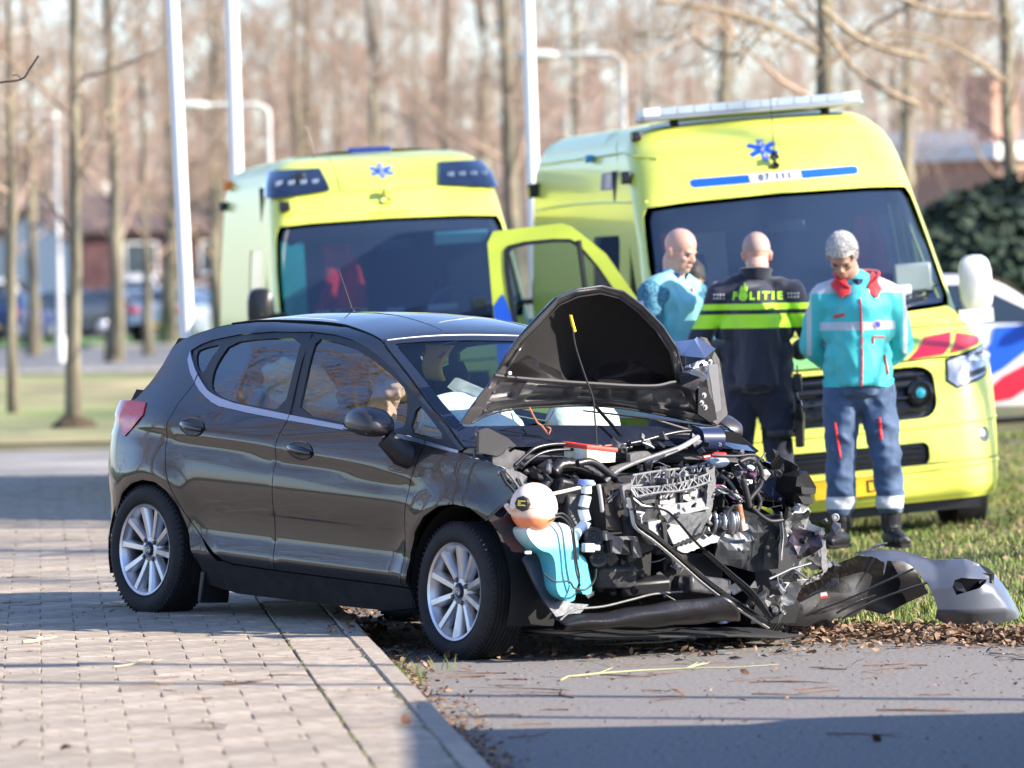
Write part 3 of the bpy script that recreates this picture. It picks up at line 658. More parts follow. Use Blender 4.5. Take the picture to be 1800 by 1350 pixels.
# cabin: dash, seats, steering wheel, airbags
INT = mat('dark_interior', (.020, .020, .022), .8)
g = G(); g.grid(lambda u, v: (1.75+.62*v, -.66+1.32*u, .90+.055*math.sin(v*PI)-.03*v), 12, 8); g.grid(lambda u, v: (1.75+.04*math.sin(v*3), -.66+1.32*u, .9-.45*v), 8, 4); g.obj('dashboard', INT, car)
def seat(y, m=INT):
    g = G(); g.tube([(1.0, y, .42), (1.45, y, .46), (1.50, y, .42)], [(.24, .07)]*3, 12); g.obj('seat_cushion', m, car)
    g = G(); g.tube([(1.0, y, .48), (.90, y, .75), (.80, y, .98), (.78, y, 1.04)], [(.23, .07), (.25, .06), (.19, .05), (.12, .04)], 14, up=(0, 1, 0.001)); g.obj('seat_back', m, car)
    g = G(); g.tube([(.78, y, 1.10), (.76, y, 1.17), (.74, y, 1.24)], [(.115, .04), (.13, .05), (.10, .03)], 12, up=(0, 1, .001)); g.tube([(.79, y-.05, 1.0), (.77, y-.05, 1.12)], .006, 5); g.tube([(.79, y+.05, 1.0), (.77, y+.05, 1.12)], .006, 5); g.obj('headrest', m, car)
seat(-.36); seat(.36)
g = G(); g.tube([(.25, -.5, .55), (.1, -.5, .95)], [(.1, .6), (.08, .6)], 8, up=(1, 0, 0)); g.obj('rear_bench', INT, car)
AIRB = mat('airbag_cloth', (.72, .76, .74), .9, bump=.3, bs=40, var=.1)
def bag(name, c, r, rot=(0, 0, 0), m=AIRB, n=20, amp=.12):
    g = G(); M = Matrix.Rotation(rot[2], 3, 'Z') @ Matrix.Rotation(rot[1], 3, 'Y') @ Matrix.Rotation(rot[0], 3, 'X'); g.ell((0, 0, 0), (1, 1, 1), n=n)
    V = []
    for p in g.v:
        q = Vector(p); d = 1+amp*mnoise.noise(q*2.1+Vector(c))+amp*.5*mnoise.noise(q*5+Vector(c)*3); q = Vector((q.x*r[0]*d, q.y*r[1]*d, q.z*r[2]*d)); V.append(tuple(M @ q+Vector(c)))
    g.v = V; return g.obj(name, m, car, autos=None)
bag('passenger_airbag', (1.88, -.34, 1.0), (.27, .25, .13), (0, .35, 0)); bag('driver_airbag', (1.78, .38, 1.0), (.12, .20, .17), (0, -.35, 0))
bag('curtain_airbag', (.80, -.555, 1.13), (.30, .035, .14), (.33, 0, 0), amp=.2)
g = G(); g.lathe([(.175, 0), (.185, .01), (.175, .02), (.165, .01), (.175, 0)], (1.72, .38, .95), 'X', 28, rot=None); g.obj('steering_wheel', BLK, car)
# yellow panel with a red stripe behind the screen and a white board on the dash
q = [(0.672, 0.25, 1.336), (0.911, 0.25, 1.341), (0.859, 0.25, 1.176), (0.674, 0.25, 1.179)]
YC = mat('yellow_cloth', (.85, .62, .14), .8); YR = mat('red_print', (.70, .06, .04), .8)
g = G(); q = [np.array(p) for p in q]; g.grid(lambda u, v: (q[0]*(1-u)*(1-v)+q[1]*u*(1-v)+q[2]*u*v+q[3]*(1-u)*v)+np.array([.03*math.sin(u*4+v*2), .02*math.cos(v*5), 0]), 8, 8); o = g.obj('yellow_cloth', YC, car); sm = o.modifiers.new('s', 'SOLIDIFY'); sm.thickness = .012
g = G(); P = [(q[0]*(1-u)*(1-v)+q[1]*u*(1-v)+q[2]*u*v+q[3]*(1-u)*v) for u, v in ((.02, .55), (.35, .42), (.62, .15), (.68, .22), (.4, .58), (.02, .72))]; g.add([p+np.array([.045, -.02, 0]) for p in P], [tuple(range(6))]); g.obj('red_print', YR, car)
g = G(); P = [(1.679, -0.3, 1.216), (1.883, -0.3, 1.174), (1.836, -0.3, 1.099), (1.62, -0.3, 1.171)]; g.prism([(0, 0), (1, 0), (1, 1), (0, 1)], lambda u, v, t: tuple(np.array(P[0])*(1-u)*(1-v)+np.array(P[1])*u*(1-v)+np.array(P[2])*u*v+np.array(P[3])*(1-u)*v+np.array([t, 0, 0])), .03); g.obj('white_board', mat('paper_white', (.8, .8, .78), .8), car, smooth=False)

# ---------------------------------------------------------------- bonnet, engine bay and torn front
INS = mat('insulation_mat', (.010, .009, .009), .95, bump=.3, bs=30)
INM = mat('inner_metal', (.15, .147, .15), .38, .5, coat=.5, coat_r=.15, var=.25, vs=9)
LG = mat('light_grey_plastic', (.15, .15, .155), .42, var=.3, vs=16, bump=.25, bs=70)
DG = mat('dark_grey_plastic', (.045, .045, .048), .45, var=.4, vs=14, bump=.3, bs=60)
RUST = mat('rusty_metal', (.30, .14, .07), .7, .4, col2=(.55, .45, .38), vs=20, thr=(.4, .6))
CABLE = mat('cable_sheath', (.016, .015, .017), .5)
A = lambda *p: np.array(p, float)
def sheet(name, pts, m, t=.004, slope=0.0, parent=None, jag=0, bend=0.0, flat=True, sub=0, cr=0.0):
    """plate from an outline of points that lie near a plane x = const of the car, cut out of a folded sheet"""
    pts = [A(*p) for p in pts]; x0 = pts[0][0]; poly = [(p[1], p[2]) for p in pts]; c = np.mean(poly, 0)
    if jag:
        q = resamp(poly, max(.02, jag*2.2)); poly = [tuple(p+RNG.normal(0, jag*.5, 2)) for p in q]
    def f(u, v, d): return (x0+slope*(v-c[1])+bend*(u-c[0])+d+cr*mnoise.noise((u*9+x0*7, v*9, x0*3)), u, v)
    g = G()
    if cr:
        q = resamp(poly, .04); V, F = cdt(q, [], .04); n = len(V); P = [f(u, v, 0) for u, v in V]; g.add(P, F.tolist()); o = g.obj(name, m, parent or car, smooth=False, autos=None); s = o.modifiers.new('s', 'SOLIDIFY'); s.thickness = t; s.offset = -1
        return o
    g.prism(poly, f, -t); return g.obj(name, m, parent or car, smooth=False, autos=None)
def hose(name, pts, r, m=CABLE, n=8, parent=None, ribs=False, flat=1.0, sm=True, kind=None):
    pts = [A(*p) for p in pts]
    if sm and len(pts) > 2:      # Catmull-Rom
        out = []; P = [pts[0]]+pts+[pts[-1]]; K = 5
        for i in range(1, len(P)-2):
            for k in range(K):
                t = k/K; a, b, c, d = P[i-1:i+3]; out.append(.5*((2*b)+(-a+c)*t+(2*a-5*b+4*c-d)*t*t+(-a+3*b-3*c+d)*t**3))
        pts = out+[P[-1]]
    rr = r
    if ribs:
        q = []; L = 0; out = [pts[0]]
        for a, b in zip(pts[:-1], pts[1:]):
            k = max(1, int(np.linalg.norm(b-a)/(.35*r)));
            for i in range(1, k+1): out.append(a+(b-a)*i/k)
        pts = out; rr = [r*(1.0 if i % 2 else .84) for i in range(len(pts))]
    g = G(); g.tube(pts, rr, n, flat=flat); o = g.obj(name, m, parent or car, autos=60)
    if kind: o['kind'] = kind
    return o
# --- bonnet
hood = empty('bonnet', (0, 0, 0), 0, car); hood['label'] = 'buckled grey bonnet propped open over the torn engine bay'
rim = [(2.48, -0.683, 1.237), (2.596, -0.706, 1.342), (2.665, -0.686, 1.431), (2.715, -0.626, 1.519), (2.751, -0.548, 1.612), (2.773, -0.459, 1.653), (2.78, -0.332, 1.672), (2.773, -0.204, 1.652), (2.751, -0.075, 1.591), (2.715, 0.071, 1.502), (2.665, 0.198, 1.403), (2.596, 0.29, 1.304), (2.48, 0.398, 1.208)]
rim = [A(*p) for p in rim]; n = len(rim)
cen = A(*(2.45, -0.121, 1.216))
# refine rim
def refine(P, k=4):
    out = []; Q = [P[0]]+list(P)+[P[-1]]
    for i in range(1, len(Q)-2):
        for j in range(k): t = j/k; a, b, c, d = Q[i-1:i+3]; out.append(.5*((2*b)+(-a+c)*t+(2*a-5*b+4*c-d)*t*t+(-a+3*b-3*c+d)*t**3))
    return out+[Q[-1]]
rr = []
for i in range(n-1): rr += [rim[i]*(1-k/4)+rim[i+1]*(k/4) for k in range(4)]
rr.append(rim[-1]); m_ = len(rr)
rows = [(1.0, 0.0), (.975, -.006), (.93, -.012), (.915, -.04), (.86, -.075), (.70, -.12), (.45, -.14), (.2, -.15), (.0, -.15)]
V = []
for f, dx in rows:
    for i, p in enumerate(rr): q = cen+(p-cen)*f; q[0] = p[0]*f+cen[0]*(1-f)+dx*math.sin(PI*min(1, max(0, i/(m_-1))))**.5+(.012*mnoise.noise(q*6) if f < .97 else 0); V.append(q)
g = G(); g.add(V, [(j*m_+i, j*m_+i+1, (j+1)*m_+i+1, (j+1)*m_+i) for j in range(len(rows)-1) for i in range(m_-1)]); g.m = [1 if f[0] < m_*2 else 0 for f in g.f]
g.obj('bonnet_lining', [INS, INM], hood, autos=None)
g = G(); V = []
for f, dx in ((1.0, 0), (1.008, -.010), (1.0, -.03), (.95, -.08), (.80, -.135), (.5, -.165), (.2, -.17)):
    for i, p in enumerate(rr): q = cen+(p-cen)*f; q[0] = p[0]*f+cen[0]*(1-f)+dx*math.sin(PI*i/(m_-1))**.8; V.append(q)
g.add(V, [(j*m_+i, (j+1)*m_+i, (j+1)*m_+i+1, j*m_+i+1) for j in range(6) for i in range(m_-1)]); g.obj('bonnet_skin', PAINT, hood, autos=None)
g = G(); e2 = [p+A(.006, 0, 0) for p in rr]; g.tube(e2, (.005), 6); g.tube([cen+(p-cen)*.925+A(.0, 0, 0) for p in rr], .006, 6, flat=.5); g.obj('bonnet_edge', mat('bonnet_fold', (.10, .095, .095), .3, .6, coat=.6), hood)
# lower inner frame: pressed grey sheet with pockets
lo = [A(*p) for p in [(2.42, -0.754, 1.046), (2.42, -0.649, 1.088), (2.42, -0.493, 1.113), (2.42, -0.302, 1.125), (2.42, -0.109, 1.131), (2.42, 0.086, 1.123), (2.42, 0.283, 1.1), (2.42, 0.483, 1.071), (2.42, 0.678, 1.047)]]; up_ = [A(*p) for p in [(2.55, -0.736, 1.259), (2.55, -0.629, 1.251), (2.55, -0.47, 1.243), (2.55, -0.311, 1.236), (2.55, -0.15, 1.231), (2.55, 0.011, 1.226), (2.55, 0.174, 1.228), (2.55, 0.304, 1.246), (2.55, 0.465, 1.202)]]
lo = refine(lo, 6); up_ = refine(up_, 6)
def fr(u, v):
    i = u*(len(lo)-1); k = min(int(i), len(lo)-2); f = i-k; a = lo[k]*(1-f)+lo[k+1]*f; b = up_[k]*(1-f)+up_[k+1]*f; p = a*(1-v)+b*v
    pk = 0
    for c, w, v0, v1 in ((.13, .07, .35, .95), (.33, .08, .25, .8), (.50, .05, .3, .8), (.62, .05, .3, .85), (.83, .09, .2, .9)):
        if abs(u-c) < w and v0 < v < v1: pk = -.035*min(1, (w-abs(u-c))/.012)*min(1, (v-v0)/.06)*min(1, (v1-v)/.06)
    return p+A(pk+.010*mnoise.noise((u*6, v*3, 1))+.012*math.sin(v*PI), 0, 0)
g = G(); g.grid(fr, 110, 26); g.obj('bonnet_frame', INM, hood, autos=50)
g = G(); g.tube([p+A(.01, 0, -.004) for p in lo], .008, 6, flat=.6); g.tube([p+A(.015, 0, 0) for p in up_[:44]], .009, 6); g.obj('bonnet_seal', CABLE, hood)
# side flange on the near side
fl = [(2.52, -0.852, 1.04), (2.52, -0.807, 1.121), (2.52, -0.719, 1.248), (2.52, -0.644, 1.37), (2.52, -0.57, 1.457), (2.52, -0.538, 1.458), (2.52, -0.597, 1.381), (2.52, -0.658, 1.272), (2.52, -0.703, 1.183), (2.52, -0.756, 1.102), (2.52, -0.802, 1.036)]
g = G(); P = [(p[1], p[2]) for p in fl]; g.prism(P, lambda u, v, t: (2.50+.25*(v-1.15)+t, u, v), .012); g.obj('bonnet_flange', mat('bonnet_fold', (0, 0, 0)), hood, smooth=False)
for px in [(2.56, -0.752, 1.184), (2.56, -0.669, 1.273), (2.56, -0.798, 1.103), (2.56, -0.624, 1.382)]:
    g = G(); g.lathe([(.008, 0), (.008, .01), (0, .011)], (px[0]+.02, px[1], px[2]), 'X', 10); g.obj('bonnet_clip', WHITEP if px[2] > 1.2 else BLK, hood)
# crumpled far corner: sun glints on dark paint put into a silver colour
cp_ = [A(*p) for p in [(2.6, 0.248, 1.427), (2.6, 0.329, 1.444), (2.6, 0.385, 1.455), (2.6, 0.44, 1.405), (2.6, 0.471, 1.333), (2.6, 0.421, 1.276), (2.6, 0.404, 1.229), (2.6, 0.332, 1.213), (2.6, 0.291, 1.232), (2.6, 0.294, 1.304), (2.6, 0.278, 1.368), (2.6, 0.35, 1.362), (2.6, 0.379, 1.311), (2.6, 0.335, 1.274)]]
dx = [-.05, .03, -.02, .05, -.03, .03, -.02, .05, 0, -.04, .0, .09, -.03, .08]
for p, d in zip(cp_, dx): p[0] += d
tri = delaunay_2d_cdt([Vector((p[1], p[2])) for p in cp_], [(i, (i+1) % 11) for i in range(11)], [], 1, 1e-6)
g = G(); g.add(cp_, [tuple(f) for f in tri[2]]); o = g.obj('crumpled_corner', mat('crumpled_sun_glint', (.34, .36, .42), .16, .92, bump=.12, bs=14), hood, smooth=False, autos=None); s = o.modifiers.new('s', 'SOLIDIFY'); s.thickness = .004
sheet('bonnet_strut', [(2.5, 0.465, 1.453), (2.5, 0.492, 1.448), (2.5, 0.577, 1.352), (2.5, 0.601, 1.279), (2.5, 0.66, 1.103), (2.5, 0.606, 1.053), (2.5, 0.579, 1.066), (2.5, 0.547, 1.162), (2.5, 0.524, 1.226), (2.5, 0.499, 1.2), (2.5, 0.451, 1.225), (2.5, 0.463, 1.246), (2.5, 0.509, 1.257), (2.5, 0.551, 1.33), (2.5, 0.515, 1.394)], INM, .02, .1, hood)
sheet('bonnet_strut', [(2.54, 0.473, 1.331), (2.54, 0.532, 1.332), (2.54, 0.59, 1.125), (2.54, 0.558, 1.109), (2.54, 0.503, 1.259)], mat('pale_inner_metal', (.42, .43, .46), .3, .8), .006, .15, hood)
sheet('bonnet_hinge', [(2.56, 0.416, 1.222), (2.56, 0.462, 1.228), (2.56, 0.52, 1.146), (2.56, 0.543, 1.079), (2.56, 0.504, 1.068), (2.56, 0.429, 1.104)], BLK, .02, .1, hood)
for px in [(2.6, 0.419, 1.191), (2.6, 0.428, 1.137), (2.6, 0.447, 1.343), (2.6, 0.407, 1.157)]:
    g = G(); g.lathe([(.013, 0), (.013, .008), (.007, .008), (.007, .016), (0, .016)], tuple(px), 'X', 12); g.obj('hinge_bolt', STEEL, hood)
# prop rod with yellow grip
rod = empty('prop_rod', (0, 0, 0), 0, car)
hose('rod', [(2.8, -0.496, 1.488), (2.8, -0.473, 1.4), (2.8, -0.416, 1.276), (2.8, -0.366, 1.176), (2.8, -0.348, 1.076), (2.8, -0.329, 0.95), (2.8, -0.29, 0.819)], .0042, CABLE, parent=rod)
g = G(); a, b = [(2.8, -0.509, 1.54), (2.8, -0.483, 1.468)]; g.tube([a, b], [.0065, .009], 10); g.obj('grip', mat('yellow_grip', (.75, .52, .03), .4), rod)
# --- bulkhead and cowl
g = G(); g.grid(lambda u, v: (2.50+.03*math.sin(u*9), -.64+1.28*u, .22+.66*v), 12, 6); g.obj('bulkhead', BLKM, car, autos=None)
COWL = mat('cowl_plastic', (.075, .074, .078), .33, bump=.15, bs=200)
def cw(u, v):
    y = -.74+1.44*u; x = 2.44+.24*v+.06*(1-(2*u-1)**2)
    return (x, y, .955-.085*v+.03*(1-(2*u-1)**2)-.02*math.sin(v*PI*1.0)+(.012*math.sin(v*14)))
g = G(); g.grid(cw, 40, 14); g.obj('cowl_panel', COWL, car, autos=40)
hose('cowl_seal', [(2.74, -0.736, 0.873), (2.74, -0.676, 0.919), (2.74, -0.615, 0.954), (2.74, -0.49, 0.97), (2.74, -0.315, 0.962), (2.74, -0.156, 0.969), (2.74, -0.028, 0.988), (2.74, 0.1, 1.017), (2.74, 0.23, 1.034), (2.74, 0.401, 1.025)], .009, mat('seal_rubber', (.02, .02, .022), .28))
hose('cowl_seal', [(2.78, -0.734, 0.861), (2.78, -0.674, 0.906), (2.78, -0.597, 0.937), (2.78, -0.472, 0.948), (2.78, -0.281, 0.944), (2.78, -0.122, 0.961)], .007, mat('seal_rubber', (0, 0, 0)))
sheet('cowl_end', [(2.62, 0.343, 1.023), (2.62, 0.496, 1.056), (2.62, 0.524, 1.033), (2.62, 0.624, 1.021), (2.62, 0.687, 0.967), (2.62, 0.576, 0.979), (2.62, 0.46, 0.994), (2.62, 0.348, 0.987)], BLK, .02, .5)
sheet('cowl_edge', [(2.7, 0.164, 1.021), (2.7, 0.452, 1.037), (2.7, 0.453, 1.016), (2.7, 0.172, 1)], LG, .01, .3)
sheet('wing_bracket', [(2.74, -0.859, 0.897), (2.74, -0.804, 0.923), (2.74, -0.787, 0.948), (2.74, -0.767, 0.928), (2.74, -0.743, 0.943), (2.74, -0.686, 0.934), (2.74, -0.685, 0.904), (2.74, -0.709, 0.898), (2.74, -0.708, 0.863), (2.74, -0.732, 0.858), (2.74, -0.737, 0.838), (2.74, -0.852, 0.877)], INM, .006, .1)
sheet('plenum_side', [(2.6, -0.848, 1.014), (2.6, -0.805, 1.03), (2.6, -0.678, 0.986), (2.6, -0.619, 0.951), (2.6, -0.711, 0.905), (2.6, -0.818, 0.919)], COWL, .02, .4)
g = G(); g.tube([(2.5, -0.775, 1.035), (2.5, -0.779, 1), (2.5, -0.765, 0.96), (2.5, -0.781, 0.904)], .006, 6); g.tube([(2.52, -0.803, 0.93), (2.52, -0.795, 0.89)], .006, 6); g.obj('hinge_wire', STEEL, car)
# --- engine: dark masses first
def blk(name, pc, d, m=DG, rot=None, bevel=.012, mi=0):
    g = G(); g.box((0, 0, 0), d, rot); o = g.obj(name, m, car, bevel=bevel); o.location = tuple(pc); return o
blk('engine_block', (2.7, 0.021, 0.667), (.22, .60, .34), BLKM)
blk('gearbox', (2.74, -0.225, 0.467), (.25, .36, .26), BLKM); blk('sump', (2.76, 0.183, 0.391), (.24, .34, .20), BLKM)
for i, (x, px, py, dx, dy, dz) in enumerate([(2.80, 985, 862, .12, .14, .12), (2.84, 1010, 905, .14, .12, .16), (2.86, 955, 985, .1, .10, .2), (2.9, 1075, 1010, .12, .20, .10), (2.92, 1130, 1030, .1, .24, .07), (2.88, 1230, 1030, .14, .3, .08), (2.75, 1330, 850, .2, .18, .14), (2.82, 1290, 960, .08, .22, .16)]):
    g = G(); g.box((0, 0, 0), (dx, dy, dz), rot=(random.uniform(-.3, .3), random.uniform(-.3, .3), random.uniform(-.3, .3))); o = g.obj('engine_cover', DG if i % 2 else BLK, car, bevel=.015); carp = {2.80: (2.8, -0.525, 0.768), 2.84: (2.84, -0.471, 0.663), 2.86: (2.86, -0.649, 0.464), 2.9: (2.9, -0.298, 0.403), 2.92: (2.92, -0.136, 0.353), 2.88: (2.88, 0.22, 0.348), 2.75: (2.75, 0.63, 0.801), 2.82: (2.82, 0.456, 0.522)}[x]; o.location = carp
# hoses across the top
hose('intake_hose', [(2.84, -0.601, 0.845), (2.84, -0.562, 0.88), (2.84, -0.483, 0.881), (2.84, -0.403, 0.856), (2.84, -0.328, 0.822)], .034, mat('hose_rubber', (.014, .014, .016), .32), 14, ribs=True)
hose('intake_hose', [(2.8, -0.634, 0.747), (2.8, -0.6, 0.808), (2.8, -0.528, 0.818), (2.8, -0.448, 0.793)], .028, mat('hose_rubber', (0, 0, 0)), 14)
hose('coolant_hose', [(2.92, -0.529, 0.893), (2.92, -0.451, 0.901), (2.92, -0.353, 0.851), (2.92, -0.287, 0.807)], .017, mat('hose_rubber', (0, 0, 0)), 12)
hose('coolant_hose', [(2.86, -0.101, 0.892), (2.86, -0.006, 0.931), (2.86, 0.105, 0.97), (2.86, 0.193, 1.014)], .012, mat('pale_hose', (.30, .30, .30), .4), 10)
sheet('air_duct', [(2.9, -0.362, 0.835), (2.9, -0.307, 0.876), (2.9, -0.219, 0.901), (2.9, -0.228, 0.937), (2.9, -0.183, 0.947), (2.9, -0.132, 0.95), (2.9, -0.106, 0.935), (2.9, -0.15, 0.912), (2.9, -0.219, 0.886), (2.9, -0.286, 0.841), (2.9, -0.336, 0.815)], GREYP, .03, .2)
hose('air_duct', [(2.92, -0.37, 0.816), (2.92, -0.306, 0.862), (2.92, -0.197, 0.903), (2.92, -0.07, 0.939), (2.92, 0.025, 0.965)], .010, GREYP, 10)
# air filter element
fl_ = empty('air_filter', (0, 0, 0), 0, car)
q = [A(*p) for p in [(2.86, -0.433, 0.96), (2.86, -0.273, 0.947), (2.86, -0.274, 0.899), (2.86, -0.426, 0.89)]]; bk = [p+A(-.13, -.03, .006) for p in q]
g = G(); g.add(q+bk, [(0, 3, 2, 1), (4, 5, 6, 7), (0, 1, 5, 4), (3, 7, 6, 2), (0, 4, 7, 3), (1, 2, 6, 5)]); g.obj('filter_pack', mat('filter_cream', (.78, .66, .40), .8, col2=(.85, .82, .70), vs=25), fl_, smooth=False)
g = G(); t = [q[0], q[1], bk[1], bk[0]]; g.tube([p+A(.0, 0, .004) for p in t], .011, 8, closed=True); g.obj('filter_rim', mat('filter_red', (.75, .06, .04), .5), fl_)
# expansion tank
tk = empty('expansion_tank', (3.02, -0.836, 0.706), 0, car)
m = mat('tank_coral', (.86, .36, .22), .42, sss=.35, bump=.1, bs=25); TKM = m
nn = m.node_tree.nodes; LL = m.node_tree.links; tc = nn.new('ShaderNodeTexCoord'); sp = nn.new('ShaderNodeSeparateXYZ'); LL.new(tc.outputs['Object'], sp.inputs[0]); cr = nn.new('ShaderNodeValToRGB'); mr = nn.new('ShaderNodeMapRange'); mr.inputs[1].default_value = -.11; mr.inputs[2].default_value = .11; LL.new(sp.outputs['Z'], mr.inputs[0]); LL.new(mr.outputs[0], cr.inputs[0])
cr.color_ramp.elements[0].position = .28; cr.color_ramp.elements[0].color = (.90, .30, .14, 1); cr.color_ramp.elements[1].position = .36; cr.color_ramp.elements[1].color = (.86, .66, .54, 1); LL.new(cr.outputs[0], nn['Principled BSDF'].inputs['Base Color'])
g = G(); g.ell((0, 0, 0), (.098, .108, .108), n=36); g.obj('tank_shell', m, tk, autos=None)
g = G(); g.tube([(.098*math.cos(w), .108*math.sin(w), -.012+.02*math.cos(w)) for w in np.linspace(0, 2*PI, 40)[:-1]], .003, 5, closed=True); g.tube([(.02, -.10, .0), (.03, -.135, .01)], .018, 10); g.tube([(.0, -.12, -.02), (.0, -.15, .01)], .012, 8); g.obj('tank_seam', m, tk)
vd = Vector((.62, -.76, .12)).normalized(); qv = vd.to_track_quat('Z', 'Y').to_matrix(); pc = Vector((.02, -.055, .012))+vd*.055
g = G()
for r0, r1, z0, z1 in ((.034, .034, 0, .022), (.030, .028, .022, .034)): g.lathe([(r0, z0), (r1, z1), (0, z1)], pc, rot=qv, n=8 if r0 > .032 else 20)
cap_ = g.obj('tank_cap', BLK, tk, autos=30, bevel=.002)
g = G()
for k in range(3):
    for j in range(5 if k != 1 else 2): g.box(pc+qv @ Vector((-.014+j*.007, .009-k*.009, .0345)), (.0045, .0045, .001), rot=qv)
g.obj('cap_print', mat('cap_yellow', (.8, .7, .05), .5), cap_, smooth=False)
hose('overflow_hose', [(3, -0.718, 0.765), (3, -0.662, 0.775), (3, -0.585, 0.79), (3, -0.492, 0.81)], .008, mat('clear_hose', (.55, .52, .44), .3), 10, parent=tk)
for o in [x for x in bpy.data.objects if x.parent == tk and x.name.startswith('overflow')]: o.parent = car
# washer tank
WT = mat('washer_tank_teal', (.16, .60, .70), .45, sss=.25, bump=.15, bs=25)
nn = WT.node_tree.nodes; LL = WT.node_tree.links; tc = nn.new('ShaderNodeTexCoord'); sp = nn.new('ShaderNodeSeparateXYZ'); LL.new(tc.outputs['Object'], sp.inputs[0]); mr = nn.new('ShaderNodeMapRange'); mr.inputs[1].default_value = .50; mr.inputs[2].default_value = .68; LL.new(sp.outputs['Z'], mr.inputs[0]); cr = nn.new('ShaderNodeValToRGB'); LL.new(mr.outputs[0], cr.inputs[0])
cr.color_ramp.elements[0].color = (.09, .42, .52, 1); cr.color_ramp.elements[1].color = (.72, .80, .80, 1); cr.color_ramp.elements[0].position = .1; cr.color_ramp.elements[1].position = .75; LL.new(cr.outputs[0], nn['Principled BSDF'].inputs['Base Color'])  # whitish top is sunlight put into the tank's colour
def soft(name, pts, m, t, x0, parent=None, bev=.02, bulge=.0):
    q = resamp([(p[1], p[2]) for p in pts], .03, 2); g = G(); g.prism([tuple(p) for p in q], lambda u, v, d: (x0+d, u, v), -t); o = g.obj(name, m, parent or car, bevel=bev, seg=4); return o
soft('washer_tank', [(3.06, -0.904, 0.61), (3.06, -0.874, 0.625), (3.06, -0.824, 0.615), (3.06, -0.776, 0.635), (3.06, -0.726, 0.645), (3.06, -0.676, 0.63), (3.06, -0.631, 0.605), (3.06, -0.609, 0.545), (3.06, -0.6, 0.381), (3.06, -0.614, 0.342), (3.06, -0.621, 0.302), (3.06, -0.659, 0.297), (3.06, -0.723, 0.337), (3.06, -0.727, 0.409), (3.06, -0.74, 0.486), (3.06, -0.769, 0.513), (3.06, -0.819, 0.521), (3.06, -0.877, 0.565)], WT, .13, 3.06)
soft('washer_tank_lobe', [(3.02, -0.589, 0.508), (3.02, -0.538, 0.488), (3.02, -0.515, 0.413), (3.02, -0.492, 0.343), (3.02, -0.516, 0.323), (3.02, -0.561, 0.333), (3.02, -0.591, 0.438)], WT, .10, 3.02)
hose('filler_neck', [(3, -0.539, 0.81), (3, -0.536, 0.755), (3, -0.549, 0.696), (3, -0.533, 0.641), (3, -0.572, 0.601), (3, -0.596, 0.571)], .024, mat('neck_white', (.55, .66, .74), .25, sss=.2), 14)
g = G(); c = (3, -0.539, 0.818); g.lathe([(.034, -.012), (.036, 0), (.034, .008), (0, .010)], c, n=24); g.obj('filler_cap', mat('cap_blue', (.20, .28, .75), .35), car)
hose('overflow_hose', [(3.02, -0.485, 0.807), (3.02, -0.473, 0.762), (3.02, -0.457, 0.687)], .010, mat('pale_hose', (0, 0, 0)), 8, ribs=True)
hose('wiring', [(3.1, -0.78, 0.679), (3.1, -0.734, 0.684), (3.1, -0.685, 0.642), (3.1, -0.666, 0.568), (3.1, -0.648, 0.469), (3.1, -0.629, 0.394), (3.1, -0.648, 0.345)], .0045); hose('wiring', [(3.11, -0.808, 0.655), (3.11, -0.757, 0.672), (3.11, -0.702, 0.631), (3.11, -0.678, 0.544), (3.11, -0.661, 0.445), (3.11, -0.632, 0.37)], .004)
hose('wiring', [(3.12, -0.844, 0.427), (3.12, -0.781, 0.392), (3.12, -0.703, 0.391), (3.12, -0.67, 0.361), (3.12, -0.608, 0.356), (3.12, -0.563, 0.396), (3.12, -0.556, 0.445)], .0045)
# remains of the wheel-arch liner and front support
sheet('arch_liner', [(2.96, -1.021, 0.637), (2.96, -0.949, 0.662), (2.96, -0.868, 0.771), (2.96, -0.826, 0.67), (2.96, -0.862, 0.65), (2.96, -0.801, 0.551), (2.96, -0.833, 0.506), (2.96, -0.889, 0.511), (2.96, -0.967, 0.593)], mat('liner_red_brown', (.07, .025, .03), .25, col2=(.02, .018, .022), vs=8), .006, .1, jag=.006)
sheet('arch_liner', [(2.98, -0.828, 0.476), (2.98, -0.789, 0.505), (2.98, -0.72, 0.498), (2.98, -0.678, 0.473), (2.98, -0.665, 0.398), (2.98, -0.668, 0.336), (2.98, -0.591, 0.286), (2.98, -0.496, 0.28), (2.98, -0.587, 0.216), (2.98, -0.665, 0.207), (2.98, -0.731, 0.287), (2.98, -0.782, 0.374)], mat('liner_slate', (.035, .042, .058), .4, bump=.3, bs=20), .012, -.25)
g = G(); g.box((0, 0, 0), (.01, .03, .012)); o = g.obj('wire_clip', WHITEP, car); o.location = (3.04, -0.872, 0.512)
def tray(u, v):
    a = A(*(3.02, -0.705, 0.22)); b = A(*(3.3, 0.011, 0.341)); c = A(*(3.05, -0.669, 0.172)); d = A(*(3.25, 0.155, 0.226))
    p = (a*(1-u)+b*u)*(1-v)+(c*(1-u)+d*u)*v; p[2] += .012*mnoise.noise((u*5, v*2, 0))-.0*u; p[0] += .05*math.sin(v*PI); return p
g = G(); g.grid(tray, 40, 10); o = g.obj('under_tray', mat('tray_black', (.013, .012, .014), .3, bump=.4, bs=14), car, autos=None); s = o.modifiers.new('s', 'SOLIDIFY'); s.thickness = .006
g = G(); g.grid(lambda u, v: (2.2+.85*v, -.6+1.3*u, .13+.03*mnoise.noise((u*4, v*4, 2))), 10, 8); o = g.obj('under_tray', BLKM, car, autos=None); s = o.modifiers.new('s', 'SOLIDIFY'); s.thickness = .01
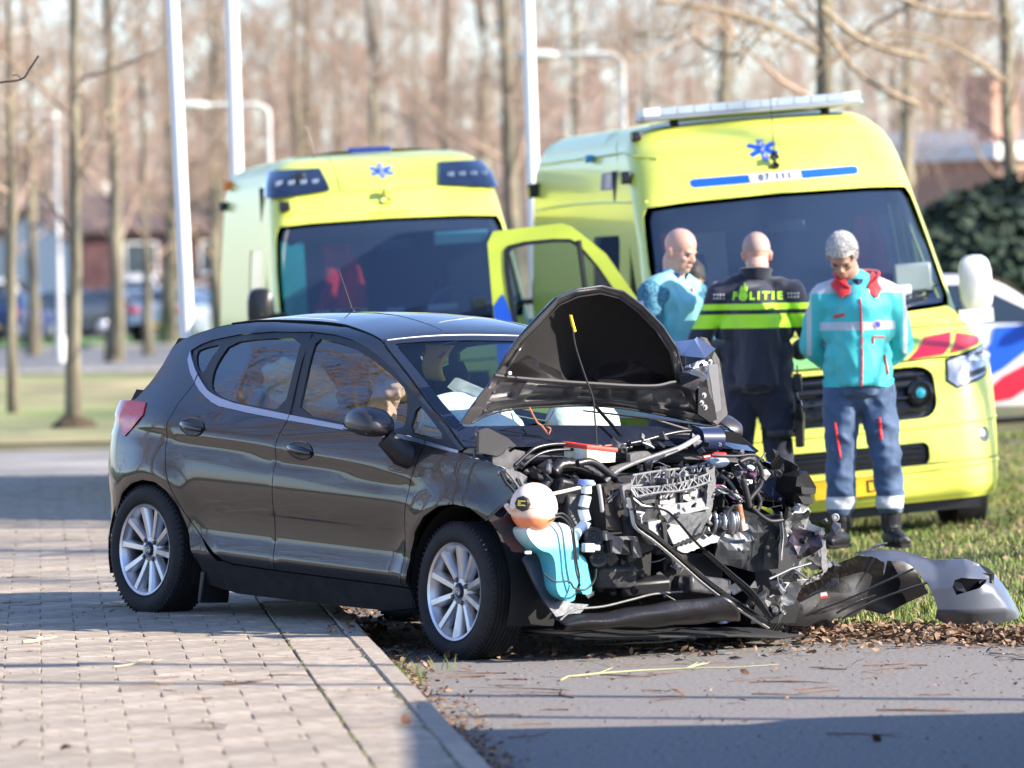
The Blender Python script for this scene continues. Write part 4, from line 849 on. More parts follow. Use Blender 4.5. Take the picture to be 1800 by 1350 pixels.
hose('under_tray_edge', [(3.1, -0.726, 0.222), (3.1, -0.65, 0.266), (3.1, -0.494, 0.279), (3.1, -0.338, 0.308), (3.1, -0.212, 0.332), (3.1, -0.053, 0.341)], .005, GREYP)
for c, r in (((3.06, -0.529, 0.58), .045), ((3.04, -0.484, 0.484), .040)):
    q_ = Vector((.75, -.6, .1)).to_track_quat('Z', 'Y').to_matrix(); g = G(); g.lathe([(r, -.05), (r, .0), (r*.93, .006), (r*.6, .004), (r*.55, -.004), (r*.25, -.004), (r*.2, .006), (0, .006)], c, rot=q_, n=28); g.obj('horn', BLK, car, autos=40)
g = G(); g.box((0, 0, 0), (.03, .055, .038)); g.box((.0, .045, 0), (.02, .03, .025)); o = g.obj('sensor', mat('sensor_grey', (.45, .47, .5), .4), car, bevel=.004); o.location = (3.1, -0.589, 0.536)
# slam panel and radiator group
sheet('carrier_side', [(3.02, -0.453, 0.797), (3.02, -0.347, 0.812), (3.02, -0.32, 0.675), (3.02, -0.329, 0.6), (3.02, -0.431, 0.612)], mat('brown_black_plastic', (.030, .026, .024), .35), .10)
for i in range(26):     # cast ribs on the left block
    a = (3.03, -0.448, 0.798); b = (3.03, -0.35, 0.728); y0, y1, z0, z1 = a[1], b[1], b[2], a[2]
    p, q_ = [A(3.035, random.uniform(y0, y1), random.uniform(z0, z1)) for _ in '12']
    if np.linalg.norm(p-q_) > .02 and i < 13: hose('rib', [p, q_], .0028, GREYP, 4, sm=False)
def truss(name, topl, botl, n_, m, r=.0035, x=0):
    T = refine([A(*p) for p in topl], 6); B = refine([A(*p) for p in botl], 6); g = G(); g.tube(T, r*1.5, 5); g.tube(B, r*1.5, 5)
    for i in range(n_+1):
        t = i/n_; f = lambda L_, s: L_[min(len(L_)-1, int(s*(len(L_)-1)))]
        g.tube([f(T, t), f(B, min(1, t+.5/n_))], r, 4); g.tube([f(B, min(1, t+.5/n_)), f(T, min(1, t+1/n_))], r, 4)
    return g.obj(name, m, car, smooth=False)
truss('slam_panel', [(3.1, -0.37, 0.797), (3.1, -0.237, 0.803), (3.1, -0.079, 0.824), (3.1, 0.074, 0.865)], [(3.12, -0.352, 0.759), (3.12, -0.236, 0.779), (3.12, -0.093, 0.79), (3.12, 0.066, 0.831)], 15, LG)
truss('slam_panel', [(3, -0.282, 0.847), (3, -0.13, 0.868), (3, 0.03, 0.884), (3, 0.142, 0.91)], [(3.06, -0.339, 0.8), (3.06, -0.206, 0.816), (3.06, -0.048, 0.837), (3.06, 0.105, 0.873)], 11, LG, .004)
for i in range(9):
    a = A(*(3.08, -0.19, 0.812)); b = A(*(3.08, 0.008, 0.828)); p = a+(b-a)*i/8; g = G(); g.box(p, (.05, .008, .055), rot=(random.uniform(-.3, .3), random.uniform(-.2, .2), 0)); g.obj('cooling_fin', LG if i % 3 else DG, car, smooth=False)
sheet('slam_panel_end', [(3.08, -0.396, 0.811), (3.08, -0.343, 0.816), (3.08, -0.328, 0.771), (3.08, -0.352, 0.741), (3.08, -0.336, 0.679), (3.08, -0.361, 0.671), (3.08, -0.383, 0.741)], LG, .02, jag=.006)
sheet('slam_panel_end', [(3.1, 0.053, 0.885), (3.1, 0.098, 0.895), (3.1, 0.108, 0.82), (3.1, 0.1, 0.731), (3.1, 0.09, 0.681), (3.1, 0.058, 0.681), (3.1, 0.066, 0.769)], GREYP, .02, jag=.006)
g = G(); a = A(*(3.06, -0.173, 0.793)); b = A(*(3.06, 0.047, 0.812)); d = A(*(3.06, -0.17, 0.726)); K = 15
for k in range(K): p = a+(d-a)*k/(K-1); q_ = p+(b-a)+A(0, 0, -.012*k/K); g.tube([p, q_], (.0032, .0014) if 0 else .0028, 4)
g.add([a+A(-.01, 0, .004), b+A(-.01, 0, .004), b+(d-a)+A(-.01, 0, -.012), d+A(-.01, 0, 0)], [(0, 3, 2, 1)])
rad = g.obj('radiator_core', mat('aluminium_core', (.50, .49, .48), .38, .6), car, smooth=False)
sheet('radiator_bar', [(3.08, -0.078, 0.8), (3.08, -0.058, 0.803), (3.08, -0.055, 0.732), (3.08, -0.071, 0.732)], BLK, .02)
sheet('shroud', [(3.08, -0.315, 0.769), (3.08, -0.214, 0.777), (3.08, -0.208, 0.732), (3.08, -0.262, 0.727), (3.08, -0.308, 0.746)], LG, .015, .5); sheet('shroud', [(3.1, -0.208, 0.723), (3.1, -0.058, 0.733), (3.1, 0.073, 0.759), (3.1, 0.075, 0.709), (3.1, -0.055, 0.688), (3.1, -0.205, 0.68)], mat('pale_shroud', (.17, .175, .18), .4, var=.4, vs=20), .012, -.6)
sheet('shroud', [(3.12, -0.215, 0.679), (3.12, -0.075, 0.687), (3.12, 0.04, 0.7), (3.12, 0.056, 0.655), (3.12, 0.047, 0.584), (3.12, -0.093, 0.544), (3.12, -0.145, 0.569), (3.12, -0.175, 0.649)], mat('pale_shroud', (0, 0, 0)), .012, .5); sheet('shroud', [(3.15, -0.294, 0.651), (3.15, -0.225, 0.661), (3.15, -0.207, 0.566), (3.15, -0.263, 0.551), (3.15, -0.29, 0.576)], mat('pale_shroud', (0, 0, 0)), .05, -.2)
sheet('shroud', [(3.16, -0.206, 0.647), (3.16, -0.117, 0.637), (3.16, -0.081, 0.577), (3.16, -0.183, 0.557)], LG, .03, -.5); sheet('shroud_rib', [(3.17, -0.24, 0.652), (3.17, -0.215, 0.653), (3.17, -0.204, 0.563), (3.17, -0.223, 0.568)], BLK, .02)
sheet('lower_grille_bar', [(3.16, -0.15, 0.552), (3.16, 0.065, 0.607), (3.16, 0.105, 0.587), (3.16, 0.086, 0.567), (3.16, -0.11, 0.517), (3.16, -0.143, 0.527)], LG, .02, -.3, jag=.004)
for i in range(6): 
    a = A(*(3.17, -0.171, 0.553)); b = A(*(3.17, -0.039, 0.588)); p = a+(b-a)*i/5; g = G(); g.box(p, (.03, .05, .008), rot=(.5, 0, .1)); g.obj('grille_vane', BLK, car, smooth=False)
sheet('carrier_web', [(3.1, -0.38, 0.747), (3.1, -0.328, 0.718), (3.1, -0.265, 0.73), (3.1, -0.199, 0.688), (3.1, -0.229, 0.648), (3.1, -0.258, 0.593), (3.1, -0.316, 0.618), (3.1, -0.351, 0.668)], DG, .01, .3, jag=.008)
for pts in ([(3.13, -0.357, 0.695), (3.13, -0.312, 0.69), (3.13, -0.33, 0.675), (3.13, -0.322, 0.645)], [(3.13, -0.392, 0.764), (3.13, -0.327, 0.725), (3.13, -0.269, 0.715)], [(3.13, 0.066, 0.683), (3.13, 0.048, 0.645), (3.13, 0.064, 0.595), (3.13, 0.033, 0.57)]): hose('bracket', pts, .004, WHITEP, 5, sm=False)
sheet('lower_bracket', [(3.1, -0.505, 0.598), (3.1, -0.429, 0.585), (3.1, -0.324, 0.585), (3.1, -0.278, 0.493), (3.1, -0.326, 0.49), (3.1, -0.345, 0.568), (3.1, -0.396, 0.573), (3.1, -0.399, 0.508), (3.1, -0.45, 0.513), (3.1, -0.459, 0.573), (3.1, -0.497, 0.568)], LG, .03, .2); sheet('lower_bracket', [(3.08, -0.476, 0.581), (3.08, -0.305, 0.576), (3.08, -0.288, 0.496), (3.08, -0.46, 0.512)], BLK, .03)
sheet('side_duct', [(3.05, -0.35, 0.677), (3.05, -0.218, 0.589), (3.05, -0.183, 0.527), (3.05, -0.277, 0.494), (3.05, -0.332, 0.564)], DG, .04)
# crash can, rusty horn, chassis leg, crushed far wing
g = G(); a = A(*(3.06, 0.115, 0.686)); b = A(*(3.16, 0.189, 0.703)); N = 14
for i in range(N): pass
g.grid(lambda u, v: a*(1-u)+b*u+A(.018*math.sin(u*19)+.02*math.sin(v*PI), 0, -.105*v+.008*math.sin(u*13)), 28, 10); o = g.obj('crash_can', mat('bright_steel', (.48, .48, .48), .28, .95), car, autos=None); s = o.modifiers.new('s', 'SOLIDIFY'); s.thickness = .004
hose('tow_eye', [(3.16, 0.194, 0.728), (3.16, 0.215, 0.698), (3.16, 0.211, 0.652), (3.16, 0.226, 0.617)], [.016, .020, .015, .012]*4+[.012], RUST, 10) if False else hose('tow_eye', [(3.16, 0.194, 0.728), (3.16, 0.226, 0.617)], .017, RUST, 10, sm=False)
sheet('chassis_plate', [(3, 0.213, 0.611), (3, 0.335, 0.65), (3, 0.432, 0.675), (3, 0.558, 0.675), (3, 0.584, 0.432), (3, 0.446, 0.417), (3, 0.221, 0.464)], mat('chassis_grey', (.060, .065, .072), .35, .6, var=.35, vs=10, bump=.5, bs=9), .01, .15, cr=.05)
for px in [(3.05, 0.365, 0.564), (3.05, 0.438, 0.533), (3.05, 0.462, 0.579), (3.05, 0.447, 0.5), (3.05, 0.302, 0.518)]:
    g = G(); g.lathe([(.011, .0), (.006, .004), (0, .004)], (px[0]+.03, px[1], px[2]), 'X', 12); g.obj('chassis_hole', BLKM, car)
sheet('wing_sheet', [(3.05, 0.543, 0.679), (3.05, 0.592, 0.738), (3.05, 0.654, 0.705), (3.05, 0.725, 0.615), (3.05, 0.784, 0.517), (3.05, 0.808, 0.456), (3.05, 0.756, 0.425), (3.05, 0.712, 0.487), (3.05, 0.69, 0.41), (3.05, 0.641, 0.328), (3.05, 0.578, 0.267), (3.05, 0.55, 0.308), (3.05, 0.596, 0.436), (3.05, 0.55, 0.538)], mat('torn_white_metal', (.36, .37, .37), .4, .5, col2=(.09, .095, .10), vs=9, thr=(.5, .62)), .004, .2, jag=.010, cr=.16)
sheet('wing_sheet', [(3.12, 0.516, 0.594), (3.12, 0.633, 0.62), (3.12, 0.703, 0.569), (3.12, 0.673, 0.505), (3.12, 0.574, 0.492), (3.12, 0.514, 0.513)], mat('burnt_metal', (.10, .075, .09), .3, .7, col2=(.02, .02, .025), vs=16), .004, .4, jag=.012, cr=.22)
sheet('wing_sheet', [(3, 0.416, 0.978), (3, 0.489, 0.954), (3, 0.618, 0.898), (3, 0.707, 0.853), (3, 0.73, 0.796), (3, 0.658, 0.786), (3, 0.561, 0.852), (3, 0.465, 0.913)], mat('dark_sheet', (.030, .032, .036), .28, .5), .006, .8, cr=.08)
sheet('wing_sheet', [(2.95, 0.51, 0.902), (2.95, 0.612, 0.865), (2.95, 0.674, 0.762), (2.95, 0.631, 0.685), (2.95, 0.552, 0.736), (2.95, 0.481, 0.838)], mat('dark_sheet', (0, 0, 0)), .006, -.6, jag=.008, cr=.12)
sheet('lamp_housing', [(3.1, 0.564, 0.853), (3.1, 0.616, 0.879), (3.1, 0.651, 0.843), (3.1, 0.686, 0.808), (3.1, 0.688, 0.777), (3.1, 0.662, 0.772), (3.1, 0.683, 0.736), (3.1, 0.645, 0.715), (3.1, 0.591, 0.736), (3.1, 0.568, 0.781)], BLK, .14, .2)
for pts in ([(3.16, 0.55, 0.811), (3.16, 0.629, 0.806), (3.16, 0.631, 0.78), (3.16, 0.558, 0.78)], [(3.17, 0.53, 0.77), (3.17, 0.61, 0.766), (3.17, 0.618, 0.735), (3.17, 0.559, 0.735)]): sheet('lamp_housing_rib', pts, BLK, .05)
sheet('splash_guard', [(3.18, 0.651, 0.598), (3.18, 0.685, 0.585), (3.18, 0.712, 0.445), (3.18, 0.681, 0.42)], GREYP, .004, jag=.006); 
for pts in ([(3.12, 0.471, 0.696), (3.12, 0.489, 0.594), (3.12, 0.489, 0.48)], [(3.14, 0.405, 0.398), (3.14, 0.527, 0.443), (3.14, 0.642, 0.468)], [(3.14, 0.45, 0.418), (3.14, 0.467, 0.341), (3.14, 0.409, 0.316)], [(3.14, 0.544, 0.443), (3.14, 0.629, 0.396), (3.14, 0.563, 0.392)]): hose('torn_strut', pts, .006, STEEL, 6, sm=False)
for i in range(9):
    c = A(*(3.2, 0.415, 0.257))+A(random.uniform(-.06, .06), random.uniform(-.16, .16), random.uniform(-.05, .07)); q = [c+A(0, random.uniform(-.03, .03), random.uniform(-.05, .05)) for _ in range(3)]; sheet('shard', q, [LG, INM, BLK][i % 3], .003)
# wiring looms, connector, reservoir
for k in range(9):
    o = [random.uniform(-.012, .012) for _ in range(6)]
    P = [(3.08, 0.1, 0.798), (3.08, 0.171, 0.794), (3.08, 0.231, 0.764), (3.08, 0.285, 0.743), (3.08, 0.323, 0.764)]; hose('loom_wire', [A(*p)+A(o[0]*2, o[i], o[5-i]*1.4) for i, p in enumerate(P)], .0022, [CABLE, WHITEP, mat('wire_green', (.1, .3, .2), .4), mat('wire_violet', (.25, .08, .25), .4)][k % 4], 4)
hose('loom', [(3.12, 0.223, 0.918), (3.12, 0.281, 0.933), (3.12, 0.341, 0.898), (3.12, 0.352, 0.822), (3.12, 0.303, 0.766), (3.12, 0.266, 0.726)], .011, CABLE, 10); hose('loom', [(3.14, 0.23, 0.843), (3.14, 0.253, 0.783), (3.14, 0.276, 0.717)], .016, CABLE, 12, ribs=True); hose('loom', [(3.15, 0.281, 0.718), (3.15, 0.342, 0.677), (3.15, 0.395, 0.657), (3.15, 0.461, 0.662)], .010, CABLE, 10, ribs=True)
hose('loom', [(3, 0.18, 0.865), (3, 0.26, 0.827), (3, 0.316, 0.764), (3, 0.331, 0.726)], .008, mat('grey_loom', (.2, .2, .2), .5), 8); hose('loom', [(3.1, 0.076, 0.946), (3.1, 0.205, 0.942), (3.1, 0.319, 0.948), (3.1, 0.37, 0.918)], .007, CABLE, 8); hose('loom', [(3.08, 0.355, 0.896), (3.08, 0.333, 0.82), (3.08, 0.383, 0.744), (3.08, 0.366, 0.693)], .012, CABLE, 10, ribs=True)
g = G(); a, b = [(3.06, 0.121, 0.944), (3.06, 0.186, 0.944)]; g.tube([a, b], .013, 10); a, b = [(3.06, 0.063, 0.933), (3.06, 0.121, 0.941)]; g.tube([a, b], .008, 8); g.obj('red_connector', RED, car)
g = G(); c = (3, 0.197, 0.91); g.ell(c, (.05, .052, .026), n=18); g.obj('brake_reservoir', mat('reservoir_white', (.50, .60, .68), .2), car)
for k in range(8):
    c = A(*(3.08, 0.284, 0.865))+A(random.uniform(-.03, .03), random.uniform(-.05, .05), random.uniform(-.05, .05)); g = G(); g.box(c, (.03, .02, .014), rot=(random.random(), random.random(), random.random())); g.obj('plug', [WHITEP, GREYP, mat('plug_violet', (.16, .08, .14), .4)][k % 3], car, smooth=False)
g = G(); g.tube([(2.8, 0.232, 1.001), (2.8, 0.354, 1.002)], .055, 18); g.obj('brake_servo', mat('servo_blue', (.015, .022, .06), .3), car)
# blades of the torn front trim
bl = empty('front_trim_blade', (0, 0, 0), 0, car)
P1 = [(3.22, -0.475, 0.76), (3.22, -0.453, 0.7), (3.22, -0.437, 0.646), (3.22, -0.404, 0.616), (3.22, -0.32, 0.571), (3.22, -0.188, 0.486), (3.22, -0.022, 0.375), (3.22, 0.144, 0.284), (3.22, 0.344, 0.186)]
hose('blade_face', P1, .013, mat('cream_trim', (.62, .60, .54), .4, col2=(.40, .40, .40), vs=6), 8, bl, flat=.35)
hose('blade_back', [A(*p)+A(-.02, .018, .022) for p in P1], .022, GLOSSBLK, 8, bl, flat=.5)
hose('trim_strip', [(3.26, -0.491, 0.713), (3.26, -0.428, 0.72), (3.26, -0.353, 0.72), (3.26, -0.289, 0.706), (3.26, -0.23, 0.666), (3.26, -0.129, 0.579), (3.26, 0.01, 0.478), (3.26, 0.172, 0.352), (3.26, 0.274, 0.271), (3.26, 0.316, 0.22)], .010, GLOSSBLK, 8, flat=.5)
hose('trim_strip', [(3.28, -0.079, 0.53), (3.28, 0.054, 0.442), (3.28, 0.188, 0.354), (3.28, 0.298, 0.24)], .022, BLK, 8, flat=.4)
# loose small pieces all through the bay
cols = [LG, BLK, DG, STEEL, GREYP, BLK, BLK, INM, CABLE, BLKM, DG, BLK, mat('pale_shroud', (0, 0, 0)), DG, BLK]
def bits(pa, pb, n_, x0, x1, s0=.01, s1=.035):
    ya, za = pa[1], pa[2]; yb, zb = pb[1], pb[2]
    for i in range(n_):
        c = A(random.uniform(x0, x1), random.uniform(min(ya, yb), max(ya, yb)), random.uniform(min(za, zb), max(za, zb))); m = random.choice(cols); k = random.random(); g = G()
        if k < .35: g.box(c, (random.uniform(s0, s1), random.uniform(s0, s1), random.uniform(s0*.5, s1)), rot=tuple(random.uniform(-1, 1) for _ in range(3))); nm = 'bracket'; g.obj(nm, m, car, smooth=False, autos=None)
        elif k < .6:
            d = nrm(RNG.normal(size=3)); L_ = random.uniform(s1, s1*3); g.tube([c, c+d*L_*.5+RNG.normal(0, .012, 3), c+d*L_], random.uniform(.002, .006), 6); g.obj('pipe', m, car)
        elif k < .8:
            N = random.randint(4, 6); P = [c+A(random.uniform(-.02, .02), s1*random.uniform(.4, 1.1)*math.cos(2*PI*j/N), s1*random.uniform(.4, 1.1)*math.sin(2*PI*j/N)) for j in range(N)]; g.add(P+[c+A(.015, 0, 0)], [(j, (j+1) % N, N) for j in range(N)]); g.obj('torn_plate', m, car, smooth=False, autos=None)
        else:
            q_ = Vector(tuple(RNG.normal(size=3)+A(2, -1, 0))).to_track_quat('Z', 'Y').to_matrix(); r = random.uniform(s0*.6, s1*.6); g.lathe([(r, -r), (r, 0), (r*.6, r*.2), (r*.5, 0), (0, 0)], c, rot=q_, n=12); g.obj('fitting', m, car)
bits((3, -0.855, 0.895), (3, -0.445, 0.811), 18, 2.75, 2.95); bits((3, -0.291, 0.899), (3, 0.163, 0.814), 34, 2.95, 3.12, .008, .028); bits((3, -0.317, 0.786), (3, 0.176, 0.573), 34, 3.05, 3.18, .008, .026)
bits((3, 0.155, 0.966), (3, 0.563, 0.688), 34, 2.9, 3.12, .01, .035); bits((3, -0.556, 0.536), (3, 0.191, 0.307), 34, 2.85, 3.0, .012, .04); bits((3, 0.563, 0.688), (3, 0.835, 0.303), 16, 3.05, 3.2, .01, .035); bits((3, -0.233, 1.012), (3, 0.287, 0.942), 14, 2.75, 2.95)
bits((3, 0.218, 0.408), (3, 0.557, 0.202), 12, 3.0, 3.25, .01, .05); bits((2.8, -0.843, 0.858), (2.8, -0.698, 0.772), 8, 2.74, 2.85, .008, .02)
g = G(); P = [(2.84, -0.876, 0.858), (2.84, -0.857, 0.863), (2.84, -0.788, 0.849), (2.84, -0.744, 0.829), (2.84, -0.747, 0.769), (2.84, -0.765, 0.754), (2.84, -0.81, 0.799), (2.84, -0.855, 0.828)]; g.prism([(p[1], p[2]) for p in P], lambda u, v, t: (2.82+t+.2*(v-.8), u, v), .02); g.obj('headlamp_bracket', LG, car, smooth=False)
hose('headlamp_bracket', [(2.88, -0.917, 0.85), (2.88, -0.891, 0.811), (2.88, -0.845, 0.771), (2.88, -0.803, 0.727), (2.88, -0.78, 0.702)], .007, BLK); hose('headlamp_bracket', [(2.89, -0.901, 0.861), (2.89, -0.849, 0.812), (2.89, -0.796, 0.752), (2.89, -0.77, 0.728)], .006, GREYP)

# ---------------------------------------------------------------- torn-off bumper lying on the leaves
bp = empty('torn_bumper', (1.9, 26.3, 0)); tag(bp, 'torn off dark grey front bumper lying twisted on leaves at the edge of the asphalt', 'bumper')
BPM = mat('bumper_paint', (.11, .12, .145), .42, .4, coat=.7, coat_r=.22, bump=.05, bs=20)
DKB = mat('bumper_dark', (.008, .0075, .008), .14, .2, coat=1.0, coat_r=.06, bump=.10, bs=9)
def bsheet(name, px, m, yf, t=.006, step=.05, holes=(), off=0, smooth=0, rim=.012):
    loc = Vector((1.9, 26.3, 0)); S = lambda u, v, o: (u-loc.x, yf(u, v)-o-loc.y, v-loc.z)
    o = panel(name, [(p[0], p[2]) for p in px], S, m, bp, holes=[[(p[0], p[2]) for p in h] for h in holes], step=step, gap=0, rim=rim, off=off, smooth=smooth)
    s = o.modifiers.new('s', 'SOLIDIFY'); s.thickness = t; s.offset = -1; return o
up = [(1.573, 26.2, 0.373), (1.707, 26.2, 0.384), (1.809, 26.2, 0.374), (1.929, 26.2, 0.335), (2.063, 26.2, 0.348), (2.183, 26.2, 0.295), (2.26, 26.2, 0.207), (2.339, 26.2, 0.072)]
upx = [p[0] for p in up]; upz = [p[2] for p in up]
def yend(u, v):
    d = max(0, interp(u, upx, upz)-v); k = 26.02+.9*(u-1.98)**2 if u > 1.98 else 26.02+.5*(u-1.98)**2
    return k+.16*max(0, 1-d/.11)**2+.10*max(0, (.12-v)/.12)+.02*math.sin(u*11)
lamp = [(2.015, 26.1, 0.186), (1.998, 26.1, 0.223), (2.009, 26.1, 0.254), (2.04, 26.1, 0.264), (2.158, 26.1, 0.252), (2.155, 26.1, 0.241), (2.123, 26.1, 0.216)]
main = [(1.685, 26.1, 0.282), (1.694, 26.1, 0.339), (1.655, 26.1, 0.348), (1.567, 26.1, 0.378), (1.63, 26.1, 0.388), (1.7, 26.1, 0.389), (1.755, 26.1, 0.388), (1.802, 26.1, 0.379), (1.864, 26.1, 0.359), (1.922, 26.1, 0.34), (1.99, 26.1, 0.341), (2.073, 26.1, 0.342), (2.13, 26.1, 0.32), (2.174, 26.1, 0.267), (2.17, 26.1, 0.236), (2.189, 26.1, 0.23), (2.208, 26.1, 0.271), (2.251, 26.1, 0.213), (2.292, 26.1, 0.144), (2.33, 26.1, 0.078), (2.319, 26.1, 0.065), (2.251, 26.1, 0.051), (2.183, 26.1, 0.042), (2.133, 26.1, 0.032), (2.08, 26.1, 0.018), (2.028, 26.1, 0.024), (1.968, 26.1, 0.051), (1.919, 26.1, 0.078), (1.928, 26.1, 0.125), (1.923, 26.1, 0.146), (1.903, 26.1, 0.207), (1.84, 26.1, 0.297), (1.801, 26.1, 0.332), (1.773, 26.1, 0.343), (1.707, 26.1, 0.344)]
bsheet('bumper_end', main, BPM, yend, holes=[lamp], step=.03)
# the fold that rises behind the end
fold = [(2.02, 26.5, 0.318), (2.052, 26.5, 0.333), (2.087, 26.5, 0.33), (2.145, 26.5, 0.31), (2.208, 26.5, 0.277), (2.252, 26.5, 0.233), (2.235, 26.5, 0.207), (2.204, 26.5, 0.245), (2.163, 26.5, 0.288), (2.105, 26.5, 0.311)]
bsheet('bumper_return', fold, BPM, lambda u, v: 26.52-.3*(v-.25), step=.04)
sl_ = [(2.007, 26.1, 0.166), (1.977, 26.1, 0.213), (1.993, 26.1, 0.27), (2.041, 26.1, 0.285), (2.187, 26.1, 0.277), (2.186, 26.1, 0.22), (2.123, 26.1, 0.189)]
bsheet('fog_lamp_recess', sl_, GLOSSBLK, lambda u, v: 26.085+.9*max(0, u-2.0)**2, step=.05)
for k in range(5):
    a, b = (2.012, 26.08, 0.24), (2.053, 26.08, 0.202); g = G(); g.box((a[0]+k*.010-1.9, 26.09-26.3, a[2]-.012-.0035*k), (.004, .03, .05), rot=(0, -.5, 0)); g.obj('recess_vane', BPM, bp, smooth=False)
g = G(); P = [(2.052, 26.06, 0.214), (2.099, 26.06, 0.239), (2.152, 26.06, 0.249), (2.125, 26.06, 0.228), (2.073, 26.06, 0.206)]; g.prism([(p[0]-1.9, p[2]) for p in P], lambda u, v, t: (u, 26.10-26.3+t, v), .01); g.obj('fog_lamp_lens', mat('pale_plastic', (.55, .55, .56), .3), bp, smooth=False)
# middle: dark glossy skin sloping to the ground on the left
def ymid(u, v): return 25.78+.62*(u-1.15)+.04-.42*v+.03*math.sin(u*8)
midp = [(1.158, 26, 0.136), (1.203, 26, 0.193), (1.259, 26, 0.254), (1.33, 26, 0.294), (1.406, 26, 0.329), (1.488, 26, 0.361), (1.561, 26, 0.383), (1.649, 26, 0.366), (1.69, 26, 0.334), (1.679, 26, 0.282), (1.578, 26, 0.305), (1.492, 26, 0.288), (1.418, 26, 0.261), (1.334, 26, 0.216), (1.268, 26, 0.165), (1.197, 26, 0.125)]
bsheet('bumper_skin', midp, DKB, lambda u, v: ymid(u, v)-.02, step=.04)
mid2 = [(1.176, 26, 0.099), (1.197, 26, 0.12), (1.268, 26, 0.16), (1.334, 26, 0.211), (1.418, 26, 0.256), (1.491, 26, 0.283), (1.578, 26, 0.3), (1.668, 26, 0.282), (1.675, 26, 0.339), (1.766, 26, 0.348), (1.833, 26, 0.308), (1.891, 26, 0.213), (1.911, 26, 0.178), (1.801, 26, 0.134), (1.701, 26, 0.089), (1.644, 26, 0.106), (1.593, 26, 0.122), (1.54, 26, 0.087), (1.488, 26, 0.096), (1.422, 26, 0.074), (1.331, 26, 0.06), (1.24, 26, 0.067)]
bsheet('bumper_inside', mid2, mat('bumper_inside_plastic', (.012, .011, .012), .28, coat=.5, coat_r=.2, bump=.2, bs=12), lambda u, v: ymid(u, v)+.06+.35*v+.03*mnoise.noise((u*6, v*6, 0)), step=.04)
for pts in ([(1.277, 25.95, 0.095), (1.408, 25.95, 0.145), (1.539, 25.95, 0.194), (1.696, 25.95, 0.264), (1.816, 25.95, 0.313)], [(1.486, 25.97, 0.09), (1.617, 25.97, 0.16), (1.748, 25.97, 0.209), (1.879, 25.97, 0.248)], [(1.185, 25.92, 0.12), (1.277, 25.92, 0.17), (1.382, 25.92, 0.22)], [(1.458, 25.93, 0.119), (1.537, 25.93, 0.159), (1.641, 25.93, 0.198)]):
    o = hose('stiffening_rib', [A(*p)-A(1.9, 26.3, 0) for p in pts], .010, mat('rib_grey', (.035, .035, .038), .3), 6, bp, flat=.6)
for pts in ([(1.239, 25.9, 0.25), (1.278, 25.9, 0.275), (1.343, 25.9, 0.299), (1.398, 25.9, 0.314), (1.382, 25.9, 0.288), (1.304, 25.9, 0.259), (1.261, 25.9, 0.223)],):
    bsheet('lamp_fragment', pts, mat('scuffed_clear', (.35, .34, .34), .3, .3, col2=(.04, .04, .04), vs=60, thr=(.4, .55)), lambda u, v: ymid(u, v)-.045, step=.03)
g = G(); a, b, c, d = [A(*p)-A(1.9, 26.3, 0) for p in [(1.386, 25.9, 0.215), (1.414, 25.9, 0.22), (1.422, 25.9, 0.194), (1.388, 25.9, 0.189)]]; g.add([a, b, c, d], [(0, 3, 2, 1)]); o = g.obj('sticker', mat('sticker_white', (.55, .55, .6), .5), bp, smooth=False)
g = G(); g.add([a*.35+d*.65+A(0, -.002, 0), b*.35+c*.65+A(0, -.002, 0), c+A(0, -.002, 0), d+A(0, -.002, 0)], [(0, 3, 2, 1)]); g.obj('sticker_band', mat('sticker_red', (.7, .05, .02), .5), bp, smooth=False)
o = hose('torn_bracket', [A(*p)-A(1.9, 26.3, 0) for p in [(1.619, 26.3, 0.378), (1.656, 26.3, 0.398), (1.696, 26.3, 0.413), (1.722, 26.3, 0.415)]], .006, STEEL, 5, bp, sm=False)
for k in range(4):
    p = A(*(1.656, 26.3, 0.388))-A(1.9, 26.3, 0)+A(k*.016, 0, k*.006); g = G(); g.box(p, (.004, .004, .022), rot=(0, .3, 0)); g.obj('clip', STEEL, bp, smooth=False)
blade_low = [(1.37, 25.75, 0.075), (1.473, 25.75, 0.088), (1.577, 25.75, 0.101)]

# ---------------------------------------------------------------- ambulances (x forward, y left, z up)
AV = [.20, .35, .55, .75, .95, 1.15, 1.25, 1.35, 1.50, 2.16, 2.50, 2.70, 2.85, 3.0, 3.2]
AZ = [.26, .35, .55, .75, .95, 1.12, 1.19, 1.27, 1.41, 2.20, 2.49, 2.61, 2.70, 2.745, 2.76]
AF = [-.06, 0, 0, -.02, -.05, -.11, -.21, -.46, -.86, -1.60, -1.88, -2.08, -2.30, -2.75, -3.6]
AW = [.93, .965, .98, .995, 1.0, 1.0, .995, .985, .975, .905, .865, .82, .74, .58, .30]
AR = [.30, .33, .36, .38, .38, .36, .34, .32, .26, .20, .22, .25, .30, .30, .20]
AB = [.10, .10, .10, .10, .11, .13, .15, .16, .17, .15, .13, .11, .09, .06, .02]
ai = [smooth_interp(AV, q) for q in (AZ, AF, AW, AR, AB)]
DKG = mat('ambulance_trim_black', (.012, .012, .014), .35)
AGL = glassmat('ambulance_glass', (.50, .60, .70), ior=2.0, opac=.14, oc=(.10, .16, .28))  # bluish film puts the sky's reflection into the glass colour
AGS = glassmat('ambulance_side_glass', (.16, .22, .24), ior=1.9)
SWH = mat('silver_white', (.62, .62, .61), .35)
REFR = mat('reflective_red', (.72, .02, .05), .35, bump=.05, bs=200)
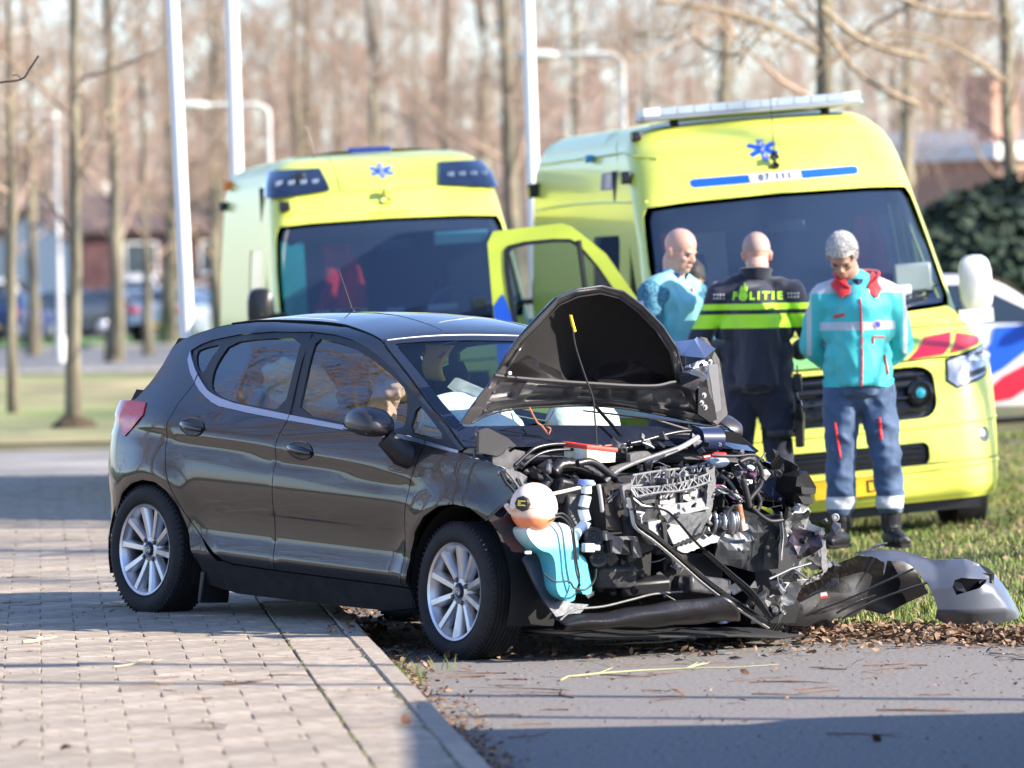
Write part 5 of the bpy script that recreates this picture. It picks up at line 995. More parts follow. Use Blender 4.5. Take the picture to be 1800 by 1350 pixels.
def amb_surface(zs=1.0, L=6.6):
    def S(s, v, o=0.0):
        z, f, w, r, b = [q(v) for q in ai]; z *= zs; a = abs(s); sg = 1 if s >= 0 else -1; fl = w-r
        if a <= fl: x = f-b*(a/w)**2; y = a; n = nrm((1, 2*b*a/w/w)); 
        else:
            x0 = f-b*(fl/w)**2; th = (a-fl)/r
            if th <= PI/2: x = x0-r*(1-math.cos(th)); y = fl+r*math.sin(th); n = (math.cos(th), math.sin(th))
            else: x = x0-r-(a-fl-r*PI/2); y = w; n = (0, 1)
        return (x+n[0]*o, sg*(y+n[1]*o), z)
    def s_at(x, v, sg=-1):
        z, f, w, r, b = [q(v) for q in ai]; fl = w-r; x0 = f-b*(fl/w)**2; return sg*(fl+r*PI/2+(x0-r-x))
    return S, s_at
def text_on(S, txt, s0, v0, h, m, parent, off=.004, name='lettering', bold=.0, spacing=1.0, flip=1, zs=1.0):
    V, F = text_mesh(txt, 1.0, bold=bold, spacing=spacing); g = G(); g.add([S(s0+flip*x*h, v0+y*h/zs, off) for x, y, _ in V], F); return g.obj(name, m, parent, smooth=False, autos=None)
def star_of_life(S, s0, v0, r, m, parent, off=.004, wm=None):
    g = G()
    for k in range(3):
        a = PI/2+k*PI/3; ca, sa = math.cos(a), math.sin(a); w = r*.20; N = 6
        g.add([S(s0+(t*r*ca-q*w*sa)*.95, v0+t*r*sa+q*w*ca, off+k*.0004) for t in np.linspace(-1, 1, N) for q in (-1, 1)], [(i*2, i*2+2, i*2+3, i*2+1) for i in range(N-1)])
    o = g.obj('star_emblem', m, parent, smooth=False, autos=None)
    g = G(); T = np.linspace(-.8, .8, 12); g.tube([S(s0, v0+t*r, off+.003) for t in (-.85, .85)], r*.035, 5); g.tube([S(s0+r*.14*math.sin(t*9), v0+t*r*.75, off+.004) for t in T], r*.035, 5)
    g.obj('staff_and_snake', wm or SWH, o); return o
def rounded(cx, cy, w, h, r, n=4):
    P = []
    for sx, sy, a0 in ((1, 1, 0), (-1, 1, PI/2), (-1, -1, PI), (1, -1, 1.5*PI)):
        for k in range(n+1): a = a0+PI/2*k/n; P.append((cx+sx*(w/2-r)+r*math.cos(a), cy+sy*(h/2-r)+r*math.sin(a)))
    return P
def jacket(parent, c, m1, m2, h=.55, w=.26):
    g = G(); g.grid(lambda u, v: (c[0]+.05*math.sin(u*7+v*3), c[1]+(u-.5)*w*(.45+.75*v)+.03*math.sin(v*5), c[2]-v*h), 12, 14); a = g.obj('hanging_jacket', m1, parent, autos=None); s = a.modifiers.new('s', 'SOLIDIFY'); s.thickness = .03
    g = G(); g.grid(lambda u, v: (c[0]+.045+.05*math.sin(u*7+.7*3), c[1]+(u-.5)*w*.95, c[2]-h*.66-v*.06), 8, 2); g.obj('jacket_band', m2, a, autos=None)
def ambulance(name, label, loc, yaw, roll, zs, kind, pitch=0.0):
    R0 = empty(name, loc); R0.rotation_mode = 'XYZ'; R0.matrix_world = Matrix.Translation(loc) @ Matrix.Rotation(yaw, 4, 'Z') @ Matrix.Rotation(pitch, 4, 'Y') @ Matrix.Rotation(roll, 4, 'X') @ Matrix.Diagonal((1, 1 if kind == 'new' else .94, 1, 1))
    tag(R0, label, 'ambulance', 'ambulances parked on the grass'); S, s_at = amb_surface(zs); new = kind == 'new'
    ws = [(-.97, 1.56), (-.93, 1.515), (-.6, 1.50), (0, 1.495), (.6, 1.50), (.93, 1.515), (.97, 1.56), (.945, 1.85), (.90, 2.10), (.86, 2.155), (.6, 2.17), (0, 2.18), (-.6, 2.17), (-.86, 2.155), (-.90, 2.10), (-.945, 1.85)]
    ends = 1.85
    # body front and roof, back to the B pillar
    def side(x0, v0): return s_at(x0, v0)
    top = [(s, 3.14) for s in np.linspace(1.2, -1.2, 12)]
    lows = [(s, .21) for s in np.linspace(-1.25, 1.25, 10)]
    grille = rounded(0, .945, 1.12, .34, .10) if new else rounded(0, .93, 1.0, .26, .05)
    hl = [(.63, .99), (.70, .93), (.98, 1.00), (1.12, 1.10), (1.16, 1.24), (1.05, 1.255), (.80, 1.195), (.65, 1.15)]
    hr = [(-a, b) for a, b in hl][::-1]
    lowv = rounded(0, .565, .96, .13, .04)
    fog = [(.87+.05*math.cos(t), .64+.05*math.sin(t)) for t in np.linspace(0, 2*PI, 15)[:-1]]; fog2 = [(-a, b) for a, b in fog][::-1]
    outl = [(-1.36, .24)]+lows[1:-1]+[(1.36, .24), (1.36, .62), (1.30, 1.35), (1.34, 1.6), (1.36, 2.2), (1.36, 2.8), (1.30, 3.1)]+top+[(-1.30, 3.1), (-1.36, 2.8), (-1.36, 2.2), (-1.34, 1.6), (-1.30, 1.35), (-1.36, .62)]
    panel('body_front', outl, S, YEL, R0, holes=[ws, grille, hl, hr, lowv, fog, fog2], step=.09, gap=0, rim=.02)
    panel('windscreen', ws, S, AGL, R0, off=-.008, gap=-.004, rim=0, step=.12)
    inner = [(x*.955, 1.83+(y-1.83)*.93) for x, y in ws]
    panel('windscreen_border', ws, S, mat('frit_blue_black', (.008, .012, .022), .12), R0, holes=[inner], off=-.004, gap=0, rim=0, step=.1)
    panel('headlamp', hl, S, mat('headlamp_glass', (.22, .25, .28), .12, .5, coat=1, col2=(.60, .63, .66), vs=9, bump=.3, bs=25), R0, off=-.004, gap=.020, step=.05); panel('headlamp', hr, S, MATS['headlamp_glass'], R0, off=-.004, gap=.020, step=.05); panel('headlamp_bezel', hl, S, DKG, R0, off=-.014, gap=-.006, rim=0, step=.08); panel('headlamp_bezel', hr, S, DKG, R0, off=-.014, gap=-.006, rim=0, step=.08)
    for sg in (-1, 1):
        for s_, v_ in ((.86, 1.13), (1.0, 1.15)):
            c = A(*S(sg*s_, v_, -.0)); nv = Vector((1, sg*.5, .1)).to_track_quat('Z', 'Y').to_matrix(); g = G(); g.lathe([(.045, -.006), (.040, .004), (.028, -.002), (0, .006)], c, rot=nv, n=20); g.obj('headlamp_lens', mat('lens_bright', (.75, .78, .82), .05, .7, coat=1), R0)
    if new: panel('headlamp_insert', [(.80, 1.00), (.98, 1.03), (.98, 1.07), (.80, 1.04)], S, DKG, R0, off=.002, gap=0, step=.05)
    for pl in (grille, lowv):
        panel('grille_bed', pl, S, DKG, R0, off=-.045, gap=-.02, rim=0, step=.1)
    for k in range(4): g = G(); g.tube([S(s, .83+.075*k, -.006-.002) for s in np.linspace(-.50, .50, 14)], (.016), 6, flat=.6); g.obj('grille_bar', DKG if k % 2 == 0 else mat('dark_chrome', (.12, .12, .13), .25, .8), R0)
    for k in range(3): g = G(); g.tube([S(s, .53+.035*k, -.012) for s in np.linspace(-.44, .44, 12)], .008, 5); g.obj('vent_bar', DKG, R0)
    if new:
        for sg in (-1, 1):
            c = A(*S(sg*.46, .93, .01)); g = G(); g.lathe([(.085, -.03), (.082, .01), (.062, .014), (.058, -.01), (0, -.01)], c, 'X', 26); q = g.obj('strobe_housing', GLOSSBLK, R0, autos=40)
            g = G(); g.lathe([(.035, -.008), (.030, .006), (0, .012)], c, 'X', 20); g.obj('strobe_lens', mat('strobe_blue', (.03, .35, .45), .1, coat=1), q)
        c = A(*S(0, .93, .0)); g = G(); g.tube([c+A(.02, .10*math.cos(t), .10*math.sin(t)) for t in np.linspace(0, 2*PI, 25)[:-1]], .010, 6, closed=True)
        for t in (PI/2, PI/2+2*PI/3, PI/2-2*PI/3): g.tube([c+A(.02, 0, 0), c+A(.02, .095*math.cos(t), .095*math.sin(t))], [.012, .005], 6)
        g.obj('grille_emblem', CHROME, R0)
    for sg in (-1, 1):
        c = A(*S(sg*.87, .64, .0)); nv = Vector(tuple(A(*S(sg*.87, .64, .05))-c)).to_track_quat('Z', 'Y').to_matrix(); g = G(); g.lathe([(.05, -.02), (.046, -.004), (.042, -.012), (.03, -.003), (0, .002)], c, rot=nv, n=22); g.obj('fog_lamp', mat('fog_glass', (.45, .47, .5), .1, .6, coat=1, bump=.3, bs=90), R0)
    # bumper creases
    for v, a in ((.46, 1.0), (.72, 1.15)): g = G(); g.tube([S(s, v+.05*abs(s)**2*.3, -.002) for s in np.linspace(-1.2, 1.2, 40)], .012, 6, flat=.5); g.obj('bumper_crease', YEL, R0)
    g = G(); g.grid(lambda u, v: S(-1.2+2.4*u, .20+.03*v, -.02-.05*(1-v)), 24, 1); g.box((-.7, 0, .23), (1.1, 1.6, .06)); g.obj('under_tray', DKG, R0)
    # number plate
    g = G(); 
    pq = [S(s, v, .012) for v in (.335, .455) for s in np.linspace(-.26, .26, 7)]; g.add(pq, [(i, i+1, i+8, i+7) for i in range(6)]); pl = g.obj('number_plate', mat('plate_yellow', (.85, .50, .02), .4), R0, smooth=False)
    if new:
        for t, x in (('P', -.135), ('-', -.09), ('D', .10), ('-', .145), ('P', .19)): text_on(S, t, x, .395, .115, BLKM, pl, .015, 'plate_character', zs=zs)
    for s0, s1, v1 in ((-.55, .05, 1.60), (.12, .78, 1.62)):
        g = G(); T = np.linspace(0, 1, 10); g.tube([S(s0+(s1-s0)*t, 1.47+(v1-1.47)*t*.6+.02, .02) for t in T], .009, 5); g.tube([S(s0+.1+(s1-s0)*t, 1.50+(v1-1.50)*t+.01, .022) for t in T], [.007]*9+[.004], 5); g.obj('wiper', DKG, R0)
    g = G(); g.tube([S(s, 1.40+.012*math.cos(s*2), .001) for s in np.linspace(-1.1, 1.1, 30)], .005, 5); g.tube([S(s, 1.155+.02*abs(s), .001) for s in np.linspace(-1.15, 1.15, 30)], .006, 5); g.tube([S(s, .50, .0) for s in np.linspace(-1.3, 1.3, 30)], .004, 5); g.obj('panel_gap', DKG, R0)
    # vents under the screen
    for sg in (-1, 1):
        panel('scuttle_vent', [(sg*.50, 1.435), (sg*.92, 1.44), (sg*.95, 1.465), (sg*.92, 1.485), (sg*.50, 1.475)], S, mat('vent_mesh', (.03, .035, .045), .5), R0, off=.004, gap=0, rim=.01, step=.06)
    # side walls from the B pillar to the tail
    W = 6.7
    for sg in (-1, 1):
        def SS(x, v, o=0.0, sg=sg):
            return S(s_at(x, v, sg), v, o)
        xs0 = lambda v: S(sg*1.36 if .24 < v < 3.0 else sg*1.3, v)[0]
        door = [(-.98, .42), (-.86, .42), (-.84, 1.0), (-.84, 1.38), (-1.0, 1.55), (-1.40, 1.97), (-1.50, 2.04), (-1.90, 2.07), (-1.95, 2.02), (-1.95, .42)]
        openr = new and sg < 0
        edge = [(xs0(v)-.001, v) for v in (.24, .62, 1.0, 1.35, 1.6, 1.9, 2.2, 2.5, 2.8, 3.0)]
        # wheel arch
        arch = [(-.95+.40*math.cos(t), .36+.41*math.sin(t)) for t in np.linspace(-.25, PI+.25, 16)]
        arch2 = [(-4.3+.40*math.cos(t), .36+.41*math.sin(t)) for t in np.linspace(-.25, PI+.25, 16)]
        out = [(-6.05, .30), (-4.75, .26)]+arch2[::-1]+[(-3.85, .26), (-2.02, .26), (-1.36, .26)] + arch[::-1][0:0]+[(-1.36, .30), (-1.30, .60), (-1.12, .75), (-.95, .775), (-.78, .74), (-.66, .66)]+[(min(e[0], -.6), e[1]) for e in edge if e[1] > .7]+[(-3.2, 3.03), (-6.05, 3.14)]
        out = [(-6.05, .30), (-4.75, .26)]+arch2[::-1]+[(-3.85, .26), (-2.0, .26), (-2.0, .42)]
        dz = [(-1.96, .42), (-1.96, 2.03), (-1.90, 2.085), (-1.50, 2.06)]
        if True:
            body = out+[(-2.0, 2.02), (-1.92, 2.095), (-1.50, 2.065)]+[(-1.42, 2.02), (min(-1.33, xs0(1.9)), 1.9)] if False else out+[(-2.0, 2.04), (-1.93, 2.10), (xs0(2.1)-.002, 2.10)]+[(xs0(v)-.002, v) for v in (2.2, 2.5, 2.8, 3.0)]+[(-3.6, 3.14), (-6.05, 3.14)]
        wins = [rounded(-2.9, 1.80, 1.05, .42, .06)] if sg < 0 else [rounded(-2.9, 1.80, 1.05, .42, .06)]
        panel('side_wall', body, SS, YEL, R0, holes=wins, step=.18, gap=0, rim=.02)
        panel('side_window', wins[0], SS, AGS, R0, off=-.006, gap=0, rim=0, step=.3)
        low = [(-1.37, .26), (-1.96, .26), (-1.96, .41), (-1.37, .41), (-1.30, .58), (-1.22, .68), (-1.32, .50)]
        # door zone ahead of the B pillar
        dpoly = [(-1.97, .42), (-1.97, 2.03), (-1.91, 2.075), (-1.60, 2.075), (-1.50, 2.03)]+[(xs0(v)-.004, v) for v in (1.9, 1.7, 1.55, 1.4, 1.2, 1.0, .85)]+[(-1.12, .78), (-1.28, .66), (-1.36, .42)]
        dpoly = [(min(x, xs0(v)-.004) if v > .8 else x, v) for x, v in dpoly]
        dwin = [(-1.90, 1.42), (-1.90, 1.95), (-1.84, 2.0), (-1.62, 2.0), (-1.50, 1.88), (-1.36, 1.66), (-1.30, 1.42)]
        dwin = [(min(x, xs0(v)-.09), v) for x, v in dwin]
        if not openr:
            panel('cab_door', dpoly, SS, YEL, R0, holes=[dwin], step=.12, gap=.004, rim=.02)
            panel('cab_door_window', dwin, SS, AGS, R0, off=-.006, gap=0, rim=0, step=.3)
        else:
            g = G(); g.grid(lambda u, v: (-1.97, sg*(.97-.06*max(0, v-.6)/.4-.12*u), .42+1.65*v), 3, 8); g.grid(lambda u, v: (-.98-.99*u, sg*(.60+.34*v), .42), 6, 2); g.obj('door_frame', DKG, R0)
        for x in (-.95, -4.3):
            g = G(); g.lathe([(.20, .11), (.24, .12), (.32, .11), (.350, .09), (.356, .03), (.356, -.03), (.350, -.09), (.32, -.11), (.24, -.12), (.20, -.11)], (x, sg*.86, .352), 'Y', 40); wv = g.obj('wheel', RUB, R0); g = G(); g.lathe([(.21, -.10), (.20, .05), (.10, .07), (.09, .11), (0, .11)] if sg > 0 else [(.21, .10), (.20, -.05), (.10, -.07), (.09, -.11), (0, -.11)], (x, sg*.86, .352), 'Y', 24); g.obj('rim', STEEL, wv)
            g = G(); g.grid(lambda u, v: (x+.41*math.cos(PI*u), sg*(.55+.40*v), .36+.40*math.sin(PI*u)), 14, 1); g.obj('wheel_housing', BLKM, R0)
        # mirror
        if openr: continue
        c = A(*SS(-1.12, 1.60, .0)); g = G(); m0 = c+A(.10, sg*.20, .02)
        prof = [(-.06, .6), (-.05, .86), (0, 1.0), (.05, .95), (.085, .6), (.09, .02)]; V = []; n_ = 20
        for dx, f in prof:
            for j in range(n_): w = 2*PI*j/n_; cc, ss = math.cos(w), math.sin(w); V.append(m0+A(dx, .105*f*math.copysign(abs(cc)**.6, cc), .185*f*math.copysign(abs(ss)**.6, ss)))
        g.add(V, [(i*n_+j, i*n_+(j+1) % n_, (i+1)*n_+(j+1) % n_, (i+1)*n_+j) for i in range(5) for j in range(n_)]); g.box(m0+A(0, -sg*.02, -.20), (.12, .22, .09))
        mm = g.obj('wing_mirror', SWH if new else DKG, R0); g = G(); g.tube([c+A(0, 0, -.12), m0+A(0, -sg*.06, -.20)], .03, 8); g.tube([c+A(0, 0, .0), m0+A(0, -sg*.06, -.02)], .02, 8) if not new else None; g.obj('mirror_arm', DKG, mm)
    # tail and roof skin
    vv = [.26, .6, 1.2, 1.6, 2.0, 2.3, 2.5, 2.7, 2.85, 3.0, 3.14]; loop = [(-ai[2](v)+.004, ai[0](v)*zs) for v in vv]+[(ai[2](v)-.004, ai[0](v)*zs) for v in vv[::-1]]; g = G(); g.prism(loop, lambda u, v, t: (-6.045+t, u, v), .03); g.obj('rear_doors', YEL, R0, smooth=False)
    g = G(); g.grid(lambda u, v: (-2.7-3.35*u, -.60+1.20*v, (2.735+.035*math.sin(v*PI))*zs), 6, 8); g.obj('roof', YEL, R0, autos=None)
    # cab inside
    g = G(); g.grid(lambda u, v: (-1.0-.30*v, -.88+1.76*u, 1.40*zs+.08*math.sin(v*PI)), 10, 5); g.box((-1.25, 0, 1.1*zs), (.3, 1.7, .6)); g.box((-2.6, 0, 1.4*zs), (.05, 1.8, 2.1)); g.obj('dashboard', mat('cab_grey', (.05, .055, .065), .8), R0)
    for y in (-.45, .45):
        g = G(); g.tube([(-2.0, y, .95*zs), (-2.12, y, 1.35*zs), (-2.2, y, 1.62*zs)], [(.24, .08), (.23, .07), (.16, .06)], 12, up=(0, 1, .01)); g.tube([(-2.2, y, 1.68*zs), (-2.22, y, 1.86*zs)], [(.13, .05), (.11, .04)], 12, up=(0, 1, .01)); g.obj('cab_seat', mat('seat_slate', (.025, .03, .04), .8), R0)
    g = G(); g.tube([(-1.55+.05*math.sin(t), .45+.20*math.cos(t), 1.48*zs+.17*math.sin(t)) for t in np.linspace(0, 2*PI, 25)[:-1]], .016, 6, closed=True); g.obj('steering_wheel', mat('wheel_grey', (.10, .11, .12), .5), R0)
    g = G(); g.box((-1.62, .02, 2.0*zs), (.06, .26, .09)); g.obj('cab_mirror', DKG, R0, bevel=.02)
    for q in range(5):
        g = G(); g.box((-1.12+random.uniform(-.05, .05), random.uniform(-.5, .7), 1.52*zs), (random.uniform(.08, .16), random.uniform(.08, .25), random.uniform(.03, .12)), rot=(0, 0, random.uniform(-.5, .5))); g.obj('dash_item', [SWH, DKG, mat('pale_blue', (.3, .5, .6), .5), GREYP, SWH][q], R0, bevel=.01)
    return R0, S, s_at
def ground_loc(p): return (p[0], p[1], p[2])
# --- the near one on the right
ax = (2.106, 34.6, 0.187)
a1, S1, sa1 = ambulance('ambulance', 'bright yellow ambulance with long roof light bar and its cab door standing open', (ax[0], 34.6, -.04), R(-90+8.5), R(3.7), 1.0, 'new', 0)
panel('blue_stripe', [(-.54, 2.275), (-.52, 2.262), (-.17, 2.262), (-.17, 2.325), (-.52, 2.325), (-.54, 2.312)], S1, BLU, a1, off=.004, gap=0, rim=0, step=.06); panel('blue_stripe', [(.17, 2.262), (.53, 2.262), (.55, 2.275), (.55, 2.312), (.53, 2.325), (.17, 2.325)], S1, BLU, a1, off=.004, gap=0, rim=0, step=.06)
panel('number_field', [(-.165, 2.262), (.165, 2.262), (.165, 2.326), (-.165, 2.326)], S1, WHITEP, a1, off=.006, gap=0, rim=0, step=.06)
text_on(S1, '07-111', 0, 2.294, .068, mat('print_navy', (.02, .03, .12), .5), a1, .014, 'fleet_number', bold=.025, spacing=1.15)
star_of_life(S1, -.03, 2.53, .105, BLU, a1)
c = A(*S1(.015, 2.405, .01)); g = G(); g.tube([c+A(.01, 0, -.06), c+A(.02, 0, -.02), c+A(.03, 0, .03), c+A(.01, 0, .07)], [.012, .034, .036, .008], 12); ant = g.obj('aerial_foot', DKG, a1); g = G(); g.tube([c+A(.03, 0, .05), c+A(.05, 0, .42)], [.004, .0025], 5); g.obj('aerial_whip', DKG, ant)
lb = A(-2.42, 0, 2.765); g = G(); g.box(lb, (.30, 1.46, .03)); bar = g.obj('light_bar', mat('bar_grey', (.28, .30, .33), .35, .4), a1, bevel=.01)
for k in range(13): g = G(); g.box(lb+A(.0, -.66+.11*k, .042), (.28, .108, .052)); g.obj('light_bar_module', mat('bar_lens', (.32, .38, .46), .15, .2, coat=1) if 0 < k < 12 else WHITEP, bar, bevel=.003)
for sg in (-1, 1): g = G(); g.tube([(-2.38, sg*.5, 2.66), (-2.42, sg*.5, 2.78)], .03, 6); g.obj('light_bar_foot', DKG, bar)
g = G(); g.tube([(-2.75, -.62, 2.70), (-5.9, -.62, 2.71)], .035, 8); g.tube([(-2.75, .62, 2.70), (-5.9, .62, 2.71)], .035, 8); g.obj('roof_rail', YEL, a1)
for sg in (1, -1):   # red reflective wedges on the bonnet edge
    f = lambda P: [(sg*a, b) for a, b in P][::sg]
    panel('bonnet_marking', f([(.42, 1.175), (.60, 1.335), (.80, 1.355), (.66, 1.195)]), S1, REFR, a1, off=.004, gap=0, rim=0, step=.05)
    panel('bonnet_marking', f([(.69, 1.195), (.83, 1.345), (1.06, 1.30), (.98, 1.255)]), S1, REFR, a1, off=.004, gap=0, rim=0, step=.05)
    panel('bonnet_marking', f([(.10, 1.175), (.28, 1.335), (.57, 1.335), (.39, 1.175)]), S1, mat('reflective_green', (.25, .62, .18), .35), a1, off=.003, gap=0, rim=0, step=.05)
RJ = mat('red_jacket', (.60, .015, .02), .8)
jacket(a1, (-2.02, .62, 2.03), RJ, SWH, .75, .26); jacket(a1, (-2.02, -.66, 2.03), RJ, SWH, .75, .16)
g = G(); g.box((-1.10, .70, 1.62), (.06, .24, .18)); g.obj('dash_screen', mat('screen_grey', (.20, .25, .27), .3), a1, bevel=.015)
g = G(); g.grid(lambda u, v: (-2.55, -.45+.25*u, 1.5+.5*v), 2, 2); g.obj('bulkhead_window', mat('pale_panel', (.5, .48, .4), .6), a1)
g = G()
for y, w in ((.80, .015), (.86, .012)): g.box((-1.9, y, 1.75), (.02, w, .7), rot=(.12, 0, 0))
g.obj('door_pillar_trim', YEL, a1)
def sbox(x, v, d, nm, m, o=.03, sg=-1): 
    p = S1(sa1(x, v, sg), v, o); g = G(); g.box(p, d); g.obj(nm, m, a1, bevel=.01)
sbox(-2.35, 2.78, (.12, .06, .06), 'side_lamp', DKG); sbox(-3.6, 2.60, (.10, .06, .05), 'side_lamp', mat('lamp_blue', (.05, .3, .6), .2)); sbox(-2.05, 2.38, (.10, .06, .08), 'side_lamp', DKG); sbox(-5.9, 2.36, (.12, .08, .10), 'side_lamp', DKG)
def side1(x, v, o=0): return S1(sa1(x, v), v, o)
panel('side_sign', [(-2.55, 2.30), (-2.55, 2.44), (-3.15, 2.44), (-3.15, 2.30)], side1, mat('sign_mauve', (.22, .14, .20), .5), a1, off=.004, gap=0, rim=0, step=.1); panel('side_sign_text', [(-2.72, 2.31), (-2.72, 2.43), (-2.95, 2.43), (-2.95, 2.31)], side1, mat('sign_pale', (.5, .42, .45), .5), a1, off=.006, gap=0, rim=0, step=.1)
g = G(); g.tube([side1(x, 2.20+.02*math.sin((x+6)*.8), .004) for x in np.linspace(-1.75, -5.95, 20)], .012, 6, flat=.5); g.tube([side1(x, 2.52+.10*min(1, (-x-1.9)*2), .003) for x in np.linspace(-1.9, -5.95, 24)], .014, 6, flat=.5); g.obj('side_swage', YEL, a1)
# open cab door
dr = empty('cab_door', (-1.05, -1.00, 0), 0, a1); dr.rotation_euler = (0, 0, R(78))      # door local: +x runs back to -x when closed
def SD(u, v, o=0.0): return (-u, -.03*math.sin((v-.4)/1.7*PI)-o-.03*max(0, v-1.3), v)
dp = [(.02, .46), (.95, .46), (.97, .55), (.97, 2.06), (.93, 2.13), (.50, 2.145), (.44, 2.12), (.24, 1.93), (.03, 1.57), (.0, 1.45)]
dw = [(.11, 1.50), (.25, 1.80), (.40, 2.01), (.47, 2.055), (.83, 2.05), (.885, 1.99), (.86, 1.55), (.80, 1.42), (.70, 1.385), (.20, 1.40), (.12, 1.43)]
panel('door_skin', dp, SD, mat('door_yellow', (.52, .62, .05), .35, coat=.6, coat_r=.1), dr, holes=[dw], step=.07, gap=0, rim=.05, hs=1)
fr_in = [(.5+(x-.5)*.92, 1.74+(y-1.74)*.92) for x, y in dw]
panel('window_seal', dw, SD, DKG, dr, holes=[fr_in], off=.006, gap=0, rim=.02, step=.06, hs=1, smooth=1)
panel('door_window', resamp(dw, .1, 1), SD, glassmat('door_glass', (.62, .72, .72), ior=1.45), dr, off=-.01, gap=0, rim=0, step=.2)
g = G(); g.tube([SD(.37, 1.40, .004), SD(.40, 2.03, .004)], .018, 6); g.obj('window_divider', DKG, dr)
g = G(); g.grid(lambda u, v: (-.02-.93*u, .045, .48+.86*v), 4, 4); g.grid(lambda u, v: (-.02-.93*u, .045-.07*v, .46), 4, 1); g.grid(lambda u, v: (-.97, .045-.07*v, .46+1.65*u), 6, 1); g.obj('door_lining', mat('cab_grey', (0, 0, 0)), dr)
panel('door_stripe', [(.965, 1.10), (.965, 1.66), (.90, 1.74), (.86, 1.60), (.80, 1.42), (.86, 1.30)], SD, BLU, dr, off=.005, gap=0, rim=0, step=.08)
# --- the far one on the left
ax2 = (-0.57, 39.4, 0.036)
a2, S2, sa2 = ambulance('ambulance', 'smaller yellow ambulance with dark lamp pods on the roof corners, behind the dark car', (ax2[0], 39.4, .02), R(-90+7.5), R(2.0), .945, 'old')
LENS = mat('pod_lens', (.012, .02, .05), .06, coat=1)
for sg in (-1, 1):
    f = lambda P: [(sg*a, b) for a, b in P][::sg]
    pod = f([(.42, 2.46), (.86, 2.40), (1.02, 2.43), (1.04, 2.60), (.92, 2.74), (.46, 2.74)])
    o = panel('lamp_pod', pod, S2, LENS, a2, off=.035, gap=0, rim=.05, step=.05)
    for j in range(4):
        p = S2(sg*(.52+.09*j), 2.55, .037); g = G(); g.box(p, (.01, .05, .05)); g.obj('pod_reflector', mat('reflector', (.35, .4, .5), .15, .9), o, bevel=.005)
star_of_life(S2, .0, 2.66, .10, BLU, a2, off=.018)
panel('roof_recess', [(-.34, 2.44), (.34, 2.44), (.36, 2.86), (-.36, 2.86)], S2, YEL, a2, off=.012, gap=0, rim=.02, step=.1)
c = A(*S2(-.0, 2.36, .01)); g = G(); g.tube([c+A(0, 0, -.07), c+A(.03, 0, -.02), c+A(.03, 0, .03), c+A(0, 0, .08)], [.03, .05, .045, .02], 12); g.obj('camera_bump', YEL, a2)
text_on(S2, 'AMBULANCE', .0, 2.215, .055, mat('print_dark_green', (.28, .34, .04), .5), a2, .004, 'lettering', zs=.945)
g = G(); g.box((-2.9, .0, 2.60), (.4, .34, .07)); g.obj('roof_hatch', mat('lamp_blue_dark', (.02, .05, .25), .2), a2, bevel=.015); g = G(); g.tube([(-2.6, -.45, 2.56), (-2.65, -.5, 2.82)], [.006, .003], 5); g.lathe([(.03, 0), (.02, .03), (0, .04)], (-2.6, -.45, 2.545), n=10); g.obj('roof_aerial', DKG, a2)
def side2(x, v, o=0): return S2(sa2(x, v), v, o)
for x, v, m in ((-1.95, 2.62, DKG), (-1.8, 2.32, DKG), (-5.8, 2.66, mat('lamp_amber', (.9, .25, .02), .3)), (-5.8, 2.40, DKG)):
    g = G(); g.box(side2(x, v, .03), (.12, .08, .07)); g.obj('side_lamp', m, a2, bevel=.01)
g = G(); g.tube([(-2.6, -.60, 2.545), (-5.9, -.60, 2.56)], .035, 8); g.obj('roof_rail', YEL, a2)
jacket(a2, (-1.98, -.38, 1.93), RJ, SWH, .72, .42); 
g = G(); g.grid(lambda u, v: (-1.75, -.86+.20*u, 1.35+.60*v+.02*math.sin(u*9)), 6, 6); g.obj('teal_coat', mat('teal_cloth', (.03, .42, .40), .8), a2)
g = G(); g.box((-1.72, .55, 1.93), (.03, .42, .10), rot=(0, .5, 0)); g.obj('sun_visor', mat('visor_teal', (.15, .45, .5), .5), a2, bevel=.01)
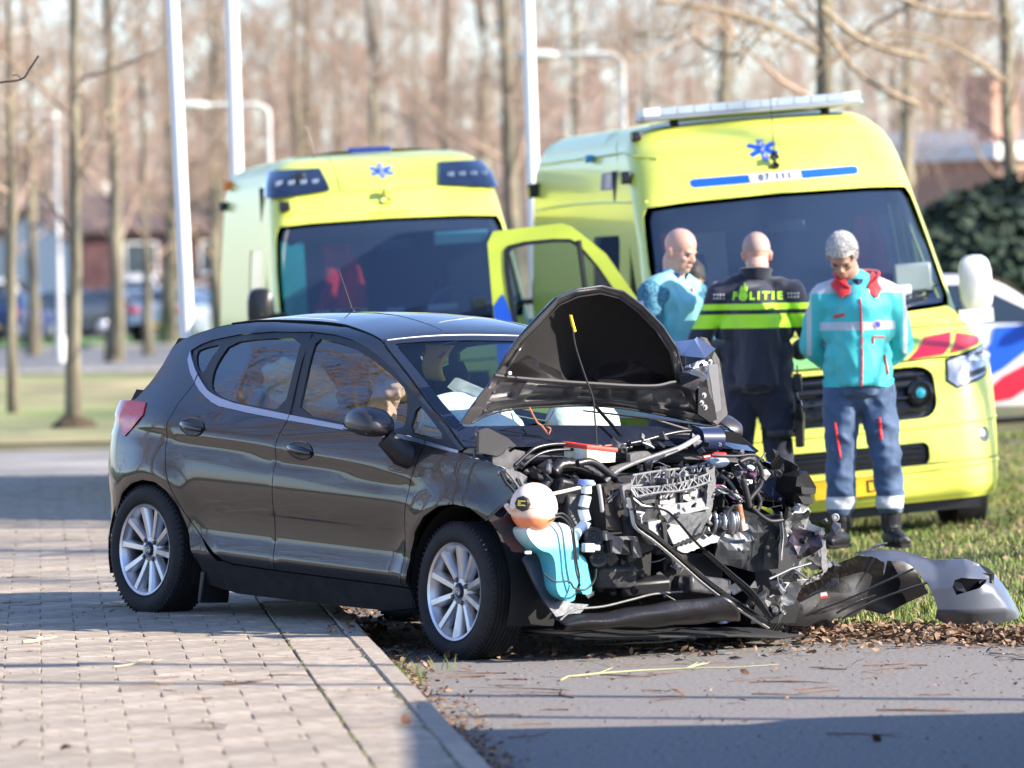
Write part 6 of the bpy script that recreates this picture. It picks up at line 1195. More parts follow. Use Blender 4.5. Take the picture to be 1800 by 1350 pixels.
# --- police car beyond, and parked cars: one builder
def small_car(name, label, col, loc, yaw, group=None, van=False, rough=.3, sc=1.0, cat='car'):
    R0 = empty(name, loc, yaw); tag(R0, label, cat, group); R0.scale = (sc,)*3
    m = mat('paint_%02x%02x%02x' % tuple(int(c*255) for c in col), col, rough, .2, coat=.8)
    if van: X = [-2.2, -2.15, -1.9, .9, 1.45, 2.05, 2.2]; T = [.5, 1.5, 1.85, 1.88, 1.2, 1.0, .5]
    else: X = [-2.15, -2.08, -1.75, -1.0, .25, 1.05, 2.0, 2.15]; T = [.55, .95, 1.10, 1.44, 1.44, 1.0, .82, .5]
    f = smooth_interp(X, T); beltz = 1.12 if van else .93
    def hwid(x, z): return (.88-.10*max(0, abs(x)-1.5)**2-(.24*max(0, z-beltz)/.5)-.06*max(0, .45-z))*1.0
    def sec(u, v):
        x = X[0]+(X[-1]-X[0])*u; zt = f(x); t = v*2-1; a = abs(t)
        if a > .45: z = .22+(zt-.22)*(1-(a-.45)/.55)**.8 if a < 1 else .22; z = .22+(zt-.06-.22)*(1-(a-.45)/.55); y = hwid(x, z)
        else: z = zt-.06*(a/.45)**3; y = hwid(x, zt-.06)*(a/.45)**.9
        return (x, math.copysign(y, t), z)
    g = G(); g.grid(sec, 44, 28); n = 45
    g.obj('body', m, R0, autos=50)
    gm = mat('far_glass', (.02, .03, .04), .05, coat=1)
    for sg in (-1, 1):
        zt_ = 1.78 if van else 1.37
        P = [(-1.62, beltz+.05), (-1.05, zt_-.02), (.18, zt_-.02), (.92, beltz+.03)] if not van else [(-2.0, beltz+.1), (-1.9, zt_), (.85, zt_), (1.3, beltz+.08)]
        for a, b in ((0, .48), (.52, 1)):
            g = G(); g.grid(lambda u, v: (lambda x0, x1, z: (x0+(x1-x0)*(a+(b-a)*u), sg*(hwid(0, z)+.006), z))(P[0][0]+(P[1][0]-P[0][0])*v, P[3][0]+(P[2][0]-P[3][0])*v, P[0][1]+(P[1][1]-P[0][1])*v), 3, 3); g.obj('side_window', gm, R0)
        for x in (-1.32, 1.30):
            g = G(); g.lathe([(.0, .09), (.2, .09), (.3, .1), (.32, .06), (.32, -.06), (.3, -.1)], (x, sg*.80, .32), 'Y', 24); w = g.obj('wheel', RUB, R0); g = G(); g.lathe([(.2, .095*sg), (.17, .11*sg), (.06, .10*sg), (0, .12*sg)], (x, sg*.80, .32), 'Y', 16); g.obj('rim', ALLOY, w)
        g = G(); g.ell((.75, sg*.95, beltz+.05), (.09, .10, .07), n=10); g.obj('wing_mirror', m, R0)
        g = G(); g.ell((2.02, sg*.62, .68), (.10, .2, .07), n=12); g.obj('headlamp', mat('far_lamp', (.8, .8, .8), .1, coat=1), R0); g = G(); g.ell((-2.06, sg*.66, .88), (.06, .16, .10), n=12); g.obj('tail_lamp', mat('far_tail', (.6, .01, .01), .2, coat=1), R0)
    g = G(); xa, xb = (.95, 1.42) if van else (.32, 1.02); g.grid(lambda u, v: (xa+(xb-xa)*v+.02, -.62+1.24*u, f(xa+(xb-xa)*v)+.012), 6, 4); g.obj('windscreen', gm, R0)
    g = G(); xa, xb = (-2.2, -2.1) if van else (-1.72, -1.12); g.grid(lambda u, v: (xa+(xb-xa)*v-.02, -.6+1.2*u, (f(xa+(xb-xa)*v)+.012) if not van else 1.2+.5*v), 6, 4); g.obj('rear_screen', gm, R0)
    for x in (2.17, -2.17): g = G(); g.box((x, 0, .5), (.02, .5, .11)); g.obj('number_plate', MATS['plate_yellow'], R0)
    return R0, hwid, f
pc_, hw_, f_ = small_car('police_car', 'white police car with blue and orange-red diagonal stripes beyond the right ambulance', (.78, .78, .76), (4.2, 55, .12), R(3), cat='police car', sc=1.03)
for poly, m in (([(-.55, .22), (-.2, .22), (.42, .56), (.98, .98), (.34, .95), (.30, .79), (.0, .60)], BLU), ([(.10, .22), (.50, .28), (1.30, .80), (1.10, .84), (.42, .50)], REFR), ([(-1.6, .22), (-1.2, .22), (-.4, .90), (-.8, .92)], BLU), ([(-1.0, .22), (-.7, .22), (0.05, .92), (-.25, .92)], REFR)):
    for sg in (-1, 1):
        q = resamp(poly, .1); V, F = cdt(q, [], .15); g = G(); g.add([(x, sg*(hw_(x, z)+.010), z) for x, z in V], F.tolist()); g.obj('side_stripe', m, pc_)

# ---------------------------------------------------------------- people (x = the way they face, y left, z up)
SKIN = mat('skin', (.62, .36, .27), .45, sss=.12, var=.06, vs=20, bump=.05, bs=200)
SKIN2 = mat('skin_tan', (.48, .27, .19), .5, sss=.1, var=.10, vs=20)
def remeshed(name, g, m, parent, voxel, wr=0.0, wf=9.0, smooth=6, ws=(1, 1, .5), push=None, seed=0):
    me = g.mesh(name, m, True, None); o = link(name, me, parent)
    r = o.modifiers.new('r', 'REMESH'); r.mode = 'VOXEL'; r.voxel_size = voxel; r.use_smooth_shade = True
    s = o.modifiers.new('s', 'SMOOTH'); s.iterations = smooth; s.factor = .5
    bpy.context.view_layer.update(); bake(o); me = o.data; n = len(me.vertices)
    if not me.materials: me.materials.append(m)
    if wr or push:
        co = np.empty(n*3, np.float32); me.vertices.foreach_get('co', co); co = co.reshape(-1, 3); no = np.empty(n*3, np.float32); me.vertices.foreach_get('normal', no); no = no.reshape(-1, 3)
        for i in range(n):
            x, y, z = co[i].tolist(); d = 0
            if wr: 
                a = mnoise.noise((x*wf*ws[0]+seed, y*wf*ws[1], z*wf*ws[2]+(x+y)*2)); b = mnoise.noise((x*wf*2.3+seed, y*wf*2.3+z*3, z*wf*2.0*ws[2])); d = wr*(1-abs(a)*3.2)+wr*.45*(1-abs(b)*3)
            if push: d += push(x, y, z)
            co[i] += no[i]*d
        me.vertices.foreach_set('co', co.reshape(-1))
    me.polygons.foreach_set('use_smooth', [True]*len(me.polygons)); me.update(); return o
def limb(g, pts, r, n=14): 
    g.tube(pts, r, n, up=(0, 1, 0.01))
    for p, q in zip(pts, r):
        q = q if hasattr(q, '__len__') else (q, q); g.ell(p, (q[1]*.97, q[0]*.97, min(q)*.97), n=12)
def head_geo(g, M):
    def e(c, r, rot=None):
        k = len(g.v); g.ell(c, r, rot, n=20)
        g.v[k:] = [tuple(M @ Vector(p)) for p in g.v[k:]]
    def t(p, r, n=10):
        k = len(g.v); g.tube(p, r, n); g.v[k:] = [tuple(M @ Vector(q)) for q in g.v[k:]]
    e((-.005, 0, .045), (.098, .077, .092)); e((.012, 0, .0), (.080, .069, .105)); e((.028, 0, -.055), (.058, .053, .058)); e((.065, 0, -.082), (.026, .028, .024))
    e((.078, 0, .022), (.020, .050, .014)); t([(.086, 0, .012), (.103, 0, -.014), (.112, 0, -.027)], [.008, .010, .012]); e((.100, .011, -.030), (.011, .008, .008)); e((.100, -.011, -.030), (.011, .008, .008))
    e((.086, 0, -.052), (.014, .024, .006)); e((.083, 0, -.062), (.013, .021, .007))
    for s in (-1, 1):
        e((.058, s*.040, -.018), (.026, .024, .022)); e((-.010, s*.079, -.002), (.020, .008, .032), Matrix.Rotation(-s*.35, 3, 'Z')); e((-.014, s*.083, .012), (.015, .008, .018), Matrix.Rotation(-s*.45, 3, 'Z'))
def hand(g, w, d, pn, s=1.0, curl=.5):
    """wrist w, direction d, palm normal pn; five bent fingers"""
    w, d, pn = A(*w), nrm(d), nrm(pn); side = np.cross(d, pn)
    g.tube([w-d*.02, w+d*.03, w+d*.085], [(.024, .016), (.034, .017), (.038, .014)], 12, up=tuple(pn))
    for k, (o, L_) in enumerate(((-.028, .068), (-.010, .078), (.010, .073), (.027, .058))):
        b = w+d*.078+side*o*s; dirn = d
        P = [b]; 
        for j in range(3): dirn = nrm(dirn*math.cos(curl)+pn*math.sin(curl)*1.0); P.append(P[-1]+dirn*L_/3)
        g.tube(P, [.0088, .0085, .008, .007], 8); g.ell(P[-1], (.007,)*3, n=8)
    b = w+d*.028-side*.030*s; P = [b, b+nrm(d*.6-side*.8*s+pn*.3)*.034, b+nrm(d*.6-side*.8*s+pn*.3)*.034+nrm(d-side*.2*s+pn*.5)*.03]; g.tube(P, [.012, .010, .008], 8); g.ell(P[-1], (.008,)*3, n=8)
def person(label, loc, yaw, sc, hyaw, hpitch, arms, legs, neck=(0.02, 0, 1.53), headp=(.045, 0, 1.655), skin=SKIN, lean=(0, 0), scalp=None):
    P = empty('person', loc, yaw); P.scale = (sc,)*3; tag(P, label, 'person')
    HM = Matrix.Translation(headp) @ Matrix.Rotation(hyaw, 4, 'Z') @ Matrix.Rotation(hpitch, 4, 'Y')
    g = G(); head_geo(g, HM)
    lx = lean[0]
    limb(g, [(lx*1.0-.01, 0, 1.44), (neck[0]-.01, neck[1], neck[2]), tuple(HM @ Vector((-.025, 0, -.05)))], [(.08, .065), (.064, .060), (.066, .066)])
    limb(g, [(0, 0, .96), (lx*.3, 0, 1.1), (lx*.8, 0, 1.3), (lx, 0, 1.43)], [(.14, .09), (.13, .085), (.15, .095), (.12, .07)])
    for (sh, el, wr, hd, pn) in arms:
        limb(g, [sh, el], [.045, .035]); limb(g, [el, wr], [.036, .024]); hand(g, wr, hd, pn, 1 if sh[1] > 0 else -1)
    for (hp, kn, an, toe) in legs: limb(g, [hp, kn], [.075, .05]); limb(g, [kn, an], [.052, .035]); limb(g, [an, toe], [.03, .02])
    b = remeshed('body', g, skin, P, .0065, smooth=3)
    for s in (-1, 1):      # eyes and brows
        for nm, c, r, m in (('eye', (.0835, s*.031, .002), (.010, .014, .006), mat('eye_dark', (.05, .04, .04), .2)), ('eyebrow', (.0900, s*.033, .021), (.008, .018, .0035), mat('brow_hair', (.12, .08, .06), .8))):
            q = G(); q.ell((0, 0, 0), r, n=10); q.v = [tuple(HM @ (Vector(p)+Vector(c))) for p in q.v]; q.obj(nm, m, b)
    q = G(); q.ell((0, 0, 0), (.010, .021, .0028), n=10); q.v = [tuple(HM @ (Vector(p)+Vector((.0905, 0, -.0575)))) for p in q.v]; q.obj('lips', mat('lips', (.42, .16, .13), .5), b)
    return P, HM, b
def boot(P, an, toe, m):
    an, toe = A(*an), A(*toe); d = nrm(toe-an); d[2] = 0; d = nrm(d); g = G(); base = A(an[0], an[1], 0)
    g.tube([an+A(0, 0, .20), an+A(0, 0, .10), an+A(0, 0, .0)-d*.005], [(.062, .066), (.055, .058), (.055, .062)], 14, up=(0, 1, .01))
    g.tube([base-d*.055+A(0, 0, .05), base+A(0, 0, .062), base+d*.10+A(0, 0, .05), base+d*.185+A(0, 0, .038)], [(.042, .045), (.046, .058), (.050, .045), (.040, .032)], 14, up=(0, 0, 1))
    o = remeshed('boot', g, m, P, .011, wr=.003, wf=14, smooth=3)
    g = G(); g.tube([base-d*.07+A(0, 0, .012), base+A(0, 0, .012), base+d*.11+A(0, 0, .012), base+d*.215+A(0, 0, .014)], [(.040, .014), (.044, .014), (.052, .014), (.032, .012)], 12, up=(0, 0, 1)); g.obj('sole', BLKM, o)
    g = G()
    for k in range(5): c = base+d*(.045+.012*k)+A(0, 0, .135-.018*k); s_ = np.cross(d, (0, 0, 1)); g.tube([c-s_*.03, c+s_*.03], .003, 5)
    g.obj('lace', mat('lace_grey', (.05, .05, .055), .7), o)
def band_mat(name, base, bands, wrx=None, rough=.75, sheen=.3):
    """cloth with printed bands: (axis, lo, hi, colour)"""
    m = mat(name, base, rough, sheen=sheen, bump=.15, bs=350, var=.06, vs=6); n = m.node_tree.nodes; L = m.node_tree.links; b = n['Principled BSDF']; tc = n.new('ShaderNodeTexCoord'); sp = n.new('ShaderNodeSeparateXYZ'); L.new(tc.outputs['Object'], sp.inputs[0])
    src = b.inputs['Base Color'].links[0].from_socket
    for ax, lo, hi, col in bands:
        def cmp(sock, v, op):
            q = n.new('ShaderNodeMath'); q.operation = op; L.new(sock, q.inputs[0]); q.inputs[1].default_value = v; return q.outputs[0]
        tests = ax if isinstance(ax, list) else [(ax, lo, hi)]; val = None
        for a_, l_, h_ in tests:
            s_ = sp.outputs[{'x': 0, 'y': 1, 'z': 2}[a_[-1]]]
            if a_[0] == '|': q = n.new('ShaderNodeMath'); q.operation = 'ABSOLUTE'; L.new(s_, q.inputs[0]); s_ = q.outputs[0]
            for o_ in (cmp(s_, l_, 'GREATER_THAN'), cmp(s_, h_, 'LESS_THAN')):
                if val is None: val = o_
                else: q = n.new('ShaderNodeMath'); q.operation = 'MULTIPLY'; L.new(val, q.inputs[0]); L.new(o_, q.inputs[1]); val = q.outputs[0]
        mx = n.new('ShaderNodeMix'); mx.data_type = 'RGBA'; L.new(val, mx.inputs[0]); L.new(src, mx.inputs[6]); mx.inputs[7].default_value = (*col, 1); src = mx.outputs[2]
    L.new(src, b.inputs['Base Color']); return m
def jacket_geo(lx=0, arms=(), hem=.93, w=.215, dp=.135, belly=0.0, chestw=.235):
    g = G(); limb(g, [(0, 0, hem+.03), (.0, 0, hem+.12), (lx*.3+belly, 0, 1.10), (lx*.6, 0, 1.25), (lx*.9, 0, 1.38), (lx, 0, 1.465), (lx+.005, 0, 1.515)], [(w*.96, dp), (w*.95, dp*1.02), (w*.93, dp*1.03), (w*1.0, dp*1.05), (chestw*.93, dp*.93), (chestw*.66, dp*.68), (.082, .075)], 20)
    for s in (-1, 1): limb(g, [(lx, s*.04, 1.505), (lx, s*.11, 1.487), (lx, s*.175, 1.45)], [(.062, .060), (.066, .062), (.070, .065)])
    for sh, el, wr in arms:
        sh, el, wr = A(*sh), A(*el), A(*wr)
        limb(g, [sh*.6+A(lx*.4, 0, sh[2]*.4+.0), sh, sh*.5+el*.5, el], [.085, .082, .070, .063]); limb(g, [el, el*.5+wr*.5, wr], [.063, .055, .047])
    return g
def cut_below(o, z0, keep_above=True):
    me = o.data; bm = bmesh.new(); bm.from_mesh(me); bmesh.ops.bisect_plane(bm, geom=bm.verts[:]+bm.edges[:]+bm.faces[:], plane_co=(0, 0, z0), plane_no=(0, 0, 1), clear_inner=keep_above, clear_outer=not keep_above); bm.to_mesh(me); bm.free()
def trousers(P, legs, m, top=.98, wr=.006, seed=0):
    g = G(); limb(g, [(0, 0, top), (0, 0, .88)], [(.17, .115), (.175, .12)], 18)
    for hp, kn, an, toe in legs:
        hp, kn, an = A(*hp), A(*kn), A(*an); limb(g, [hp, hp*.5+kn*.5, kn, kn*.4+an*.6, an+A(0, 0, .16)], [.104, .096, .080, .078, .082])
    return remeshed('trousers', g, m, P, .011, wr=wr, wf=7, ws=(1.2, 1.2, 1.1), smooth=5, seed=seed)
def collar(P, c, r, h, m, open_=.5, z0=0, tilt=.1, drop=0, flare=0):
    g = G()
    def f(u, v): a = open_+(2*PI-2*open_)*u; rr = r*(1+(.32+flare)*v*v+.10*math.sin(v*PI)); hh = h*v*(1-.35*v)-drop*max(0, math.cos(a))**1.5; return (c[0]+rr*1.05*math.cos(a)-.01+tilt*v*h*0, c[1]+rr*math.sin(a), c[2]+hh+.012*math.cos(a)*-1)
    g.grid(f, 36, 6); o = g.obj('collar', m, P, autos=None); s = o.modifiers.new('s', 'SOLIDIFY'); s.thickness = .010; return o
# --- policeman, seen from behind
YV = (.50, .95, .03)
PNAVY = band_mat('police_jacket', (.010, .012, .028), [([('z', 1.245, 1.325), ('|y', -1, 2)], 0, 0, YV), ([('z', 1.350, 1.385), ('|y', -1, 2)], 0, 0, YV)], rough=.7)
pl_ = (1.428, 33, 0.093)
arms = [((.0, .205, 1.43), (.02, .335, 1.16), (.26, .20, 1.10), (1, -.5, .1), (0, -1, -.3)), ((.0, -.205, 1.43), (.02, -.335, 1.16), (.26, -.20, 1.10), (1, .5, .1), (0, 1, -.3))]
legs = [((0, .10, .90), (.03, .135, .50), (-.03, .15, .11), (.12, .19, .04)), ((0, -.10, .90), (.02, -.11, .50), (.0, -.13, .11), (.14, -.17, .04))]
Pp, HM, bd = person('police officer with shaved head seen from behind, dark jacket with yellow bands and lettering', (pl_[0], 33.0, .09), R(82), 1.015, R(14), R(8), arms, legs, scalp=1)
ja = remeshed('police_jacket', jacket_geo(0, [a[:3] for a in arms], .885, .225, .14, chestw=.255), PNAVY, Pp, .010, wr=.011, wf=4.6, smooth=5, seed=3); cut_below(ja, .90)
g = G(); g.tube([(0, 0, .96), (0, 0, .89)], [(.205, .142), (.205, .142)], 24, cap=False); hm = g.obj('jacket_hem', mat('police_navy', (.010, .012, .028), .75, sheen=.3), ja)
trn = trousers(Pp, legs, MATS['police_navy'], seed=5)
for l in legs: boot(Pp, l[2], l[3], mat('boot_black', (.012, .012, .013), .4))
collar(Pp, (.01, 0, 1.505), .073, .112, MATS['police_navy'], .35)
STUB = mat('cropped_hair', (.30, .20, .17), .75, var=.15, vs=30)
def hair_cap(HM, P, m, t=.0025, lim=lambda p: True, n=30, name='hair', curl=0.0):
    g = G(); V = []; M_ = 16
    for i in range(M_+1):
        th = PI*.60*i/M_
        for j in range(n):
            a = 2*PI*j/n; p = Vector(((.098+t)*math.sin(th)*math.cos(a)-.005, (.0775+t)*math.sin(th)*math.sin(a), .045+(.0925+t)*math.cos(th)))
            if p.x > .05: p.z = max(p.z, .070+.0*p.x); p.x = min(p.x, .088+t)
            if curl: q = mnoise.noise(p*40)*curl; p += p.normalized()*q
            V.append(tuple(HM @ p))
    g.add(V, [(i*n+j, (i+1)*n+j, (i+1)*n+(j+1) % n, i*n+(j+1) % n) for i in range(M_) for j in range(n)]); return g.obj(name, m, P, autos=None)
hair_cap(HM, bd, mat('cropped_stubble', (.40, .27, .22), .6, var=.2, vs=60), .0022, name='cropped_hair')
# lettering laid on the back by casting rays
def project(o, pts, direction, start):
    dg = bpy.context.evaluated_depsgraph_get(); out = []
    for x, z in pts:
        ok, loc, no, _ = o.ray_cast(Vector((start, x, z)), Vector(direction)); out.append(tuple(loc+no*.004) if ok else None)
    return out
def print_on(o, V, F, c, h, m, name, parent, flip=1, start=-1.0, direction=(1, 0, 0), subdiv=0):
    pts = project(o, [(c[0]+flip*x*h, c[1]+y*h) for x, y in [(v[0], v[1]) for v in V]], direction, start)
    F = [f for f in F if all(pts[i] is not None for i in f)]; g = G(); g.add([p if p is not None else (0, 0, 0) for p in pts], F); q = g.obj(name, m, parent, smooth=False, autos=None)
    s = q.modifiers.new('s', 'SOLIDIFY'); s.thickness = .003; s.offset = 1; return q
YM = mat('reflective_lime', YV, .5)
for ch, y in zip('PLITIE', (.108, .005, -.030, -.066, -.100, -.140)):
    V, F = text_mesh(ch, 1.0, bold=.025); print_on(ja, V, F, (y, 1.425), .062, YM, 'letter', ja, flip=-1)
# flame-topped round emblem standing in for the O
g = G(); N = 20; V = [(.5*math.cos(2*PI*i/N), .5*math.sin(2*PI*i/N)-.1) for i in range(N)]+[(.27*math.cos(2*PI*i/N), .27*math.sin(2*PI*i/N)-.1) for i in range(N)]
F = [(i, (i+1) % N, (i+1) % N+N, i+N) for i in range(N)]; k = len(V); V += [(-.42, .35), (-.30, .95), (-.12, .62), (.05, 1.25), (.22, .70), (.40, .85), (.38, .35), (.0, .45)]; F += [(k, k+7, k+2, k+1), (k+2, k+7, k+4, k+3), (k+4, k+7, k+6, k+5)]; k = len(V); V += [(-.2, -.28), (.2, -.28), (.2, .1), (-.2, .1)]; F += [(k, k+1, k+2, k+3)]
print_on(ja, V, F, (.056, 1.432), .054, YM, 'flame_emblem', ja, flip=-1)
V = []; F = []
for sgn in (-1, 1):
    for i in range(4):
        for j in range(2): k = len(V); x, z = sgn*(.185+.018*i)-.005, .008+.020*j-.008; V += [(x-.005, z-.005), (x+.005, z-.005), (x+.005, z+.005), (x-.005, z+.005)]; F.append((k, k+1, k+2, k+3))
print_on(ja, V, F, (0, 1.418), 1.0, mat('reflective_grey', (.45, .47, .5), .4), 'checker_print', ja)
# shoulder straps, belt, radio, thigh holster
for s in (-1, 1): g = G(); g.tube([(0, s*.10, 1.515), (0, s*.19, 1.50)], [(.022, .006)]*2, 8, up=(0, 0, 1)); st_ = g.obj('shoulder_strap', MATS['police_navy'], Pp); g = G(); g.box((0, s*.185, 1.512), (.04, .02, .006)); g.obj('rank_bar', mat('rank_yellow', (.7, .5, .05), .5), st_, smooth=False)
g = G(); g.tube([(.13*math.cos(t), .185*math.sin(t), .915) for t in np.linspace(0, 2*PI, 33)[:-1]], .018, 8, closed=True, flat=1.4); g.obj('duty_belt', BLK, Pp)
g = G(); g.box((.0, -.225, .93), (.05, .05, .10)); g.box((.0, -.225, 1.0), (.012, .012, .06)); o = g.obj('radio', BLK, Pp, bevel=.008)
hs_ = empty('thigh_holster', (-.01, -.235, .66), 0, Pp); tag(hs_, None)
g = G(); g.box((0, 0, 0), (.10, .045, .20), taper=1.15); g.box((-.045, 0, .09), (.05, .04, .10), rot=(0, -.4, 0)); g.tube([(.02, 0, .12), (.02, .03, .25)], (.012), 6); g.obj('holster', BLK, hs_, bevel=.014)
g = G(); g.tube([(.11*math.cos(t)+.01, .095*math.sin(t)+.115, -.02) for t in np.linspace(0, 2*PI, 25)[:-1]], .012, 6, closed=True, flat=2); g.obj('leg_strap', BLK, hs_)
g = G(); g.box((-.03, .0, .14), (.06, .035, .045), rot=(0, -.5, 0)); g.obj('pistol_grip', GLOSSBLK, hs_, bevel=.01)
# --- paramedic with grey hair
TEAL = (.05, .50, .50)
PJ = band_mat('paramedic_jacket', TEAL, [([('z', 1.245, 1.292), ('x', .0, 1), ('|y', -1, .215)], 0, 0, (.50, .54, .56)), ([('z', 1.455, 1.60), ('|y', .09, .5)], 0, 0, (.52, .56, .58)), ([('|y', .262, .288), ('z', 1.10, 1.46)], 0, 0, (.52, .56, .58))], rough=.6)
pm = (1.984, 32.6, 0.088)
arms2 = [((-.01, .195, 1.425), (-.08, .268, 1.15), (-.20, .10, .99), (-.4, -.9, -.1), (-1, .3, 0)), ((-.01, -.195, 1.425), (-.08, -.268, 1.15), (-.20, -.08, 1.01), (-.4, .9, -.1), (-1, -.3, 0))]
legs2 = [((0, .10, .90), (.06, .150, .50), (.0, .175, .10), (.15, .22, .03)), ((0, -.10, .90), (.03, -.11, .50), (-.03, -.115, .10), (.10, -.19, .03))]
Pm, HM2, bd2 = person('grey-haired paramedic in turquoise jacket with red collar and blue trousers, head bowed', (pm[0], 32.6, .085), R(-88), 1.005, R(-14), R(40), arms2, legs2, neck=(.03, -.03, 1.54), headp=(.10, -.085, 1.665), skin=SKIN2, lean=(.01, 0))
j2 = remeshed('paramedic_jacket', jacket_geo(.01, [a[:3] for a in arms2], .90, .215, .15, belly=.015), PJ, Pm, .010, wr=.008, wf=5, smooth=6, seed=11); cut_below(j2, .925)
g = G(); g.tube([(.0, 0, .965), (.0, 0, .92)], [(.206, .150), (.203, .148)], 24, cap=False); g.obj('jacket_hem', mat('teal_hem', TEAL, .65), j2)
BT = band_mat('paramedic_trousers', (.045, .085, .165), [('z', .225, .295, (.62, .64, .66))], rough=.7)
t2 = trousers(Pm, legs2, BT, wr=.010, seed=8)
for l in legs2: boot(Pm, l[2], l[3], MATS['boot_black'])
REDC = mat('red_cloth', (.68, .015, .02), .65, sheen=.3)
collar(Pm, (.02, .0, 1.475), .095, .15, REDC, .42, drop=.085, flare=.12)
def line_on(o, pts, r, m, name, parent, start=1.0, direction=(-1, 0, 0)):
    q = [p for p in project(o, pts, direction, start) if p]; g = G(); g.tube(q, r, 6); return g.obj(name, m, parent)
line_on(j2, [(.015*math.sin(t*3)*.4-.002, 1.42-.49*t) for t in np.linspace(0, 1, 26)], .006, REDC, 'zip', j2)
line_on(j2, [(.07+.075*t, 1.205-.004*t) for t in np.linspace(0, 1, 8)], .005, REDC, 'pocket_zip', j2); line_on(j2, [(.068, 1.20), (.069, 1.165)], .006, REDC, 'zip_pull', j2)
line_on(j2, [(.140+.022*t, 1.10-.11*t) for t in np.linspace(0, 1, 8)], .007, REDC, 'pocket_zip', j2); line_on(j2, [(.170, .965), (.172, .94)], .006, REDC, 'zip_pull', j2)
line_on(j2, [(-.135, 1.322), (-.09, 1.335)], .010, REDC, 'chest_tab', j2)
V = []; F = []
for k in range(3):
    a = k*PI/3+PI/2; ca, sa = math.cos(a), math.sin(a); i = len(V); V += [(t*.8*ca-q*.22*sa, t*.8*sa+q*.22*ca) for t, q in ((-1, -1), (1, -1), (1, 1), (-1, 1))]; F.append((i, i+1, i+2, i+3))
hexa = [(1.15*math.cos(k*PI/3), 1.15*math.sin(k*PI/3)) for k in range(6)]
print_on(j2, hexa, [tuple(range(6))], (.100, 1.275), .024, mat('badge_pink', (.75, .45, .55), .5), 'chest_badge', j2, start=1.0, direction=(-1, 0, 0)); q = print_on(j2, V, F, (.100, 1.275), .022, mat('badge_blue', (.03, .08, .6), .5), 'chest_emblem', j2, start=1.0, direction=(-1, 0, 0)); q.location.x = .004
line_on(t2, [(.105+.008*t, .74-.12*t) for t in np.linspace(0, 1, 8)], .010, REDC, 'pocket_flash', t2); line_on(t2, [(-.145+.025*t, .72-.2*t) for t in np.linspace(0, 1, 8)], .007, REDC, 'pocket_flash', t2)
GH = mat('grey_hair', (.36, .34, .32), .85, col2=(.62, .60, .57), vs=70, bump=.8, bs=160)
hair_cap(HM2, bd2, GH, .012, curl=.010)
g = G()
for i in range(520):
    th = random.uniform(0, PI*.56); a = random.uniform(0, 2*PI); p = Vector((.108*math.sin(th)*math.cos(a)-.005, .088*math.sin(th)*math.sin(a), .045+.103*math.cos(th)))
    if p.x > .05 and p.z < .085: continue
    g.ell(tuple(HM2 @ p), tuple(random.uniform(.004, .0085) for _ in range(3)), n=5)
o = g.obj('hair_curls', GH, bd2, autos=None); o['kind'] = 'stuff'
for s in (-1, 1):
    q = [A(.03, s*.088, 1.575), A(.140, s*.040, 1.455), A(.150, s*.105, 1.425), A(.045, s*.150, 1.505)]; g = G(); g.grid(lambda u, v: (q[0]*(1-u)+q[1]*u)*(1-v)+(q[3]*(1-u)+q[2]*u)*v+A(.008*math.sin(v*PI)+.004*math.sin(u*PI), 0, .004*math.sin(v*PI)), 8, 8); o = g.obj('collar_flap', REDC, Pm, autos=None); m_s = o.modifiers.new('s', 'SOLIDIFY'); m_s.thickness = .006
g = G(); g.grid(lambda u, v: (.112+.045*v-.10*(2*u-1)**2, (2*u-1)*.062*(1-.9*v), 1.535-.13*v), 8, 6); g.obj('undershirt', mat('undershirt_navy', (.02, .03, .09), .8), Pm)
# --- bald paramedic
PS = mat('patterned_sleeve', (.05, .16, .30), .8); nn = PS.node_tree.nodes; LL = PS.node_tree.links; tc = nn.new('ShaderNodeTexCoord'); vo = nn.new('ShaderNodeTexVoronoi'); vo.inputs['Scale'].default_value = 60; LL.new(tc.outputs['Object'], vo.inputs[0]); cr = nn.new('ShaderNodeValToRGB'); LL.new(vo.outputs['Distance'], cr.inputs[0])
cr.color_ramp.elements[0].position = .25; cr.color_ramp.elements[0].color = (.010, .036, .10, 1); cr.color_ramp.elements[1].position = .55; cr.color_ramp.elements[1].color = (.055, .20, .27, 1); LL.new(cr.outputs[0], nn['Principled BSDF'].inputs['Base Color'])
TS = mat('turquoise_shirt', (.05, .40, .44), .7, sheen=.1, col2=(.24, .56, .60), vs=2.2, thr=(.42, .55))
pb = (0.903, 33.4, 0.078)
arms3 = [((.0, .20, 1.425), (.03, .26, 1.15), (.22, .14, 1.02), (1, -.6, 0), (0, -.5, -1)), ((.0, -.20, 1.425), (.02, -.27, 1.14), (.20, -.15, 1.0), (1, .6, 0), (0, .5, -1))]
Pb, HM3, bd3 = person('bald paramedic in turquoise shirt with patterned blue sleeves behind the raised bonnet', (pb[0]+.05, 33.4, .09), R(-38), 1.03, R(2), R(16), arms3, legs, headp=(.055, 0, 1.662))
j3 = remeshed('shirt', jacket_geo(0, [], .90, .18, .13, belly=.035, chestw=.20), TS, Pb, .010, wr=.012, wf=5, smooth=6, seed=21); cut_below(j3, .915)
for a in arms3: 
    g = G(); sh, el, wr_ = A(*a[0]), A(*a[1]), A(*a[2]); limb(g, [sh*.75+A(0, 0, .355), sh+A(0, 0, .0), sh*.5+el*.5, el], [.080, .084, .072, .064]); limb(g, [el, el*.4+wr_*.6], [.064, .055]); remeshed('sleeve', g, PS, Pb, .010, wr=.004, wf=8, smooth=5, seed=2)
trousers(Pb, legs, mat('blue_trousers', (.03, .06, .15), .8), seed=9)
for l in legs: boot(Pb, l[2], l[3], MATS['boot_black'])
